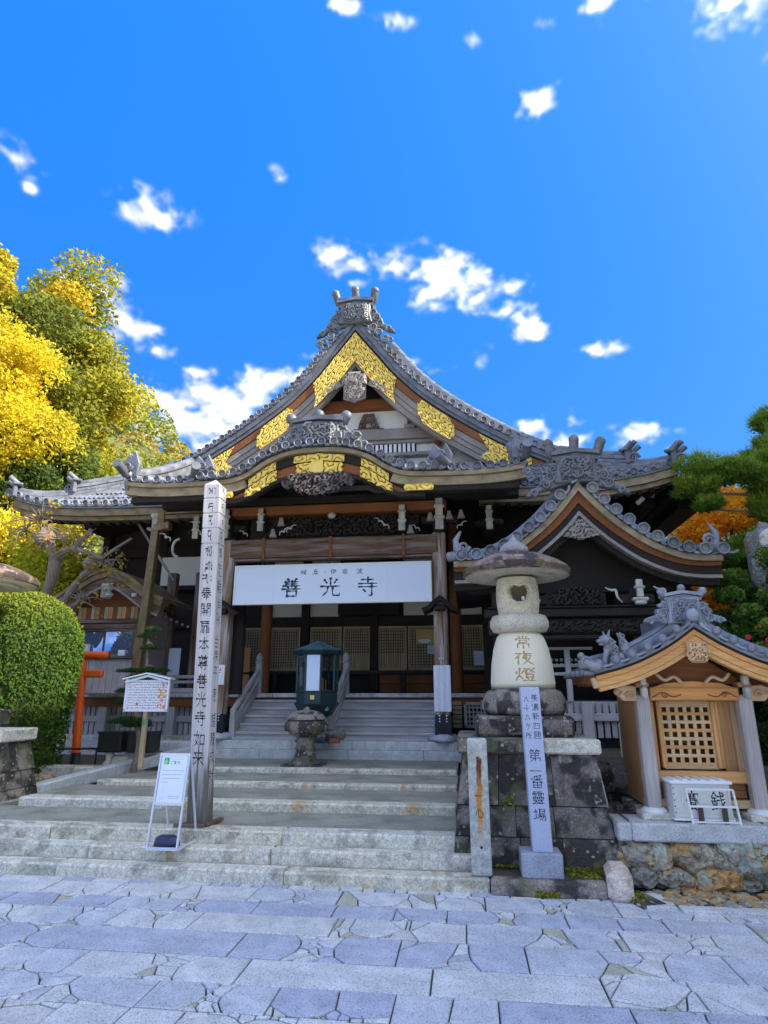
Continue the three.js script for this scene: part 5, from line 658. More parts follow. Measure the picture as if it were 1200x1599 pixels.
// ---------------------------------------------------------------- reception booth at the far left
{
  const t = thing('reception_booth', 'small wooden reception booth with sliding windows and curved gable behind the orange torii', 'booth', [-7.1, 1.6, -12.0]), x0 = -7.12, z = -11.5;
  const half = curve([[0, 4.02], [0.3, 3.93], [0.6, 3.76], [0.85, 3.58], [1.05, 3.46], [1.25, 3.38]], 16), c = mirror(half, x0);
  part('booth_roof', [strip(c, -0.02, 0.05, z - 1.3, z + 0.08)], M.copper, t); part('roof_edge', strip(c, -0.13, -0.025, z - 0.25, z + 0.05), M.copper, t);
  part('barge_board', strip(c, -0.28, -0.135, z - 0.15, z), M.oldDark, t); part('barge_board', strip(c, -0.33, -0.285, z - 0.15, z + 0.015), M.grey, t);
  part('gable_pendant', [carved(0.28, 0.32, 0.07, 18, 20, 151, (u, v) => Math.abs(u - 0.5) * 2 < (v > 0.5 ? 0.95 - 0.3 * Math.abs(v - 0.75) : 0.6 + 0.35 * Math.sin(v * 6.3)), 2).translate(x0 + 0.03, 3.60, z + 0.01), cyl(0.045, 0.04, 0.06, x0 + 0.03, 3.64, z + 0.08, 6, [Math.PI / 2, 0, 0])], M.ivory, t);
  part('purlin_end', [box(0.09, 0.07, 0.06, x0 + 0.62, 3.50, z + 0.02, 0.01), box(0.12, 0.1, 0.06, x0 + 0.8, 3.38, z - 0.05, 0.02)], M.ivory, t);
  part('gable_fill', shape([[-0.95, 3.3], [0.85, 3.3], [0.45, 3.6], [0, 3.85], [-0.45, 3.6]], 0.05, 0).translate(x0, 0, z - 0.35), M.brown, t);
  for (let i = 0; i < 14; i++) part('reed_slat', span(x0 - 0.66 + i * 0.095, x0 - 0.575 + i * 0.095, 3.06, 3.30, z - 0.2, z - 0.17, 0.006), [M.lattice, M.new3, M.brown][i % 3], t);
  part('booth_frame', [span(x0 - 0.78, x0 - 0.68, 1.6, 3.35, z - 0.25, z - 0.13, 0.01), span(x0 + 0.64, x0 + 0.74, 1.6, 3.35, z - 0.25, z - 0.13, 0.01), span(x0 - 0.8, x0 + 0.78, 2.97, 3.05, z - 0.27, z - 0.12, 0.01), span(x0 - 0.78, x0 + 0.74, 2.28, 2.33, z - 0.25, z - 0.10, 0.01), span(x0 - 0.68, x0 + 0.64, 2.86, 2.96, z - 0.24, z - 0.14, 0.008)], M.oldDark, t);
  part('booth_wall', [span(x0 - 0.8, x0 + 0.76, 1.6, 2.28, z - 0.24, z - 0.2), span(x0 + 0.70, x0 + 0.74, 1.6, 3.3, z - 1.2, z - 0.25), span(x0 - 0.8, x0 - 0.74, 1.6, 3.3, z - 1.2, z - 0.25), span(x0 - 0.8, x0 + 0.74, 1.6, 3.3, z - 1.3, z - 1.2)], M.grey, t);
  for (let i = 0; i < 10; i++) part('wall_board', span(x0 - 0.68 + i * 0.133, x0 - 0.552 + i * 0.133, 1.62, 2.27, z - 0.2, z - 0.18, 0.006), M.rail, t);
  for (const [a, b, d] of [[-0.68, 0.0, 0], [-0.02, 0.64, 0.03]]) { const w = part('window', [span(x0 + a, x0 + b, 2.80, 2.855, z - 0.2 + d, z - 0.17 + d, 0.004), span(x0 + a, x0 + b, 2.33, 2.37, z - 0.2 + d, z - 0.17 + d, 0.004), span(x0 + a, x0 + a + 0.035, 2.37, 2.8, z - 0.2 + d, z - 0.17 + d), span(x0 + b - 0.035, x0 + b, 2.37, 2.8, z - 0.2 + d, z - 0.17 + d)], M.oldDark, t); part('pane', span(x0 + a + 0.035, x0 + b - 0.035, 2.37, 2.8, z - 0.187 + d, z - 0.183 + d), new THREE.MeshPhysicalMaterial({ color: 0x9fb6e0, roughness: 0.02, metalness: 0.75 }), w); }
  part('counter_box', [span(x0 - 0.6, x0 - 0.28, 2.33, 2.56, z - 0.16, z - 0.1, 0.006), span(x0 + 0.36, x0 + 0.5, 2.33, 2.44, z - 0.14, z - 0.08, 0.006)], M.paper, t);
}
// ---------------------------------------------------------------- tall square prayer pillar with brush lettering
{
  const t = thing('prayer_pillar', 'tall square weathered wooden pillar with black brush lettering on the steps', 'pillar', [-2.78, 0.336, -6.6]);
  const w = 0.2, y0 = 0.35, y1 = 4.0, H = y1 - y0, W = 512, L = 2048;
  const map = canvas(W, L, (c) => {
    const d = c.createImageData(W, L), r = rand(2);
    for (let y = 0; y < L; y++) for (let x = 0; x < W; x++) { const o = (y * W + x) * 4, g = fbm2(x / 7, y / 260, 3, 0, 4), b = noise2(x / 40, y / 700, 0, 9), footTone = step(y / L + (fbm2(x / 30, y / 200, 3, 0, 6) - 0.5) * 0.25, 0.80, 0.93), q = 0.70 + 0.24 * (g - 0.4) + 0.14 * (b - 0.5); const C = [mix(0.76, 0.43, footTone), mix(0.74, 0.40, footTone), mix(0.74, 0.37, footTone)]; for (let k = 0; k < 3; k++) d.data[o + k] = 255 * clamp(C[k] * (q + 0.26)); d.data[o + 3] = 255; }  // darker and browner towards the foot
    c.putImageData(d, 0, 0);
    const at = (px) => ((px - 756) / (1283 - 756)) * L, sq = 0.0;
    [['a', 775], ['b', 802], ['c', 826], ['d', 851], ['e', 877], ['f', 904]].forEach(([g, p]) => glyph(c, g, 62, at(p) - 38, 132, 76, 7.5));
    glyph(c, 'g', 30, at(922) - 34, 196, 72, 8);
    [['奉', 948], ['開', 974], ['扉', 1001], ['本', 1027], ['尊', 1055], ['善', 1083], ['光', 1110], ['寺', 1137], ['如', 1166], ['来', 1193]].forEach(([g, p]) => glyph(c, g, 42, at(p) - 43, 165, 88, 7));
    [['a', 770], ['b', 800], ['h', 826], ['d', 851], ['e', 877]].forEach(([g, p]) => glyph(c, g, 320, at(p) - 36, 120, 72, 7, '#15151c'));
    [['厄', 908], ['難', 935], ['消', 963], ['除', 987], ['当', 1022], ['病', 1046], ['平', 1070], ['癒', 1103], ['諸', 1140], ['願', 1168], ['成', 1192], ['就', 1220]].forEach(([g, p]) => glyph(c, g, 305, at(p) - 42, 150, 84, 5.5, '#15151c'));
  });
  const m = mat(1, 1, 1, { map, bumpMap: woodBump, bumpScale: 0.002, roughness: 0.8 });
  const px = (p) => y1 - ((p - 756) / (1283 - 756)) * H, uvs = (g) => { const P = g.attributes.position, N = g.attributes.normal, U = g.attributes.uv; for (let i = 0; i < P.count; i++) { const v = (P.getY(i) - y0) / H, side = Math.abs(N.getX(i)) > Math.abs(N.getZ(i)); U.setXY(i, side ? 0.5 + 0.5 * clamp((-P.getZ(i) + w / 2) / w, 0.01, 0.99) : 0.5 * clamp((P.getX(i) + w / 2) / w, 0.01, 0.99), v); } return g; };
  const segs = [y1 - 0.04, px(787), px(813), px(839), px(865), y0], lean = new THREE.Matrix4().makeShear(0, 0, -0.03, 0, 0, 0);
  const put = (g) => { const P = g.attributes.position; for (let i = 0; i < P.count; i++) P.setX(i, P.getX(i) - 2.735 - 0.034 * (P.getY(i) - y0)); return g.translate(0, 0, -6.58); };
  for (let i = 0; i < 5; i++) part(i < 4 ? 'notched_block' : 'shaft', put(uvs(span(-w / 2, w / 2, segs[i + 1] + (i < 4 ? 0.001 : 0), segs[i], -w / 2, w / 2, 0.011))), m, t);
  part('pillar_top', put(uvs(fromTris((() => { const a = w / 2 - 0.006, y = y1 - 0.041, q = [[-a, y, a], [a, y, a], [a, y, -a], [-a, y, -a]], o = []; for (let i = 0; i < 4; i++) o.push(...q[i], ...q[(i + 1) % 4], 0, y1 + 0.045, 0); return o; })()))), m, t);
  part('footing', [span(-2.9, -2.62, 0.331, 0.352, -6.74, -6.42, 0.006), beam([-2.62, 0.36, -6.45], [-2.58, 0.36, -6.78], 0.05, 0.03), beam([-2.93, 0.355, -6.42], [-2.62, 0.355, -6.42], 0.04, 0.03)], M.oldDark, t);
}
// ---------------------------------------------------------------- banner, notices on the posts
{
  const map = canvas(2048, 400, (c, W, H) => {
    c.fillStyle = '#dfe6f4'; c.fillRect(0, 0, W, H); c.fillStyle = 'rgba(200,212,232,0.6)'; c.fillRect(410, 0, 4, H); c.fillRect(1612, 0, 4, H);
    [['岐', 700], ['阜', 828], ['・', 930], ['伊', 1016], ['奈', 1140], ['波', 1292]].forEach(([g, x]) => glyph(c, g, x, 44, 66, 66, 5, '#26303c'));
    [['善', 500], ['光', 910], ['寺', 1300]].forEach(([g, x]) => glyph(c, g, x, 142, 224, 222, 16, '#14283a', 0.4));
  });
  const t = thing('name_banner', 'wide white sign board with black brush characters hanging under the porch beam', 'banner', [-2.4, 3.2, -11.0]);
  part('board', face(span(-4.22, -0.58, 3.24, 3.90, -11.05, -10.98), -4.22, 3.24, 3.64, 0.66), mat(1, 1, 1, { map, roughness: 0.6 }), t);
  part('frame', [span(-4.25, -0.55, 3.895, 3.93, -11.06, -10.965, 0.004), span(-4.25, -0.55, 3.19, 3.242, -11.06, -10.965, 0.004), span(-4.25, -4.215, 3.242, 3.895, -11.06, -10.965, 0.004), span(-0.585, -0.55, 3.242, 3.895, -11.06, -10.965, 0.004)], M.white, t);
  part('hanger', [-3.74, -2.44, -1.06].map((x) => cyl(0.012, 0.012, 0.14, x, 3.99, -11.03, 6)), M.iron, t);
  const note = (name, label, x0, x1, y0, y1, z, draw) => solo(name, face(span(x0, x1, y0, y1, z - 0.006, z), x0, y0, x1 - x0, y1 - y0), mat(1, 1, 1, { map: canvas(128, 192, draw), roughness: 0.8 }), label, 'notice');
  const lines = (c, x, y, w, n, gap, ink = '#8c93a5', s = 4) => { const r = rand(x * 7 + y); for (let i = 0; i < n; i++) for (let u = 0; u < w; u += s * 1.6) { c.fillStyle = ink; if (r() < 0.86) c.fillRect(x + u, y + i * gap, s * (0.6 + r() * 0.5), s * (0.5 + r() * 0.6)); } };
  note('emblem_notice', 'white paper notice with red emblem on the left porch post', -4.585, -4.35, 1.77, 2.12, -11.07, (c, W, H) => { c.fillStyle = '#f3f3f6'; c.fillRect(0, 0, W, H); glyph(c, '卍', 38, 26, 52, 52, 8, '#d01a26'); lines(c, 14, 24, 14, 6, 12); lines(c, 100, 24, 14, 6, 12); lines(c, 18, 108, 26, 8, 10); lines(c, 54, 108, 18, 8, 10); lines(c, 86, 108, 26, 8, 10); });
  note('wall_poster', 'brown poster with a white oval on the lattice beside the right porch post', -1.12, -0.68, 2.72, 3.06, -14.55, (c, W, H) => { c.fillStyle = '#c9ab6f'; c.fillRect(0, 0, W, H); c.fillStyle = '#e9ecec'; c.beginPath(); c.ellipse(58, 150, 44, 26, 0, 0, 7); c.fill(); lines(c, 40, 150, 40, 1, 6); lines(c, 60, 76, 34, 1, 6, '#efe6cf', 6); });
  note('small_notice', 'small pale notice under the brown poster beside the right porch post', -0.86, -0.62, 2.50, 2.70, -14.5, (c, W, H) => { c.fillStyle = '#c8d4de'; c.fillRect(0, 0, W, H); lines(c, 20, 30, 90, 8, 16, '#9aa6b4'); });
  note('window_notice', 'bright white paper behind the lattice right of the stone lantern shaft', 0.2, 0.43, 2.24, 2.56, -14.6, (c, W, H) => { c.fillStyle = '#e6ecff'; c.fillRect(0, 0, W, H); lines(c, 16, 20, 96, 10, 16, '#c3cbe4'); });
  const cl = [], n = 14; for (let i = 0; i < n; i++) for (const [a, b, k] of [[-0.555, -0.27, 0]]) { const y = (j) => mix(1.32, 2.09, j / n), d = (x, j) => -11.06 + 0.008 * Math.sin(j * 1.7 + x * 30) * (1 - j / n) + 0.004 * Math.sin(x * 60); for (let m = 0; m < 10; m++) { const p = mix(a, b, m / 10), q = mix(a, b, (m + 1) / 10); cl.push(p, y(i), d(p, i), q, y(i), d(q, i), q, y(i + 1), d(q, i + 1), p, y(i), d(p, i), q, y(i + 1), d(q, i + 1), p, y(i + 1), d(p, i + 1)); } }
  const cloth = solo('post_cloth', [fromTris(cl), span(-0.557, -0.545, 1.33, 2.09, -11.33, -11.06), span(-0.275, -0.265, 1.33, 2.09, -11.33, -11.06), span(-0.555, -0.27, 1.33, 2.09, -11.345, -11.335)], mat(0.80, 0.83, 0.92, { roughness: 0.95 }), 'white cloth wrapped round the right porch post', 'cloth');
  const bell = thing('post_fitting', 'small metal fitting above the white cloth on the right porch post', 'fitting', [-0.41, 2.2, -11.05]); part('hook', [tube([[-0.42, 2.1, -11.06], [-0.41, 2.3, -11.05], [-0.43, 2.42, -11.06]], 0.008, 6), ball(0.022, -0.44, 2.2, -11.05), ball(0.022, -0.38, 2.2, -11.05)], M.alu, bell);
}
// ---------------------------------------------------------------- octagonal glazed candle lantern and the stone burner in front of it
{
  const t = thing('candle_lantern', 'octagonal dark green metal lantern cabinet with glass sides in front of the wooden stairs', 'lantern', [-2.57, 0.83, -10.86]), x = -2.57, z = -10.86, g = mat(0.024, 0.055, 0.062, { roughness: 0.45, metalness: 0.4 }), roof = mat(0.10, 0.23, 0.255, { map: mottle, roughness: 0.6, metalness: 0.3 }), R = 0.325;
  const oct = (pts) => uvm(new THREE.LatheGeometry(pts.map(([a, b]) => new THREE.Vector2(a, b)), 8, Math.PI / 8).toNonIndexed()).translate(x, 0, z); const sharp = (g2) => { g2.computeVertexNormals(); return g2; };
  part('roof', sharp(oct([[0, 2.39], [0.07, 2.37], [0.2, 2.31], [0.42, 2.235], [0.42, 2.23], [0, 2.26]])), roof, t); part('eave', sharp(oct([[0.42, 2.232], [0.43, 2.215], [0.39, 2.17], [0.34, 2.15], [0, 2.15]])), g, t);
  part('base_panel', sharp(oct([[0.35, 1.60], [0.35, 1.585], [0.33, 1.58], [0.33, 1.43], [0.36, 1.42], [0.36, 1.40], [0.26, 1.24], [0.15, 1.18], [0.10, 1.17], [0.10, 1.10], [0.15, 1.06], [0.18, 0.98], [0.2, 0.96]])), g, t);
  part('lantern_foot', [lathe([[0.1, 1.0], [0.20, 0.98], [0.27, 0.94], [0.30, 0.88], [0.34, 0.83]], x, 0, z, 8)], M.lichen, t);
  for (let i = 0; i < 8; i++) {
    const a = (i + 0.5) * Math.PI / 4, b = (i + 1.5) * Math.PI / 4, p = [x + R * Math.sin(a), z + R * Math.cos(a)], q = [x + R * Math.sin(b), z + R * Math.cos(b)], mid = [(p[0] + q[0]) / 2, (p[1] + q[1]) / 2];
    part('corner_post', beam([p[0], 1.58, p[1]], [p[0], 2.16, p[1]], 0.035, 0.035, 0.006), g, t);
    const glass = box(Math.hypot(p[0] - q[0], p[1] - q[1]) - 0.03, 0.55, 0.004, 0, 0, 0); glass.rotateY((a + b) / 2).translate(mid[0], 1.87, mid[1]);
    part('glass_pane', glass, new THREE.MeshPhysicalMaterial({ color: i === 7 ? 0xc8d2e4 : 0xe8f0f4, roughness: i === 7 ? 0.3 : 0.05, metalness: i === 7 ? 0.5 : 0, transmission: i === 7 ? 0 : 1, thickness: 0 }), t);
  }
  for (const [a, y] of [[0.0, 1.5], [Math.PI / 4, 1.33]]) part('crest', [0, 1, 2, 3].map((k) => cyl(0.018, 0.018, 0.014, x + (y > 1.4 ? 0.312 : 0.30) * Math.sin(a) + 0.022 * Math.cos(k * 1.57 + 0.78) * Math.cos(a), y + 0.022 * Math.sin(k * 1.57 + 0.78), z + (y > 1.4 ? 0.312 : 0.30) * Math.cos(a), 10, [Math.PI / 2, 0, 0])), a ? mat(0.12, 0.36, 0.22) : M.gold, t);
  part('inner_tray', [cyl(0.24, 0.24, 0.02, x, 1.6, z, 8), ...[0, 1, 2, 3, 4].map((i) => cyl(0.012, 0.012, 0.16, x + 0.14 * Math.cos(i * 1.26), 1.69, z + 0.14 * Math.sin(i * 1.26), 8)), span(x - 0.12, x + 0.1, 1.62, 1.8, z - 0.02, z + 0.02)], M.new2, t);
  t.scale.setScalar(1.08);
  const s = thing('flower_planter', 'low rustic stones with blue and red pots at the foot of the candle lantern', 'planter', [-2.35, 0.83, -10.72]);
  part('planter_stone', [rockGeo(0.22, 0.10, 0.12, 75, 2).translate(-2.32, 0.93, -10.68), rockGeo(0.12, 0.08, 0.1, 76, 2).translate(-2.12, 0.96, -10.62)], M.lichen, s); part('pot', lathe([[0, 0], [0.08, 0], [0.1, 0.07], [0.09, 0.08], [0, 0.07]], -2.42, 0.83, -10.62, 14), mat(0.05, 0.12, 0.22, { roughness: 0.4 }), s); part('pot', box(0.17, 0.07, 0.1, -2.18, 0.87, -10.58, 0.01), mat(0.35, 0.09, 0.05), s);
  const b = thing('stone_burner', 'mossy round stone incense burner with lid on a flared foot on the top step', 'burner', [-2.55, 0.544, -10.1]), bx = -2.55, bz = -10.1;
  part('foot', [lathe([[0, 0], [0.30, 0], [0.29, 0.03], [0.235, 0.10], [0.205, 0.20], [0.195, 0.27], [0.215, 0.28], [0.215, 0.30], [0.19, 0.31], [0.18, 0.40], [0.19, 0.50], [0.22, 0.53], [0, 0.53]], bx, 0.556, bz, 8)], M.lichen2, b);
  part('foot_slab', [box(0.78, 0.03, 0.6, bx - 0.02, 0.552, bz, 0.01)], M.lichen, b);
  part('bowl', lathe([[0.12, 0], [0.24, 0.02], [0.35, 0.10], [0.39, 0.18], [0.385, 0.28], [0.36, 0.34], [0.2, 0.35], [0, 0.35]], bx, 1.05, bz, 28), M.lichen2, b);
  part('lid', [lathe([[0.385, 0], [0.38, 0.03], [0.33, 0.10], [0.22, 0.155], [0.1, 0.175], [0, 0.18]], bx, 1.39, bz, 28), lathe([[0.07, 0], [0.07, 0.025], [0.045, 0.06], [0, 0.075]], bx, 1.56, bz, 14), tube([...Array(11).keys()].map((i) => { const a = Math.PI * i / 10; return [bx + Math.cos(a) * 0.09, 1.42 + Math.sin(a) * 0.085, bz + 0.345 - Math.sin(a) * 0.07]; }), 0.014, 7)], M.lichen2, b);
  part('lid_hole_shade', shape([...Array(13).keys()].map((i) => { const a = Math.PI * i / 12; return [Math.cos(a) * 0.072, Math.sin(a) * 0.062]; }), 0.03, 0.002).rotateX(-0.72).translate(bx, 1.435, bz + 0.322), M.inside, b);  // solid dark plate standing for the shade inside the lid opening
  part('ear', [-1, 1].map((k) => rockGeo(0.06, 0.09, 0.09, 80 + k, 2).translate(bx + k * 0.38, 1.25, bz)), M.lichen, b); b.scale.setScalar(0.8);
}
// ---------------------------------------------------------------- A-frame sign in front of the pillar
{
  const t = thing('guide_sign', 'pale blue A-frame guide sign with green wheelchair symbol in front of the pillar', 'sign', [-2.8, 0.22, -6.05]), z0 = -5.98, zt = -6.10;
  const at = (u, y, back = 0) => [-2.83 + u * 0.145, y, back ? mix(-6.42, zt - 0.03, (y - 0.23) / 0.82) : mix(z0, zt, (y - 0.23) / 0.82)];
  const tilt = Math.atan2(z0 - zt, 0.82), map = canvas(360, 512, (c, W, H) => {
    c.fillStyle = '#e8eefb'; c.fillRect(0, 0, W, H); c.fillStyle = '#2fae55'; c.fillRect(36, 22, 72, 74);
    c.strokeStyle = c.fillStyle = '#eefaf0'; c.lineWidth = 6; c.beginPath(); c.arc(62, 72, 15, 0.3, 4.6); c.stroke(); c.beginPath(); c.arc(66, 34, 5, 0, 7); c.fill(); c.beginPath(); c.moveTo(66, 42); c.lineTo(66, 62); c.lineTo(82, 62); c.lineTo(92, 80); c.stroke();
    glyph(c, 'ご', 130, 58, 36, 38, 3, '#475062'); glyph(c, '案', 174, 56, 40, 42, 3, '#475062'); glyph(c, '内', 222, 56, 40, 42, 3, '#475062');
    const r = rand(8); for (const [x, y, w, h] of [[128, 34, 190, 7], [30, 160, 300, 12], [30, 204, 280, 12], [30, 246, 260, 12], [30, 288, 90, 12], [150, 440, 160, 11], [150, 462, 160, 8], [34, 476, 60, 6]]) for (let u = 0; u < w; u += h * 1.15) for (let k = 0; k < 4; k++) { c.fillStyle = '#8b94a8'; c.fillRect(x + u + r() * h * 0.7, y + r() * h * 0.8, h * 0.42, h * 0.16); c.fillRect(x + u + r() * h * 0.8, y + r() * h * 0.3, h * 0.14, h * 0.6); }
    c.strokeStyle = '#b9c2cf'; c.lineWidth = 3; c.beginPath(); c.roundRect(38, 380, 52, 84, 12); c.stroke();
  });
  const A = at(0, 0.825), board = face(span(-0.13, 0.13, -0.205, 0.205, -0.004, 0.004), -0.13, -0.205, 0.26, 0.41); part('board', board.rotateX(-tilt).translate(A[0], A[1], A[2]), mat(1, 1, 1, { map, roughness: 0.5 }), t);
  const fr = []; for (const u of [-1, 1]) { fr.push(beam(at(u, 0.235), at(u, 1.05), 0.018, 0.024, 0.003)); fr.push(beam(at(u * 0.98, 0.235, 1), at(u * 0.98, 1.03, 1), 0.018, 0.02, 0.003)); fr.push(beam(at(u, 0.235), at(u, 0.235, 1), 0.018, 0.018)); } fr.push(beam(at(-1, 1.04), at(1, 1.04), 0.02, 0.024), beam(at(-1, 0.61), at(1, 0.61), 0.02, 0.024), beam(at(-1, 0.24), at(1, 0.24), 0.02, 0.024));
  part('frame', fr, M.alu, t);
  const wgt = thing('sign_weight', 'dark blue rounded plastic weight lying in the foot of the A-frame sign', 'weight', [-2.83, 0.23, -6.1]); part('weight_body', [lathe([[0, 0.085], [0.07, 0.085], [0.105, 0.072], [0.122, 0.03], [0.125, 0], [0, 0]], 0, 0, 0, 20).scale(1.02, 1.05, 0.62).translate(-2.85, 0.236, -6.12)], mat(0.025, 0.035, 0.10, { roughness: 0.35 }), wgt);
}
// ---------------------------------------------------------------- big stone lantern on its stepped masonry base
function stoneLantern(t, x, z, y0, s, o) {
  const r = rand(o.seed), tiers = 3, bw = 0.74 * s, tw = 0.62 * s, H = o.H ?? 0.95 * s, bx = x + (o.dx ?? 0), gx = o.gx ?? 1, gz = o.gz ?? 1, fr = [0, 0.26, 0.53, 1];
  for (let k = 0; k < tiers; k++) {                                    // battered base, course by course, each stone on its own
    const a = mix(bw, tw, fr[k]), b = mix(bw, tw, fr[k + 1]), ya = y0 + H * fr[k], yb = y0 + H * fr[k + 1], n = 3;
    for (const [ux, uz] of [[0, 1], [1, 0], [0, -1], [-1, 0]]) { let c = -1; const cuts = [-1, -1 + 0.55 + r() * 0.3, 0.25 + r() * 0.3, 1]; for (let i = 0; i < n; i++) {
      const m = cuts[i], q = cuts[i + 1], P = (u, w, y, d) => [bx + gx * (ux ? ux * (w - d) : u * w), y, z + gz * (uz ? uz * (w - d) : u * w)], g = 0.005, out = [], add = (A, B, C, D) => out.push(...A, ...B, ...C, ...A, ...C, ...D), e = (r() - 0.5) * 0.02;
      const f = [P(m + g, a, ya + g, -e), P(q - g, a, ya + g, -e), P(q - g, b, yb - g, -e), P(m + g, b, yb - g, -e)], k2 = [P(m + g, a, ya + g, 0.12), P(q - g, a, ya + g, 0.12), P(q - g, b, yb - g, 0.12), P(m + g, b, yb - g, 0.12)];
      const fl = (ux === 1 || uz === -1); if (fl) { f.reverse(); k2.reverse(); } add(...f); for (let j = 0; j < 4; j++) add(k2[j], k2[(j + 1) % 4], f[(j + 1) % 4], f[j]);
      part('base_block', fromTris(out), [M.lichen, M.lichen, M.lichen2][Math.floor(r() * 3)], t);
    } }
  }
  part('base_core', shape([[-bw + 0.05, 0], [bw - 0.05, 0], [tw - 0.05, H], [-tw + 0.05, H]], 2 * tw - 0.1, 0).translate(0, 0, -tw + 0.05).scale(gx, 1, gz).translate(bx, y0, z), M.inside, t);
  const y1 = y0 + H, sl = 0.67 * s; for (const [a, b] of [[-1, -0.62], [-0.615, 0.22], [0.225, 1]]) part('slab_block', span(bx + gx * a * sl, bx + gx * b * sl, y1, y1 + 0.135 * s, z - gz * sl, z + gz * sl, 0.018), b > 0.9 ? M.step : M.lichen2, t);
  const y2 = y1 + 0.135 * s; part('upper_slab', span(x - 0.48 * s, x + 0.48 * s, y2, y2 + 0.2 * s, z - 0.48 * s, z + 0.48 * s, 0.03), M.lichen, t);
  const y3 = y2 + 0.2 * s, ux = x + 0.045 * s; part('round_base', lathe([[0, 0], [0.40, 0], [0.43, 0.06], [0.43, 0.16], [0.39, 0.235], [0.32, 0.265], [0, 0.265]].map(([a, b]) => [a * s, b * s]), ux, y3, z, 40), M.lichen2, t);
  const y4 = y3 + 0.262 * s, cream = stone(0.88, 0.81, 0.63);
  if (o.text) {
    const map = canvas(1024, 512, (c, W, Hh) => { c.fillStyle = '#e4dcc2'; c.fillRect(0, 0, W, Hh); speckle(c, W, Hh, 9000, 4, 'rgba(150,130,90,0.35)', 'rgba(250,246,225,0.35)', 2); [['常', 0], ['夜', 1], ['燈', 2]].forEach(([g, i]) => { glyph(c, g, 457, 52 + i * 140, 108, 122, 8, '#9b7b48'); glyph(c, g, 458, 53 + i * 140, 108, 122, 4, '#b9985e'); }); });
    const g = new THREE.LatheGeometry([[0, 0], [0.335, 0], [0.34, 0.06], [0.325, 0.25], [0.295, 0.42], [0.25, 0.55], [0.20, 0.60], [0, 0.60]].map(([a, b]) => new THREE.Vector2(a * s, b * s)), 48, Math.PI).toNonIndexed(), U = g.attributes.uv, P = g.attributes.position; for (let i = 0; i < U.count; i++) U.setY(i, P.getY(i) / (0.6 * s)); g.rotateY(o.turn ?? 0).translate(ux, y4, z);
    part('shaft', g, mat(1, 1, 1, { map, bumpMap: granBump, bumpScale: 0.002 }), t);
  } else part('shaft', lathe([[0, 0], [0.335, 0], [0.34, 0.06], [0.325, 0.25], [0.295, 0.42], [0.25, 0.55], [0.20, 0.60], [0, 0.60]].map(([a, b]) => [a * s, b * s]), ux, y4, z, 40), cream, t);
  const y5 = y4 + 0.585 * s; part('ring_stone', lathe([[0, 0], [0.22, 0], [0.29, 0.02], [0.318, 0.07], [0.318, 0.13], [0.29, 0.185], [0.22, 0.205], [0, 0.205]].map(([a, b]) => [a * s, b * s]), ux, y5, z, 40), stone(0.85, 0.79, 0.62), t);
  const y6 = y5 + 0.2 * s, R = 0.232 * s, hh = 0.40 * s, fb = [], n = 60, rows = 26; // fire box: a barrel wall with a plum-shaped window in front
  const rad = (v) => R * (0.93 + 0.09 * Math.sin(v * Math.PI)), hole = (a, v) => { const dx = a * R / s, dy = (v - 0.50) * hh / s; return Math.hypot(dx * 0.9, dy * 1.05) < 0.088 || Math.hypot(dx - 0.052, dy - 0.035) < 0.068 || Math.hypot(dx + 0.052, dy - 0.035) < 0.068; }, tu = o.turn ?? 0;
  for (let i = 0; i < n; i++) for (let j = 0; j < rows; j++) { const a0 = (i / n) * 6.2832 - Math.PI, a1 = ((i + 1) / n) * 6.2832 - Math.PI, v0 = j / rows, v1 = (j + 1) / rows; if (hole((a0 + a1) / 2, (v0 + v1) / 2)) continue; const q = (a, v, d) => [ux + Math.sin(a + tu) * (rad(v) - d), y6 + v * hh, z + Math.cos(a + tu) * (rad(v) - d)]; for (const d of [0, 0.06 * s]) { const A = q(a0, v0, d), B = q(a1, v0, d), C = q(a1, v1, d), D = q(a0, v1, d); d ? fb.push(...A, ...C, ...B, ...A, ...D, ...C) : fb.push(...A, ...B, ...C, ...A, ...C, ...D); }
    for (const [da, dv, e] of [[1, 0, 0], [-1, 0, 1], [0, 1, 2], [0, -1, 3]]) if (hole((a0 + a1) / 2 + (da * 6.2832) / n, (v0 + v1) / 2 + dv / rows)) { const S = [[a1, v0, a1, v1], [a0, v1, a0, v0], [a1, v1, a0, v1], [a0, v0, a1, v0]][e], A = q(S[0], S[1], 0), B = q(S[2], S[3], 0), C = q(S[2], S[3], 0.06 * s), D = q(S[0], S[1], 0.06 * s); fb.push(...A, ...D, ...C, ...A, ...C, ...B); } }
  part('fire_box', fromTris(fb), stone(0.88, 0.78, 0.56), t);
  const rim = [...Array(37).keys()].map((i) => { const f = (i / 36) * 6.2832; let L = 0.02; while (L < 0.2 && hole((Math.cos(f) * L * s) / R, 0.5 + (Math.sin(f) * L * s) / hh)) L += 0.002; L += 0.012; const a = (Math.cos(f) * L * s) / R, v = 0.5 + (Math.sin(f) * L * s) / hh; return [ux + Math.sin(a + tu) * (rad(v) + 0.001), y6 + v * hh, z + Math.cos(a + tu) * (rad(v) + 0.001)]; }); part('window_rim', tube(rim, 0.014 * s, 6), stone(0.86, 0.74, 0.5), t);
  part('fire_box_floor', cyl(R * 0.8, R * 0.8, 0.02, ux, y6 + 0.01, z, 20), M.inside, t); if (o.text) part('candle', cyl(0.02, 0.02, 0.1, ux + 0.05, y6 + 0.14, z + 0.12, 10), M.paper, t);
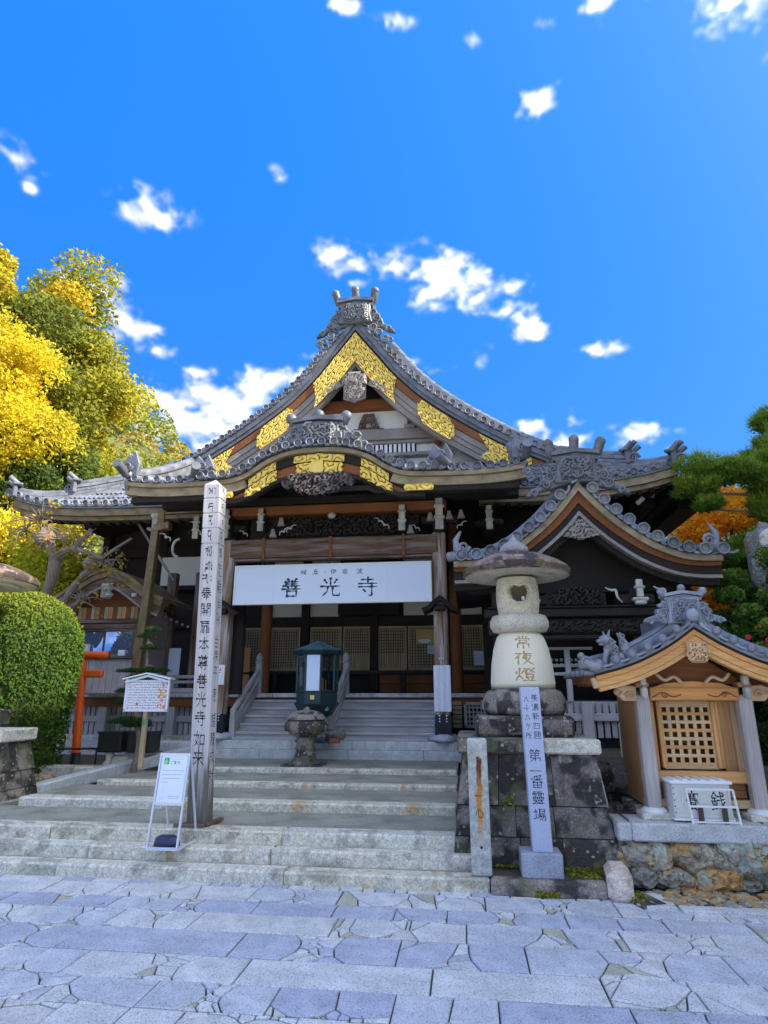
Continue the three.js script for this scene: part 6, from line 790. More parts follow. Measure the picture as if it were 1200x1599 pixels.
  const y7 = y6 + hh - 0.01; part('cap_underside', lathe([[0, 0.07], [0.22, 0.055], [0.23, 0.03], [0.42, 0.01], [0.43, 0.035], [0.575, 0.038]].map(([a, b]) => [a * s, b * s]), 0, 0, 0, 56).scale(o.cs ?? 1, 1, o.cs ?? 1).translate(ux, y7, z), stone(0.80, 0.74, 0.58), t); part('cap', lathe([[0.572, 0.037], [0.592, 0.05], [0.597, 0.10], [0.57, 0.13], [0.47, 0.20], [0.33, 0.265], [0.18, 0.30], [0, 0.31]].map(([a, b]) => [a * s, b * s]), 0, 0, 0, 56).scale(o.cs ?? 1, 1, o.cs ?? 1).translate(ux, y7, z), M.cap, t);  // bare stone below, its paler cream also carrying the light bounced up
  part('knob', lathe([[0, 0.29], [0.15, 0.295], [0.165, 0.335], [0.155, 0.38], [0.11, 0.42], [0.05, 0.455], [0.02, 0.50], [0, 0.54]].map(([a, b]) => [a * s, b * s]), ux - 0.01, y7, z, 28), stone(0.46, 0.44, 0.46), t);
}
{
  const t = thing('stone_lantern', 'tall round stone lantern with brown cap and carved characters on a mossy masonry base', 'stone lantern', [0.56, 0.11, -7.0]);
  stoneLantern(t, 0.56, -7.0, 0.11, 1.0, { seed: 4, text: true, turn: 0.02 });
  const u = thing('stone_lantern', 'stone lantern at the left edge with only cap and dark base in view', 'stone lantern', [-6.9, 0.2, -7.8]);
  stoneLantern(u, -6.9, -7.8, 0.26, 1.15, { seed: 9, H: 0.76, gx: 1.5, gz: 0.45, dx: -0.02, cs: 1.2 });
}
{ // posts of stone before the lantern
  const p = thing('stone_post', 'rough pale granite post with a long rust streak left of the blue stone marker', 'stone post', [0.075, 0.104, -6.05]);
  const map = canvas(128, 768, (c, W, H) => {
    const d = c.createImageData(W, H); for (let y = 0; y < H; y++) for (let x = 0; x < W; x++) { const o = (y * W + x) * 4, s = hash(x >> 1, y >> 1, 5), b = fbm2(x / 22, y / 22, 3, 0, 8), v = y / H, e = Math.abs(x / W - 0.52 + (fbm2(y / 40, 3, 2, 0, 2) - 0.5) * 0.1), band = step(0.155 + 0.05 * (fbm2(x / 6, y / 9, 3, 0, 6) - 0.5), e, e + 0.07) * step(v, 0.13, 0.16) * (1 - step(v, 0.52, 0.80)) * (0.55 + 0.45 * fbm2(x / 5, y / 30, 3, 0, 11) * 1.5), da = step(v, 0.13, 0.17) * (1 - step(v, 0.2, 0.42)), q = 0.62 + 0.26 * s + 0.25 * (b - 0.5); const base = [0.86, 0.86, 0.83].map((k) => k * q * 1.12), rust = [mix(0.86, 0.42, da), mix(0.52, 0.17, da), mix(0.16, 0.05, da)]; for (let k = 0; k < 3; k++) d.data[o + k] = 255 * clamp(mix(base[k], rust[k] * (0.75 + 0.4 * s), clamp(band))); d.data[o + 3] = 255; }
    c.putImageData(d, 0, 0); glyph(c, '一', 34, 316, 64, 26, 4, '#4a2a14'); glyph(c, '心', 38, 396, 54, 56, 4, '#4a2f1a'); c.fillStyle = '#1a1712'; c.beginPath(); c.arc(66, 610, 8, 0, 7); c.fill(); c.fillRect(58, 108, 12, 9);
  });
  part('shaft', face(span(-0.012, 0.163, 0.106, 1.215, -6.14, -5.985, 0.012), -0.012, 0.1, 0.178, 1.12), mat(1, 1, 1, { map, bumpMap: granBump, bumpScale: 0.006 }), p);
  const m = thing('stone_marker', 'slim bluish grey stone marker with dark carved characters in front of the stone lantern', 'stone marker', [0.585, 0.12, -6.0]);
  part('base_stone', span(0.41, 0.755, 0.115, 0.305, -6.22, -5.93, 0.01), M.blue, m);
  const mm = canvas(192, 1536, (c, W, H) => { c.fillStyle = '#b3bbd2'; c.fillRect(0, 0, W, H); speckle(c, W, H, 16000, 6, 'rgba(110,118,145,0.4)', 'rgba(225,230,245,0.45)', 2.4); const ink = '#2b3145'; [['八', 0], ['十', 1], ['八', 2], ['ヶ', 3], ['所', 4]].forEach(([g, i]) => glyph(c, g, 20, 90 + i * 88, 62, 66, 5, ink)); [['美', 0], ['濃', 1], ['新', 2], ['四', 3], ['國', 4]].forEach(([g, i]) => glyph(c, g, 102, 72 + i * 90, 70, 74, 5, ink)); [['第', 604], ['一', 744], ['番', 842], ['靈', 988], ['場', 1142]].forEach(([g, y]) => glyph(c, g, 34, y, 124, 122, 8, ink)); });
  const sh = face(span(-0.085, 0.085, 0.304, 1.665, -0.08, 0.07, 0.006), -0.085, 0.304, 0.17, 1.361), P = sh.attributes.position; for (let i = 0; i < P.count; i++) P.setX(i, P.getX(i) + 0.60 - 0.018 * (P.getY(i) - 0.3)); sh.translate(0, 0, -6.06);
  part('shaft', sh, mat(1, 1, 1, { map: mm, roughness: 0.8 }), m);
  const k = ground('kerb_stones'); part('kerb_block', span(0.145, 1.10, -0.02, 0.118, -6.0, -5.86, 0.025), M.lichen2, k); part('kerb_block', box(0.2, 0.24, 0.42, 1.2, 0.10, -6.0, 0.045, [0, -0.12, 0]), mat(1.1, 0.92, 0.86, { map: roughStone, bumpMap: granBump, bumpScale: 0.006 }), k);
  part('slab_stone', box(0.22, 0.05, 0.34, 1.35, 0.0, -5.86, 0.01, [0, 0.35, 0]), M.lichen2, k);
}
{ // dry-laid retaining wall with a granite coping
  const t = thing('retaining_wall', 'low wall of rugged brown boulders with granite coping carrying the small shrine', 'wall', [2.6, 0, -6.3]), r = rand(31);
  part('wall_core', [span(1.36, 5.2, -0.02, 0.38, -7.6, -6.52)], M.soil, t);
  for (const [a, b] of [[1.27, 1.39], [1.394, 2.52], [2.524, 3.7], [3.704, 5.2]]) part('coping_stone', span(a, b, 0.375, 0.52, -6.62, -6.16, 0.014), M.granite, t);
  part('coping_floor', span(1.3, 5.2, 0.36, 0.512, -8.0, -6.625, 0.01), M.asphalt, t);
  for (const [x, y, w, h, d, s, m] of [[1.5, 0.27, 0.24, 0.15, 0.2, 1, 0], [1.9, 0.25, 0.26, 0.17, 0.2, 2, 2], [2.42, 0.22, 0.28, 0.22, 0.22, 3, 1], [2.18, 0.27, 0.15, 0.15, 0.2, 4, 0], [2.8, 0.26, 0.2, 0.18, 0.2, 5, 2], [3.2, 0.22, 0.3, 0.2, 0.2, 6, 0], [1.46, 0.10, 0.13, 0.09, 0.14, 7, 1], [1.72, 0.08, 0.18, 0.09, 0.16, 8, 0], [2.06, 0.09, 0.2, 0.11, 0.18, 9, 2], [2.62, 0.05, 0.12, 0.07, 0.14, 10, 1], [2.82, 0.06, 0.12, 0.08, 0.14, 11, 2], [1.38, 0.05, 0.1, 0.06, 0.1, 12, 1], [2.3, 0.06, 0.1, 0.06, 0.1, 13, 0], [3.5, 0.1, 0.24, 0.14, 0.16, 14, 0], [1.33, 0.22, 0.1, 0.12, 0.16, 15, 1]]) part('wall_stone', rockGeo(w * 1.02, h * 0.98, d * 1.15, s * 13, 4, 0.42).translate(x, y, -6.36 + (y < 0.15 ? 0.08 : 0)), [M.rock, M.rock2, M.rock3][m], t);
  const p = ground('pebble_strip'); part('strip_bed', span(1.42, 5.2, -0.03, 0.003, -6.3, -5.72), M.soil, p);
  const pebs = [...Array(4).keys()].map((i) => rockGeo(0.07, 0.016, 0.042, 200 + i, 2, 0.2)), pm = [M.rock, M.rock3, M.rock2, mat(0.95, 0.8, 0.62, { map: rockTex })]; for (let i = 0; i < 150; i++) piece('pebble', pebs[i % 4], pm[Math.floor(r() * 4)], p, 1.46 + r() * 1.5, 0.008 + r() * 0.012, -5.76 - r() * 0.38, [0, r() * 6, (r() - 0.5) * 0.15], 0.55 + r() * 0.6);
}
// ---------------------------------------------------------------- small new wooden shrine
{
  const t = thing('small_shrine', 'small wooden shrine of bright orange timber with grey tiled gable roof on the boulder wall', 'shrine', [2.12, 0.52, -6.6]), x0 = 2.13, zf = -6.15;
  const half = curve([[0, 2.21], [0.22, 2.06], [0.48, 1.925], [0.68, 1.85], [0.93, 1.785]], 16), c = mirror(half, x0);
  part('roof_board', strip(c, -0.05, 0.0, -7.5, zf), M.dark, t); part('roof_edge', strip(c, 0.002, 0.035, -7.52, zf + 0.02), M.tile2, t);
  part('barge_board', strip(c, -0.06, -0.022, zf - 0.1, zf + 0.005), M.new2, t); part('barge_board', strip(c, -0.125, -0.063, zf - 0.1, zf - 0.008), M.new1, t); part('barge_board', strip(c, -0.165, -0.128, zf - 0.1, zf - 0.016), M.new1, t);
  for (const k of [-1, 1]) part('barge_end', box(0.055, 0.10, 0.08, x0 + k * 0.925, 1.705, zf - 0.055, 0.008, [0, 0, -k * 0.25]), M.newPale, t);
  const pts = along(c, 0.165, 0.06); for (const p of pts) { const n = [-Math.sin(p[2]), Math.cos(p[2])]; if (Math.abs(p[0] - x0) > 0.05) piece('verge_tile', (shared.knob ??= mergeGeometries(flat([ball(0.042, 0, 0, 0.0, 1, 1, 0.75, 12), cyl(0.04, 0.04, 0.3, 0, 0, -0.15, 10, [Math.PI / 2, 0, 0])]))), M.tileBlue, t, p[0] + n[0] * 0.075, p[1] + n[1] * 0.075, zf + 0.03, [0, 0, p[2]]); piece('verge_pan', pan(0.13, 0.03), tone(), t, p[0] + Math.cos(p[2]) * 0.082 + n[0] * 0.07, p[1] + Math.sin(p[2]) * 0.082 + n[1] * 0.07, zf + 0.02, [0, 0, p[2]]); }
  part('apex_tile', [ball(0.062, x0, 2.315, zf + 0.03, 1, 1, 0.7), cyl(0.06, 0.06, 0.3, x0, 2.315, zf - 0.14, 14, [Math.PI / 2, 0, 0])], M.tileBlue, t);
  for (const k of [-1, 1]) { const h = c.filter((p) => k * (p[0] - x0) > 0.04); part('slope_ridge', [strip(h, 0.06, 0.13, zf - 0.42, zf - 0.13), strip(h, 0.135, 0.165, zf - 0.38, zf - 0.17)], M.tileBlue, t); for (let z = zf - 0.55; z > -7.45; z -= 0.2) part('cover_tile', strip(h, 0.03, 0.08, z - 0.08, z), M.tile2, t); part('corner_tile', [tube(curve([[x0 + k * 0.86, 1.86, zf + 0.02], [x0 + k * 0.95, 1.85, zf + 0.02], [x0 + k * 1.02, 1.90, zf + 0.02]], 8), [0.03, 0.045, 0.05, 0.05, 0.045, 0.04, 0.035, 0.03, 0.025], 9), spiral(x0 + k * 1.0, 1.9, zf + 0.01, 0.06, 0.022, 1.6, k), ball(0.035, x0 + k * 1.04, 1.95, zf - 0.02), shape([[-0.05, 0], [-0.06, 0.06], [0, 0.1], [0.07, 0.05], [0.05, 0]], 0.08, 0.01).translate(x0 + k * 1.0, 1.84, zf - 0.06)], M.tile, t); }
  part('ridge', [span(x0 - 0.11, x0 + 0.11, 2.22, 2.38, -7.5, zf - 0.15)], M.tile2, t); ridgeEnd(t, x0 - 0.02, 2.26, zf - 0.13, 0.64, 0.36, { mat: M.tileBlue, cap: M.tileBlue, rod: M.tileBlue, rodL: 0.1, tilt: 0.9 });
  for (const k of [-1, 1]) { for (let z = zf - 0.05; z > -7.5; z -= 0.14) part('eave_tile', cyl(0.03, 0.03, 0.14, x0 + k * 0.95, 1.80, z, 8, [0, 0, Math.PI / 2]), M.tile, t); for (let z = zf - 0.15; z > -7.4; z -= 0.12) part('rafter', beam([x0 + k * 0.9, 1.70, z], [x0 + k * 0.45, 1.86, z], 0.035, 0.05), M.brown, t); part('eave_board', span(x0 + k * 0.905, x0 + k * 0.93, 1.70, 1.78, -7.45, zf - 0.1), M.brown, t); }
  // pendant, beams with pale nosings
  part('gable_pendant', [carved(0.2, 0.19, 0.045, 22, 20, 161, (u, v) => { const a = Math.abs(u - 0.5) * 2; return v > 0.5 ? a < 0.95 - 0.35 * Math.abs(v - 0.8) : a < 0.55 + 0.4 * Math.sin(v * 6.2); }, 3).translate(x0, 1.975, zf + 0.005), shape([[-0.06, -0.08], [0.06, -0.08], [0.07, 0.08], [-0.07, 0.08]], 0.03).translate(x0, 1.98, zf - 0.025), ...[-1, 1].map((k) => spiral(x0 + k * 0.06, 1.96, zf + 0.02, 0.045, 0.014, 1.5, k))], M.newPale, t);
  part('gable_wall', shape([[-0.5, 1.70], [0.5, 1.70], [0.25, 1.88], [0, 2.02], [-0.25, 1.88]], 0.03, 0).translate(x0, 0, zf - 0.36), M.brown, t);
  for (const k of [-1, 1]) part('cloud_bracket', [tube(curve([[x0 + k * 0.1, 1.70, zf - 0.2], [x0 + k * 0.17, 1.76, zf - 0.19], [x0 + k * 0.26, 1.73, zf - 0.19], [x0 + k * 0.33, 1.79, zf - 0.2]], 12), 0.016, 7)], M.newPale, t);
  part('front_beam', [span(x0 - 0.40, x0 + 0.40, 1.545, 1.665, zf - 0.34, zf - 0.22, 0.012), shape([[-0.36, 1.665], [0.36, 1.665], [0.25, 1.70], [0, 1.72], [-0.25, 1.70]], 0.08, 0.005).translate(x0, 0, zf - 0.32)], M.new2, t);
  part('beam_scroll', [-1, 1].flatMap((k) => [tube(curve([[x0 + k * 0.38, 1.575, zf - 0.218], [x0 + k * 0.28, 1.62, zf - 0.218], [x0 + k * 0.2, 1.58, zf - 0.218], [x0 + k * 0.12, 1.60, zf - 0.218]], 14), 0.006, 5), spiral(x0 + k * 0.27, 1.60, zf - 0.217, 0.03, 0.006, 1.4, k)]), M.brown, t);
  for (const k of [-1, 1]) {
    const x = x0 + k * 0.46, p = part('corner_post', [span(x - 0.062, x + 0.062, 0.585, 1.60, zf - 0.36, zf - 0.24, 0.014)], M.post, t); part('post_foot', [lathe([[0.11, 0], [0.115, 0.02], [0.09, 0.045], [0.07, 0.05], [0, 0.05]], x, 0.565, zf - 0.30, 16)], M.white, t); part('post_stone', box(0.27, 0.06, 0.24, x, 0.545, zf - 0.30, 0.012), M.step, t);
    part('nosing', [shape([[0, -0.05], [0.11, -0.05], [0.15, -0.01], [0.12, 0.03], [0.16, 0.06], [0.10, 0.08], [0, 0.07]].map(([a, b]) => [k * a, b]).sort(() => 0).reverse().slice(0, 7), 0.1, 0.008).translate(x + k * 0.06, 1.60, zf - 0.35), spiral(x + k * 0.12, 1.60, zf - 0.24, 0.042, 0.012, 1.4, k), ball(0.035, x + k * 0.22, 1.625, zf - 0.30)], M.newPale, t);
    part('white_nosing', [box(0.055, 0.11, 0.1, x, 1.62, zf - 0.19, 0.02), box(0.05, 0.09, 0.08, x, 1.73, zf - 0.2, 0.01)], M.ivory, t); part('bracket_block', box(0.12, 0.05, 0.14, x, 1.69, zf - 0.28, 0.012), M.new3, t);
  }
  // body: lattice door, boards, sills
  const zb = zf - 0.46; part('body_frame', [span(x0 - 0.36, x0 - 0.325, 0.78, 1.54, zb - 0.02, zb + 0.03, 0.005), span(x0 - 0.3, x0 - 0.265, 0.93, 1.54, zb - 0.02, zb + 0.04, 0.005), span(x0 + 0.2, x0 + 0.235, 0.93, 1.54, zb - 0.02, zb + 0.04, 0.005), span(x0 + 0.24, x0 + 0.27, 0.93, 1.54, zb - 0.02, zb + 0.025, 0.005)], M.new1, t);
  part('sill_beam', [span(x0 - 0.52, x0 + 0.52, 0.815, 0.915, zf - 0.40, zf - 0.33, 0.008)], M.new1, t); part('lower_beam', span(x0 - 0.52, x0 + 0.52, 0.60, 0.67, zf - 0.42, zf - 0.34, 0.008), M.newPale, t);
  for (const [a, b, m] of [[0.27, 0.38, M.new3], [0.384, 0.47, M.newPale], [-0.47, -0.37, M.newPale]]) part('wall_board', span(x0 + a, x0 + b, 0.90, 1.54, zb - 0.01, zb + 0.012, 0.003), m, t);
  for (let i = 0; i < 2; i++) for (const [a, b] of [[-0.42, -0.24], [0.2, 0.42]]) part('wall_board', span(x0 + a, x0 + b, 0.675 + i * 0.07, 0.742 + i * 0.07, zb - 0.01, zb + 0.01, 0.003), M.new3, t);
  const d = part('lattice_door', [span(x0 - 0.262, x0 + 0.198, 0.92, 0.96, zb - 0.02, zb + 0.015, 0.004), span(x0 - 0.262, x0 + 0.198, 1.50, 1.54, zb - 0.02, zb + 0.015, 0.004), span(x0 - 0.275, x0 - 0.25, 0.92, 1.54, zb - 0.018, zb + 0.012), span(x0 + 0.186, x0 + 0.21, 0.92, 1.54, zb - 0.018, zb + 0.012)], M.newPale, t), W = 0.46, n = 6;
  for (let i = 0; i <= n; i++) part('lattice_bar', span(x0 - 0.262 + (i * W) / n - 0.017, x0 - 0.262 + (i * W) / n + 0.017, 0.96, 1.5, zb - 0.004, zb + 0.010, 0.002), M.newPale, d); for (let j = 0; j <= 7; j++) part('lattice_bar', span(x0 - 0.262, x0 + 0.198, 0.965 + j * 0.076 - 0.015, 0.965 + j * 0.076 + 0.015, zb + 0.0, zb + 0.014, 0.002), j % 2 ? M.newPale : M.new1, d);
  part('body_wall', [span(x0 - 0.5, x0 + 0.5, 0.6, 1.6, -7.3, -7.27), span(x0 - 0.5, x0 - 0.47, 0.6, 1.7, -7.27, zb), span(x0 + 0.47, x0 + 0.5, 0.6, 1.7, -7.27, zb), span(x0 - 0.47, x0 + 0.47, 1.6, 1.63, -7.27, zb), span(x0 - 0.47, x0 + 0.47, 0.6, 0.64, -7.27, zb)], M.new3, t);
  part('plinth', [span(x0 - 0.55, x0 + 0.55, 0.512, 0.575, -7.35, zf - 0.42, 0.008)], M.step, t);
  part('mirror', cyl(0.03, 0.03, 0.01, x0 - 0.03, 1.2, -7.2, 14, [Math.PI / 2, 0, 0]), M.gold, t);
  // guardian beast on the roof
  const g = thing('roof_beast', 'small grey tile guardian beast crouching on the left slope of the small shrine roof', 'figurine', [1.42, 1.9, zf - 0.1]), bx = 1.40, by = 1.87, bz = zf - 0.12;
  const body = [ball(0.075, bx + 0.03, by + 0.07, bz, 0.9, 1.0, 0.8), ball(0.065, bx - 0.02, by + 0.15, bz, 0.9, 1.1, 0.85), ball(0.062, bx - 0.05, by + 0.235, bz, 1.05, 0.8, 0.9), ball(0.035, bx - 0.1, by + 0.225, bz, 1.1, 0.6, 0.9), ball(0.03, bx - 0.09, by + 0.195, bz, 1.0, 0.5, 0.9), tube([[bx - 0.05, by + 0.14, bz + 0.04], [bx - 0.08, by + 0.06, bz + 0.05], [bx - 0.09, by - 0.01, bz + 0.05]], [0.03, 0.024, 0.028], 8), tube([[bx - 0.03, by + 0.14, bz - 0.04], [bx - 0.06, by + 0.06, bz - 0.05], [bx - 0.07, by - 0.01, bz - 0.05]], [0.03, 0.024, 0.028], 8), tube([[bx + 0.05, by + 0.08, bz + 0.04], [bx + 0.10, by + 0.05, bz + 0.05], [bx + 0.06, by - 0.02, bz + 0.05]], [0.045, 0.035, 0.03], 8)];
  part('body', body, M.tile, g); part('ear', [tube([[bx - 0.03, by + 0.27, bz + 0.03], [bx - 0.01, by + 0.33, bz + 0.035]], [0.018, 0.006], 6), tube([[bx - 0.05, by + 0.27, bz - 0.03], [bx - 0.06, by + 0.32, bz - 0.035]], [0.018, 0.006], 6)], M.tile, g); part('mane', [0, 1, 2, 3, 4].map((i) => spiral(bx + 0.0 + 0.01 * i, by + 0.22 - i * 0.035, bz + 0.055, 0.03, 0.011, 1.4, i % 2 ? 1 : -1, i)), M.tile, g); part('tail', [tube(curve([[bx + 0.09, by + 0.04, bz], [bx + 0.12, by + 0.14, bz], [bx + 0.10, by + 0.24, bz], [bx + 0.06, by + 0.30, bz]], 10), [0.02, 0.03, 0.04, 0.05, 0.055, 0.052, 0.045, 0.035, 0.025, 0.015, 0.006], 8), ...[0, 1, 2].map((i) => spiral(bx + 0.10, by + 0.15 + i * 0.06, bz + 0.04, 0.03, 0.011, 1.4, 1, i))], M.tile, g);
  const box1 = thing('offering_box', 'whitish wooden offering box with black brush characters before the lattice door', 'offering box', [2.03, 0.55, zf - 0.1]), bm = canvas(512, 256, (c, W2, H2) => { c.fillStyle = '#d9d6cf'; c.fillRect(0, 0, W2, H2); speckle(c, W2, H2, 3000, 12, 'rgba(190,180,150,0.35)', 'rgba(240,240,245,0.3)', 4); glyph(c, '賽', 112, 62, 118, 134, 9, '#1d1e22', 0.5); glyph(c, '銭', 332, 62, 128, 134, 9, '#1d1e22', 0.5); });
  part('box_body', face(span(1.79, 2.28, 0.552, 0.845, zf - 0.38, zf - 0.10, 0.008), 1.79, 0.552, 0.49, 0.293), mat(1, 1, 1, { map: bm, roughness: 0.7 }), box1); part('box_rim', [span(1.77, 2.30, 0.835, 0.862, zf - 0.40, zf - 0.08, 0.006), span(1.78, 2.29, 0.535, 0.552, zf - 0.39, zf - 0.09, 0.004)], M.paper, box1); for (let i = 0; i < 6; i++) part('top_slat', span(1.81 + i * 0.078, 1.85 + i * 0.078, 0.8625, 0.872, zf - 0.39, zf - 0.09, 0.003), M.paper, box1); for (const y of [0.6, 0.65, 0.70, 0.75, 0.8]) part('nail', ball(0.006, 1.80, y, zf - 0.098, 1, 1, 0.5, 6), M.iron, box1);
  const k2 = thing('white_rack', 'white painted low metal rack standing before the offering box', 'rack', [2.1, 0.52, zf + 0.02]), zr = zf - 0.02, b2 = (a, b, w = 0.012) => beam(a, b, w, w, 0.002);
  part('rack_frame', [b2([1.90, 0.525, zr + 0.03], [1.885, 0.80, zr - 0.01], 0.016), b2([2.29, 0.525, zr + 0.03], [2.275, 0.80, zr - 0.01], 0.016), b2([1.885, 0.80, zr - 0.01], [2.275, 0.80, zr - 0.01], 0.016), b2([1.893, 0.665, zr + 0.01], [2.283, 0.665, zr + 0.01], 0.016), b2([1.9, 0.56, zr - 0.09], [2.29, 0.56, zr - 0.09]), b2([1.9, 0.545, zr + 0.03], [2.29, 0.545, zr + 0.03]), b2([1.86, 0.525, zr - 0.1], [1.87, 0.79, zr - 0.06]), b2([2.25, 0.525, zr - 0.1], [2.26, 0.79, zr - 0.06])], M.white, k2); part('rack_foot', [2.0, 2.2].map((x) => span(x - 0.02, x + 0.02, 0.521, 0.66, zr - 0.06, zr - 0.04)), M.barkDark, k2);
}
// ---------------------------------------------------------------- left side: torii, board, pots, rail
{
  const t = thing('torii_gate', 'bright orange torii gate half hidden behind the clipped hedge', 'torii', [-7.5, 0.45, -10.6]), z = -10.6;
  for (const x of [-6.79, -8.3]) { const k = x > -7 ? 1 : -1; part('leg', tube([[x + k * 0.06, 0.45, z], [x - k * 0.04, 2.2, z]], [0.075, 0.065], 14), M.vermilion, t); part('leg_foot', cyl(0.088, 0.083, 0.20, x + k * 0.055, 0.54, z, 14), M.black, t); }
  part('top_beam', tube(curve([[-8.85, 2.40, z], [-7.5, 2.30, z], [-6.36, 2.28, z]], 14), 0.068, 14), M.vermilion, t); part('tie_beam', [span(-8.6, -6.42, 1.89, 2.02, z - 0.045, z + 0.045, 0.02)], M.vermilion, t); part('wedge', box(0.09, 0.06, 0.12, -6.82, 2.05, z, 0.01), M.vermilion, t);
  const b = thing('message_board', 'white notice board with small roof covered in tiny lettering on a pale post', 'notice board', [-4.55, 0.62, -8.7]), bz = -8.7;
  const map = canvas(512, 384, (c, W, H) => { c.fillStyle = '#eceaf2'; c.fillRect(0, 0, W, H); const r = rand(77); for (let row = 0; row < 11; row++) for (let x = 14; x < W - 14; x += 15) { const y = 18 + row * 34; c.strokeStyle = r() < 0.8 ? '#3f4260' : '#8a83a0'; c.lineWidth = 4.5; c.beginPath(); for (let k = 0; k < 3; k++) { c.moveTo(x + r() * 12, y + r() * 22); c.lineTo(x + r() * 14, y + r() * 22); } c.stroke(); } for (let i = 0; i < 46; i++) { c.fillStyle = ['#e8b34c', '#e77b8f', '#d9863a', '#f0cf58', '#c95c6e'][Math.floor(r() * 5)]; const right = r() < 0.85; c.beginPath(); c.ellipse(right ? 400 + r() * 100 : 90 + r() * 80, right ? 40 + r() * 330 : 300 + r() * 50, 6 + r() * 14, 5 + r() * 10, r() * 3, 0, 7); c.fill(); } });
  part('board', face(span(-4.86, -4.25, 1.40, 1.80, bz - 0.02, bz), -4.86, 1.40, 0.61, 0.40), mat(1, 1, 1, { map, roughness: 0.7 }), b); part('frame', [span(-4.89, -4.858, 1.38, 1.83, bz - 0.03, bz + 0.015, 0.004), span(-4.252, -4.22, 1.38, 1.83, bz - 0.03, bz + 0.015, 0.004), span(-4.89, -4.22, 1.365, 1.398, bz - 0.03, bz + 0.015, 0.004)], M.alu, b);
  part('roof', [strip([[-4.92, 1.805], [-4.555, 1.885], [-4.19, 1.805]], 0, 0.018, bz - 0.10, bz + 0.07), strip([[-4.9, 1.79], [-4.555, 1.875], [-4.21, 1.79]], -0.03, -0.002, bz - 0.02, bz + 0.03)], M.alu, b); part('post', [span(-4.575, -4.515, 0.62, 1.37, bz - 0.04, bz + 0.02, 0.006)], M.lattice, b); part('post_plate', span(-4.565, -4.525, 1.18, 1.27, bz + 0.021, bz + 0.024), mat(0.10, 0.25, 0.16), b);
  const tubBase = (x, label) => { const o = thing('black_tub', label, 'tub', [x, 0.8, -9.9]); part('tub_wall', [span(x - 0.2, x + 0.2, 0.72, 1.02, -10.1, -9.75, 0.02)], mat(0.022, 0.026, 0.012, { roughness: 0.5, map: mottle }), o); part('tub_rim', [span(x - 0.21, x + 0.21, 1.0, 1.03, -10.11, -9.74, 0.006)], M.black, o); return o; };
  tubBase(-5.66, 'black square tub raised beside the orange torii leg'); tubBase(-5.16, 'dark green tub behind the message board post');
  const s = thing('pot_stand', 'pale stone stump carrying the black tub beside the torii', 'stand', [-5.6, 0.45, -9.85]); part('stump', [tube([[-5.72, 0.45, -9.8], [-5.68, 0.6, -9.85], [-5.7, 0.73, -9.9]], [0.09, 0.05, 0.08], 10), rockGeo(0.14, 0.12, 0.1, 301, 2).translate(-5.5, 0.55, -9.9)], M.cream, s);
  solo('metal_rail', [tube([[-7.4, 0.72, -10.2], [-5.75, 0.74, -10.2]], 0.014, 8), tube([[-6.12, 0.74, -10.2], [-6.12, 0.45, -10.2]], 0.014, 8)], M.iron, 'thin black metal rail in front of the stone base by the torii', 'rail');
}
// ---------------------------------------------------------------- plants: leaves are small bent blades, scattered in clumps
const blade = (() => { const g = new THREE.BufferGeometry(); g.setAttribute('position', new THREE.Float32BufferAttribute([-0.5, 0, 0, 0, -0.28, 0.08, 0.55, 0, 0, 0, 0.28, 0.08], 3)); g.setAttribute('uv', new THREE.Float32BufferAttribute([0, 0.5, 0.5, 0, 1, 0.5, 0.5, 1], 2)); g.setIndex([0, 1, 2, 0, 2, 3]); g.computeVertexNormals(); return g; })();
const needle = (() => { const o = []; for (let i = 0; i < 7; i++) { const a = (i / 7) * 6.283, c = Math.cos(a), s = Math.sin(a), u = 0.55 + 0.25 * ((i * 37) % 5) / 5; o.push(-s * 0.05, 0, c * 0.05, s * 0.05, 0, -c * 0.05, c * u, 0.55, s * u); } const g = new THREE.BufferGeometry(); g.setAttribute('position', new THREE.Float32BufferAttribute(o, 3)); g.computeVertexNormals(); return g; })();
const leafMat = (tr = 0.4) => new THREE.MeshPhysicalMaterial({ roughness: 0.75, transmission: tr, thickness: 0, side: THREE.DoubleSide, specularIntensity: 0.35 });
const leafA = leafMat(0.5), leafB = leafMat(0.3), leafAV = leafMat(0.5), leafBV = leafMat(0.3); leafAV.vertexColors = leafBV.vertexColors = true;
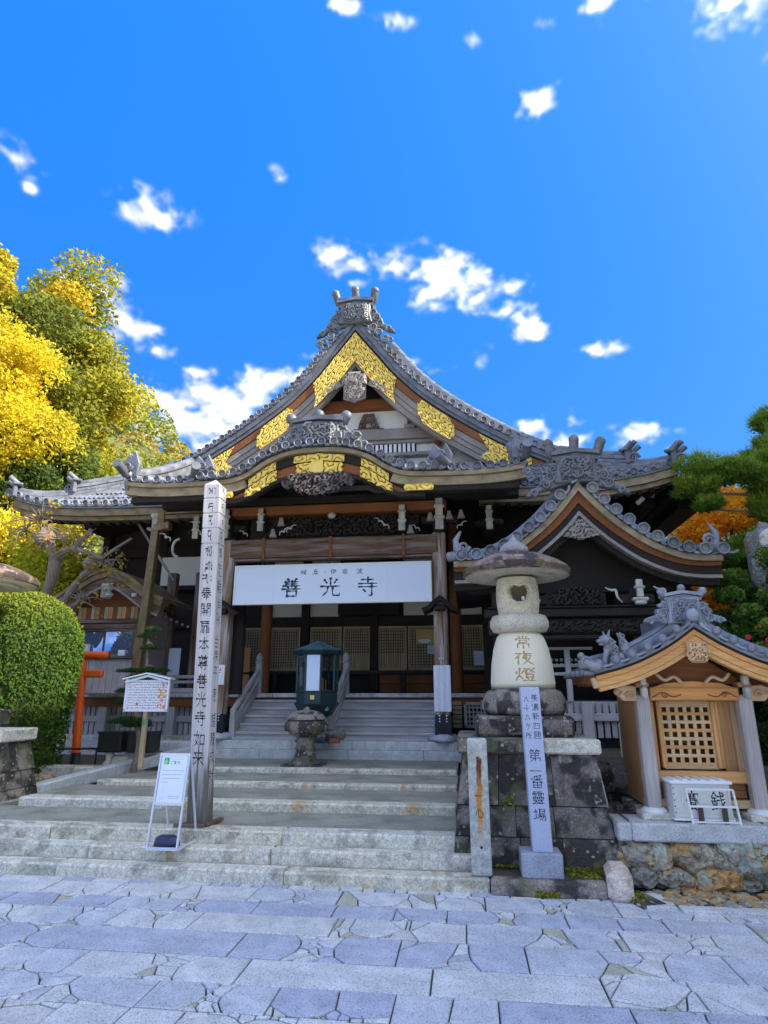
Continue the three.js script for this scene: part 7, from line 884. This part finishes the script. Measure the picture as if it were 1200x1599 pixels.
function foliage(name, list, geo, material, colors, seed, parent, up = 0.4) {   // list: [x, y, z, size, tone 0..1]
  const r = rand(seed), o = origin.get(parent) ?? new THREE.Vector3(), solid = parent.userData.kind !== 'stuff', m = solid ? null : shade(new THREE.InstancedMesh(geo, material, list.length)), gp = (geo.index ? geo.toNonIndexed() : geo).attributes.position, nv = gp.count, pos = solid && new Float32Array(list.length * nv * 3), col = solid && new Float32Array(list.length * nv * 3), w3 = new THREE.Vector3(), q = new THREE.Quaternion(), e = new THREE.Euler(), M4 = new THREE.Matrix4(), c = new THREE.Color();
  list.forEach(([x, y, z, s, tone], i) => { e.set((r() - 0.5) * 3.1 * (1 - up), r() * 6.283, (r() - 0.5) * 3.1 * (1 - up)); q.setFromEuler(e); const k = s * (0.7 + 0.6 * r()); M4.compose(new THREE.Vector3(x - o.x, y - o.y, z - o.z), q, new THREE.Vector3(k, k, k)); m?.setMatrixAt(i, M4); if (solid) for (let n = 0; n < nv; n++) w3.fromBufferAttribute(gp, n).applyMatrix4(M4).toArray(pos, (i * nv + n) * 3); const f = clamp(tone) * (colors.length - 1.001), a = colors[Math.floor(f)], b = colors[Math.floor(f) + 1], t = f % 1, v = 0.8 + 0.4 * r(); c.setRGB(mix(a[0], b[0], t) * v, mix(a[1], b[1], t) * v, mix(a[2], b[2], t) * v); m?.setColorAt(i, c); if (solid) for (let n = 0; n < nv; n++) c.toArray(col, (i * nv + n) * 3); });
  if (solid) { const g = new THREE.BufferGeometry(); g.setAttribute('position', new THREE.BufferAttribute(pos, 3)); g.setAttribute('color', new THREE.BufferAttribute(col, 3)); g.computeVertexNormals(); const me = shade(new THREE.Mesh(g, material === leafA ? leafAV : leafBV)); me.name = name; parent.add(me); return me; }
  m.name = name; parent.add(m); return m;
}
const shellPoint = (r) => { const a = r() * 6.283, h = r() * 2 - 1, s = Math.sqrt(1 - h * h); return [Math.cos(a) * s, h, Math.sin(a) * s]; };
const yellowGreen = [[0.16, 0.20, 0.012], [0.40, 0.38, 0.018], [0.64, 0.53, 0.025], [0.74, 0.52, 0.02]], gold = [[0.55, 0.45, 0.01], [0.80, 0.64, 0.012], [0.88, 0.68, 0.02]], greens = [[0.035, 0.075, 0.012], [0.09, 0.15, 0.02], [0.20, 0.26, 0.03]], hillGreens = [[0.14, 0.20, 0.03], [0.30, 0.33, 0.045], [0.48, 0.43, 0.06], [0.50, 0.30, 0.07]], amber = [[0.85, 0.40, 0.006], [0.95, 0.50, 0.01], [0.98, 0.56, 0.02]];
// a full crown: clumps of leaves through an ellipsoid, each carried by a limb that leaves the trunk
function fullTree(name, label, o) {
  const [cx, cy, cz] = o.c, [rx, ry, rz] = o.r, base = [cx + (o.lean ?? 0), o.y, cz], t = thing(name, label, 'tree', base), r = rand(o.seed), limbs = [], list = [], top = cy + ry * 0.5, n = o.clumps, per = Math.round(o.leaves / n);
  limbs.push(tube(curve([base, [mix(base[0], cx, 0.4) + 0.2, mix(o.y, top, 0.4), cz], [cx, top, cz]], 14), [...Array(15).keys()].map((i) => (o.trunk ?? 0.32) * (1 - 0.055 * i)), 9));
  for (let i = 0; i < n; i++) {
    const s = shellPoint(r), d = 0.45 + 0.55 * Math.pow(r(), 0.5), w = 1 + 0.28 * (noise3(s[0] * 1.7 + o.seed, s[1] * 1.7, s[2] * 1.7, 4) - 0.5) * 2, c = [cx + s[0] * rx * d * w, cy + s[1] * ry * d * w, cz + s[2] * rz * d * w], k = o.clump * (0.65 + 0.7 * r()), tone = clamp(0.5 + (noise3(c[0] * 0.4, c[1] * 0.4, c[2] * 0.4, 5) - 0.5) * 1.8 + 0.12 * s[1]);
    const h = mix(o.y, top, 0.25 + 0.6 * r()); limbs.push(tube(curve([[mix(base[0], cx, (h - o.y) / (top - o.y)), h, cz], [mix(cx, c[0], 0.5) + (r() - 0.5) * 0.5, mix(h, c[1], 0.45) + 0.2, mix(cz, c[2], 0.5)], c], 7), [0.11, 0.095, 0.08, 0.065, 0.05, 0.04, 0.03, 0.02].map((x) => x * (o.limb ?? 1)), 5));
    for (let m = 0; m < 5; m++) { const q = shellPoint(r); limbs.push(tube([c, [c[0] + q[0] * k * 0.5, c[1] + q[1] * k * 0.4 + 0.05, c[2] + q[2] * k * 0.5], [c[0] + q[0] * k, c[1] + q[1] * k * 0.7, c[2] + q[2] * k]], [0.025, 0.016, 0.006], 3)); }
    for (let j = 0; j < per; j++) { const q = shellPoint(r), e = Math.pow(r(), 0.4) * k * (0.75 + 0.5 * noise3(q[0] * 2.5 + i, q[1] * 2.5, q[2] * 2.5, 9)); list.push([c[0] + q[0] * e * 1.2, c[1] + q[1] * e * 0.8, c[2] + q[2] * e * 1.2, o.leaf, tone + (r() - 0.5) * 0.35]); }
  }
  part('trunk', limbs, M.barkDark, t); foliage('crown', list, blade, leafA, o.colors, o.seed + 1, t); return t;
}
fullTree('autumn_tree', 'tallest broad tree at the left with olive and golden leaves against the sky', { c: [-19.2, 14.3, -20.5], r: [4.9, 5.6, 4.2], y: 2, seed: 12, clumps: 96, clump: 1.0, leaves: 96000, leaf: 0.2, colors: yellowGreen });
fullTree('maple_tree', 'dense bright yellow tree at the left edge below the tallest tree', { c: [-16.3, 9.6, -16.8], r: [3.1, 4.4, 2.6], y: 2.2, seed: 23, clumps: 90, clump: 0.85, leaves: 90000, leaf: 0.13, colors: gold });
fullTree('leafy_tree', 'rounded yellow green tree rising behind the left roof corner', { c: [-20.9, 10.6, -25], r: [4.2, 4.4, 3.4], y: 3, seed: 37, clumps: 100, clump: 1.05, leaves: 80000, leaf: 0.2, colors: [[0.20, 0.25, 0.015], [0.46, 0.42, 0.02], [0.68, 0.54, 0.03]] });
fullTree('leafy_tree', 'dark green leafed tree between the yellow tree and the left roof', { c: [-14.6, 8.3, -18.6], r: [1.9, 2.2, 1.8], y: 2, seed: 41, clumps: 50, clump: 0.75, leaves: 36000, leaf: 0.16, colors: [[0.04, 0.09, 0.01], [0.12, 0.18, 0.015], [0.36, 0.36, 0.02]] });
fullTree('young_tree', 'low bright yellow green tree behind the bare pruned tree', { c: [-11.8, 4.3, -14.8], r: [2.6, 2.3, 1.6], y: 0.6, seed: 47, clumps: 70, clump: 0.7, leaves: 50000, leaf: 0.12, colors: [[0.20, 0.30, 0.012], [0.48, 0.52, 0.02], [0.78, 0.66, 0.04]], trunk: 0.15, limb: 0.6 });
fullTree('ginkgo_tree', 'amber yellow ginkgo behind the pine at the right', { c: [8.9, 5.6, -20.5], r: [2.5, 2.9, 2], y: 0.5, seed: 53, clumps: 70, clump: 0.75, leaves: 60000, leaf: 0.13, colors: amber });
{ // bare pruned tree over the booth
  const t = thing('pruned_tree', 'bare pruned tree with knobbly grey trunk and twigs beside the reception booth', 'tree', [-8.05, 0.45, -10.9]), r = rand(61), twigs = [], w = [];
  const main = [tube(curve([[-8.0, 0.45, -10.9], [-8.05, 2.2, -10.9], [-7.98, 3.3, -10.85], [-7.82, 4.0, -10.8], [-8.05, 4.5, -10.8], [-8.2, 4.8, -10.8]], 20), [...Array(21).keys()].map((i) => 0.17 - 0.004 * i + 0.025 * Math.sin(i * 2.1)), 10), tube(curve([[-7.9, 2.6, -10.9], [-7.5, 3.3, -10.8], [-7.2, 3.75, -10.75], [-6.9, 3.95, -10.7]], 12), [...Array(13).keys()].map((i) => 0.11 - 0.005 * i + 0.012 * Math.sin(i * 1.9)), 8), tube(curve([[-7.9, 4.1, -10.8], [-7.5, 4.3, -10.7], [-7.1, 4.2, -10.6], [-6.7, 4.05, -10.6]], 10), [...Array(11).keys()].map((i) => 0.075 - 0.004 * i), 8), rockGeo(0.2, 0.16, 0.16, 71, 2).translate(-8.12, 4.55, -10.8), rockGeo(0.15, 0.12, 0.12, 72, 2).translate(-7.0, 3.98, -10.7)];
  part('trunk', main, M.bark, t);
  for (const [x, y, n, s] of [[-8.2, 4.85, 26, 0.6], [-8.5, 4.7, 14, 0.5], [-7.8, 4.5, 16, 0.5], [-7.3, 4.3, 18, 0.5], [-6.85, 4.02, 26, 0.5], [-6.6, 3.9, 14, 0.4], [-7.1, 3.3, 16, 0.45]]) for (let i = 0; i < n; i++) { const d = shellPoint(r), L = s * (0.4 + r()), p = [x, y, -10.7], q = [x + d[0] * L * 0.6, y + d[1] * L * 0.45 + 0.06, -10.7 + d[2] * L * 0.4], e = [x + d[0] * L, y + d[1] * L * 0.6 + (r() - 0.5) * 0.2, -10.7 + d[2] * L * 0.5]; twigs.push(tube(curve([p, q, e], 6), [0.018, 0.015, 0.012, 0.010, 0.008, 0.006, 0.004], 4)); if (r() < 0.45) for (let k = 0; k < 5; k++) w.push([e[0] + (r() - 0.5) * 0.16, e[1] - r() * 0.14, e[2] + (r() - 0.5) * 0.12, 0.085, r()]); }
  part('twigs', twigs, M.bark, t); foliage('leaves', w, blade, leafA, [[0.35, 0.36, 0.03], [0.60, 0.42, 0.05], [0.45, 0.12, 0.04]], 63, t);
}
{ // clipped hedge: rounded column of small leaves over a dark core
  const HZ = -9.35, t = thing('clipped_hedge', 'tall clipped green hedge with rounded top beside the orange torii', 'hedge', [-6.72, 0.45, -9.0]), r = rand(81), list = [], R = 0.98, H = 2.74, prof = (v) => v < 0.62 ? 1 - 0.12 * (1 - v / 0.62) : Math.sqrt(Math.max(0, 1 - Math.pow((v - 0.62) / 0.38, 2.4)));
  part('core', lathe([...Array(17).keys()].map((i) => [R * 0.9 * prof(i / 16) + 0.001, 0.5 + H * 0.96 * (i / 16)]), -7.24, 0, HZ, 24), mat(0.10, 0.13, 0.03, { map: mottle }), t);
  for (let i = 0; i < 30000; i++) { const v = Math.pow(r(), 0.85), a = r() * 6.283; if (Math.sin(a) < -0.5 && v < 0.6) continue; const k = prof(v) * R * (0.93 + 0.10 * r() + 0.05 * (noise3(a * 3, v * 9, 1, 4) - 0.5)), y = 0.47 + H * v * (0.98 + 0.04 * r()); list.push([-7.24 + Math.cos(a) * k * 1.02, y, HZ + Math.sin(a) * k, 0.055, 0.12 + 0.30 * (fbm3(Math.cos(a) * 3, v * 6, Math.sin(a) * 3, 3, 8) - 0.5) + 0.45 * step(v, 0.66, 0.98) + (r() - 0.5) * 0.35]); }  // light on the crown put into the colour: leaves paler towards the top
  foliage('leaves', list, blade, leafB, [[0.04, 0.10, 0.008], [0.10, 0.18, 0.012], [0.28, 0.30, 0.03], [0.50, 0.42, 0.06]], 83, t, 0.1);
  part('stems', [0, 1, 2, 3].map((i) => tube([[-6.9 - i * 0.2, 0.42, -9.0], [-6.95 - i * 0.2, 0.75, -9.1]], 0.03, 6)), M.barkDark, t);
}
{ // cloud-pruned small pine
  const t = thing('pruned_pine', 'small cloud pruned pine with dark green pads behind the message board', 'tree', [-5.0, 0.5, -9.4]), r = rand(91), list = [], z = -9.4;
  part('trunk', [tube(curve([[-5.02, 0.45, z], [-4.96, 0.9, z], [-5.08, 1.4, z], [-4.98, 1.9, z], [-5.0, 2.5, z]], 20), [...Array(21).keys()].map((i) => 0.055 - 0.0018 * i), 8), ...[[1.15, -0.25], [1.42, -0.28], [1.62, 0.2], [1.8, -0.2], [2.0, 0.16], [2.35, 0.1]].map(([y, d]) => tube([[-5.0, y, z], [-5.0 + d * 0.6, y + 0.03, z + 0.03], [-5.0 + d, y + 0.02, z + 0.05]], [0.025, 0.018, 0.01], 6))], M.bark, t);
  for (const [x, y, w, h] of [[-5.12, 1.17, 0.34, 0.10], [-5.25, 1.45, 0.2, 0.08], [-5.22, 1.62, 0.2, 0.07], [-5.05, 1.83, 0.2, 0.06], [-4.85, 1.93, 0.3, 0.07], [-5.2, 1.93, 0.24, 0.05], [-4.92, 2.28, 0.18, 0.06], [-5.0, 2.46, 0.15, 0.06], [-4.9, 2.56, 0.13, 0.07], [-5.0, 1.12, 0.24, 0.1]]) for (let i = 0; i < 560 * (w / 0.25); i++) { const s = shellPoint(r), d = Math.pow(r(), 0.5); list.push([x + s[0] * w * d, y + Math.abs(s[1]) * h * d, z + 0.05 + s[2] * w * d * 0.8, 0.055, 0.35 + s[1] * 0.3 + r() * 0.3]); }
  foliage('needles', list, needle, leafB, [[0.010, 0.035, 0.010], [0.03, 0.085, 0.014], [0.10, 0.20, 0.02]], 93, t, 0.7);
}
{ // pine, shrubs and standing rock at the right
  const t = thing('pine_tree', 'large green pine with layered sprays at the right edge above the shrine', 'tree', [7.2, 1, -12.4]), r = rand(101), list = [], z = -12.4, boughs = [tube(curve([[7.3, 0.8, z], [7.1, 3, z], [7.4, 5, z], [7.0, 7.6, z]], 16), [...Array(17).keys()].map((i) => 0.24 - 0.011 * i), 9)];
  const pads = [[5.05, 5.62, 0.55, 0.2, 0.6], [4.85, 5.3, 0.42, 0.16, 0.6], [5.0, 4.95, 0.25, 0.10, 0.7], [6.45, 6.15, 0.42, 0.24, 0], [6.65, 6.5, 0.36, 0.22, 0], [6.6, 6.85, 0.28, 0.2, 0], [5.5, 5.72, 0.6, 0.2, 0.2], [6.1, 5.85, 0.6, 0.2, 0.1], [6.7, 5.7, 0.6, 0.2, 0.2]];
  for (let i = 0; i < 44; i++) { const y = 3.75 + r() * 1.9, lo = y > 5.45 ? 5.3 : y < 4.2 ? 5.6 : 6.25; pads.push([lo + r() * (7.0 - lo), y, 0.3 + r() * 0.35, 0.13 + r() * 0.12, r() * 0.9]); }
  for (let [x, y, w, h, dz] of pads) { x -= 0.36; w *= 1.1; h *= 1.5; boughs.push(tube(curve([[7.1, y - 0.3, z], [(x + 7.1) / 2, y - 0.12 + (r() - 0.5) * 0.3, z + dz * 0.6], [x, y - 0.03, z + dz]], 10), [...Array(11).keys()].map((i) => 0.075 - 0.006 * i), 6)); for (let i = 0; i < 2000 * w; i++) { const s = shellPoint(r), d = Math.pow(r(), 0.5), lump = noise3(x * 2 + s[0] * 2.2, y * 2 + s[1] * 2, s[2] * 2.2, 2), k = 0.55 + 0.75 * lump; if (lump < 0.42) continue; list.push([x + s[0] * w * d * k, y + s[1] * h * d * (s[1] > 0 ? 1.1 : 0.5) + (lump - 0.5) * 0.2, z + dz + s[2] * w * d * k, 0.19, 0.3 + 0.35 * s[1] * d + 0.3 * r()]); } }
  part('trunk', boughs, M.bark, t); foliage('needles', list, needle, leafB, [[0.06, 0.14, 0.02], [0.22, 0.35, 0.035], [0.55, 0.60, 0.07]], 103, t, 0.55);
  const shrub = (name, label, x, y, zz, w, h, seed, cols, n, leaf = 0.06) => { const s = thing(name, label, 'shrub', [x, y - h, zz]), q = rand(seed), L = [], st = [], cl = []; for (let i = 0; i < 26; i++) { const d = shellPoint(q), k = 0.45 + 0.5 * q(); cl.push([x + d[0] * w * k, y + d[1] * h * k, zz + d[2] * w * k * 0.8, 0.26 * w * (0.7 + 0.6 * q())]); } for (let i = 0; i < 9; i++) { const c = cl[i * 2]; st.push(tube(curve([[x + (q() - 0.5) * 0.4, y - h, zz], [mix(x, c[0], 0.5) + (q() - 0.5) * 0.2, mix(y - h, c[1], 0.5), zz], [c[0], c[1], c[2]]], 8), [0.035, 0.033, 0.03, 0.027, 0.024, 0.02, 0.016, 0.012, 0.008], 6)); } for (const c of cl) for (let i = 0; i < n / 26; i++) { const d = shellPoint(q), k = Math.pow(q(), 0.4) * c[3]; L.push([c[0] + d[0] * k, c[1] + d[1] * k * 0.8, c[2] + d[2] * k, leaf, 0.35 + 0.3 * d[1] + 0.35 * q()]); } part('stems', st, M.bark, s); foliage('leaves', L, blade, leafB, cols, seed + 1, s, 0.25); return s; };
  shrub('azalea_bush', 'broad green bush right of the side porch roof, below the pine', 4.35, 3.0, -9.6, 0.85, 0.85, 111, [[0.03, 0.08, 0.010], [0.08, 0.17, 0.018], [0.20, 0.30, 0.03]], 15000);
  shrub('leafy_shrub', 'yellowish green shrub with pale stems behind the small shrine roof', 4.5, 2.1, -8.7, 0.75, 0.75, 121, [[0.05, 0.10, 0.012], [0.16, 0.22, 0.025], [0.36, 0.36, 0.05]], 13000);
  shrub('camellia_bush', 'dark green bush at the right edge behind the small shrine posts', 4.1, 1.4, -7.9, 0.95, 1.0, 131, [[0.012, 0.03, 0.006], [0.03, 0.065, 0.01], [0.07, 0.12, 0.015]], 22000);
  shrub('evergreen_bush', 'tall dark evergreen bush behind the pine trunk at the right edge', 7.2, 3.0, -14.6, 2.2, 2.2, 161, [[0.012, 0.03, 0.006], [0.03, 0.06, 0.01], [0.07, 0.11, 0.015]], 22000, 0.13);
  shrub('evergreen_bush', 'low dark evergreen bush between the side porch and the small shrine roof', 3.5, 1.5, -9.7, 1.0, 1.1, 191, [[0.015, 0.035, 0.008], [0.04, 0.08, 0.012], [0.09, 0.15, 0.02]], 16000, 0.08);
  shrub('evergreen_bush', 'dark evergreen bush low at the right edge beyond the small shrine posts', 5.4, 1.7, -10.6, 1.9, 1.5, 197, [[0.015, 0.035, 0.008], [0.04, 0.08, 0.012], [0.09, 0.15, 0.02]], 26000, 0.1);
  const f = thing('red_flowers', 'few red camellia blossoms on the shrub above the small shrine', 'flowers', [3.6, 2.2, -8.2]); for (const [x, y] of [[3.40, 2.26], [3.62, 2.22], [3.68, 2.28]]) part('blossom', [0, 1, 2, 3, 4].map((i) => ball(0.02, x + 0.018 * Math.cos(i * 1.26), y + 0.018 * Math.sin(i * 1.26), -8.05, 1, 1, 0.6, 8)), mat(0.55, 0.02, 0.06), f);
  const k = thing('standing_rock', 'tall lichen covered standing rock at the right edge under the pine', 'rock', [4.95, 2.9, -10.6]); part('rock_body', [rockGeo(0.30, 0.62, 0.28, 140, 4, 0.35).translate(4.98, 3.68, -10.6)], M.rock2, k); part('rock_knob', rockGeo(0.2, 0.2, 0.2, 141, 3, 0.3).translate(5.0, 4.0, -10.45), M.step, k);
  const g2 = thing('weed_tuft', 'small green weed growing between the base stones of the lantern', 'weed', [0.33, 0.7, -6.3]), wl = []; for (let i = 0; i < 26; i++) wl.push([0.33 + (r() - 0.5) * 0.12, 0.66 + (r() - 0.5) * 0.09, -6.31 + r() * 0.05, 0.045, r()]); foliage('leaves', wl, blade, leafB, [[0.12, 0.22, 0.02], [0.35, 0.40, 0.04]], 151, g2); part('stem', tube([[0.33, 0.58, -6.34], [0.33, 0.68, -6.31]], 0.006, 5), M.moss, g2);
  const mo = []; for (let i = 0; i < 900; i++) { const side = r() < 0.5; mo.push([side ? 0.2 + r() * 1.0 : 0.8 + r() * 0.4, 0.13 + r() * 0.012, side ? -6.22 - r() * 0.1 : -5.95 - r() * 0.3, 0.03, r()]); } for (let i = 0; i < 220; i++) mo.push([0.5 + r() * 0.2, r() * 0.05, -5.84 - r() * 0.03, 0.028, 0.6 + r() * 0.4]); for (let i = 0; i < 200; i++) mo.push([1.25 + r() * 0.12, 0.01 + r() * 0.03, -6.0 + r() * 0.24, 0.03, r()]);
  const mm = ground('moss'); mm.userData = { kind: 'stuff', label: 'green moss and tiny weeds along the kerb before the lantern base', category: 'moss' }; foliage('moss_blades', mo, blade, leafB, [[0.07, 0.12, 0.015], [0.22, 0.26, 0.03], [0.45, 0.36, 0.05]], 153, mm);
}
// ---------------------------------------------------------------- hills: wooded slope behind at the left, and an unseen wooded rise added at the right to keep the court in shade
{
  const hill = (name, f, x0, x1, z0, z1, n, m) => { const out = [], h = (i, j) => { const x = mix(x0, x1, i / n), z = mix(z0, z1, j / n); return [x, f(x, z), z]; }; for (let i = 0; i < n; i++) for (let j = 0; j < n; j++) { const a = h(i, j), b = h(i + 1, j), c = h(i + 1, j + 1), d = h(i, j + 1); out.push(...a, ...d, ...c, ...a, ...c, ...b); } const g = ground(name); part('slope', fromTris(out, null === 1 ? 0 : undefined), m, g); };
  const far = (x, z) => { const d = Math.hypot((x + 52.5) / 29, (z + 66) / 24); return 41 * Math.exp(-d * d) - 1 + 2 * fbm2(x / 9, z / 9, 3, 0, 4); };
  hill('wooded_hill', far, -110, 4, -140, -38, 40, mat(0.10, 0.12, 0.03));
  const r = rand(171), list = []; let tries = 0; while (list.length < 62000 && tries++ < 400000) { const x = -86 + r() * 80, z = -104 + r() * 62, cx = Math.round(x / 3.4), cz = Math.round(z / 3.4), jx = cx * 3.4 + (hash(cx, cz, 1) - 0.5) * 2.2, jz = cz * 3.4 + (hash(cx, cz, 2) - 0.5) * 2.2, y0 = far(jx, jz); if (y0 < 3 || jz < -74) continue; const R = 1.7 + hash(cx, cz, 3) * 1.1, s = shellPoint(r); if (s[1] < -0.3) continue; list.push([jx + s[0] * R, y0 + 2.2 + s[1] * R * 1.1, jz + s[2] * R, 0.46, hash(cx, cz, 5) * 0.75 + r() * 0.25]); }
  const w = ground('hillside_wood'); w.userData = { kind: 'stuff', label: 'far wooded hillside in autumn green behind the left roof', category: 'wood' }; foliage('crowns', list, blade, leafA, hillGreens, 173, w);
  const rise = (x, z) => { const e = step(x, 9.5, 14) * step(z, -25, -19) * (1 - step(z, -0.6, 2.4)); return e * (15.1 + 0.5 * Math.sin(z * 0.5) + 1.0 * step(x, 14, 24)) - 0.2; };
  hill('shade_rise', rise, 9, 46, -30, 10, 40, mat(0.08, 0.09, 0.03));
  const l2 = []; for (let i = 0; i < 14000; i++) { const x = 11.5 + r() * 10, z = -23 + r() * 23.5, cx = Math.round(x / 2.6), cz = Math.round(z / 2.6), jx = cx * 2.6, jz = cz * 2.6, s = shellPoint(r), R = 1.5; l2.push([jx + s[0] * R, rise(jx, jz) + 0.9 + s[1] * R, jz + s[2] * R, 0.5, r()]); }
  const w2 = ground('shade_wood'); w2.userData = { kind: 'stuff', label: 'unseen evergreen wood added on the rise to shade the court', category: 'wood' }; foliage('crowns', l2, blade, leafB, greens, 181, w2);
}
renderer.render(scene, camera);
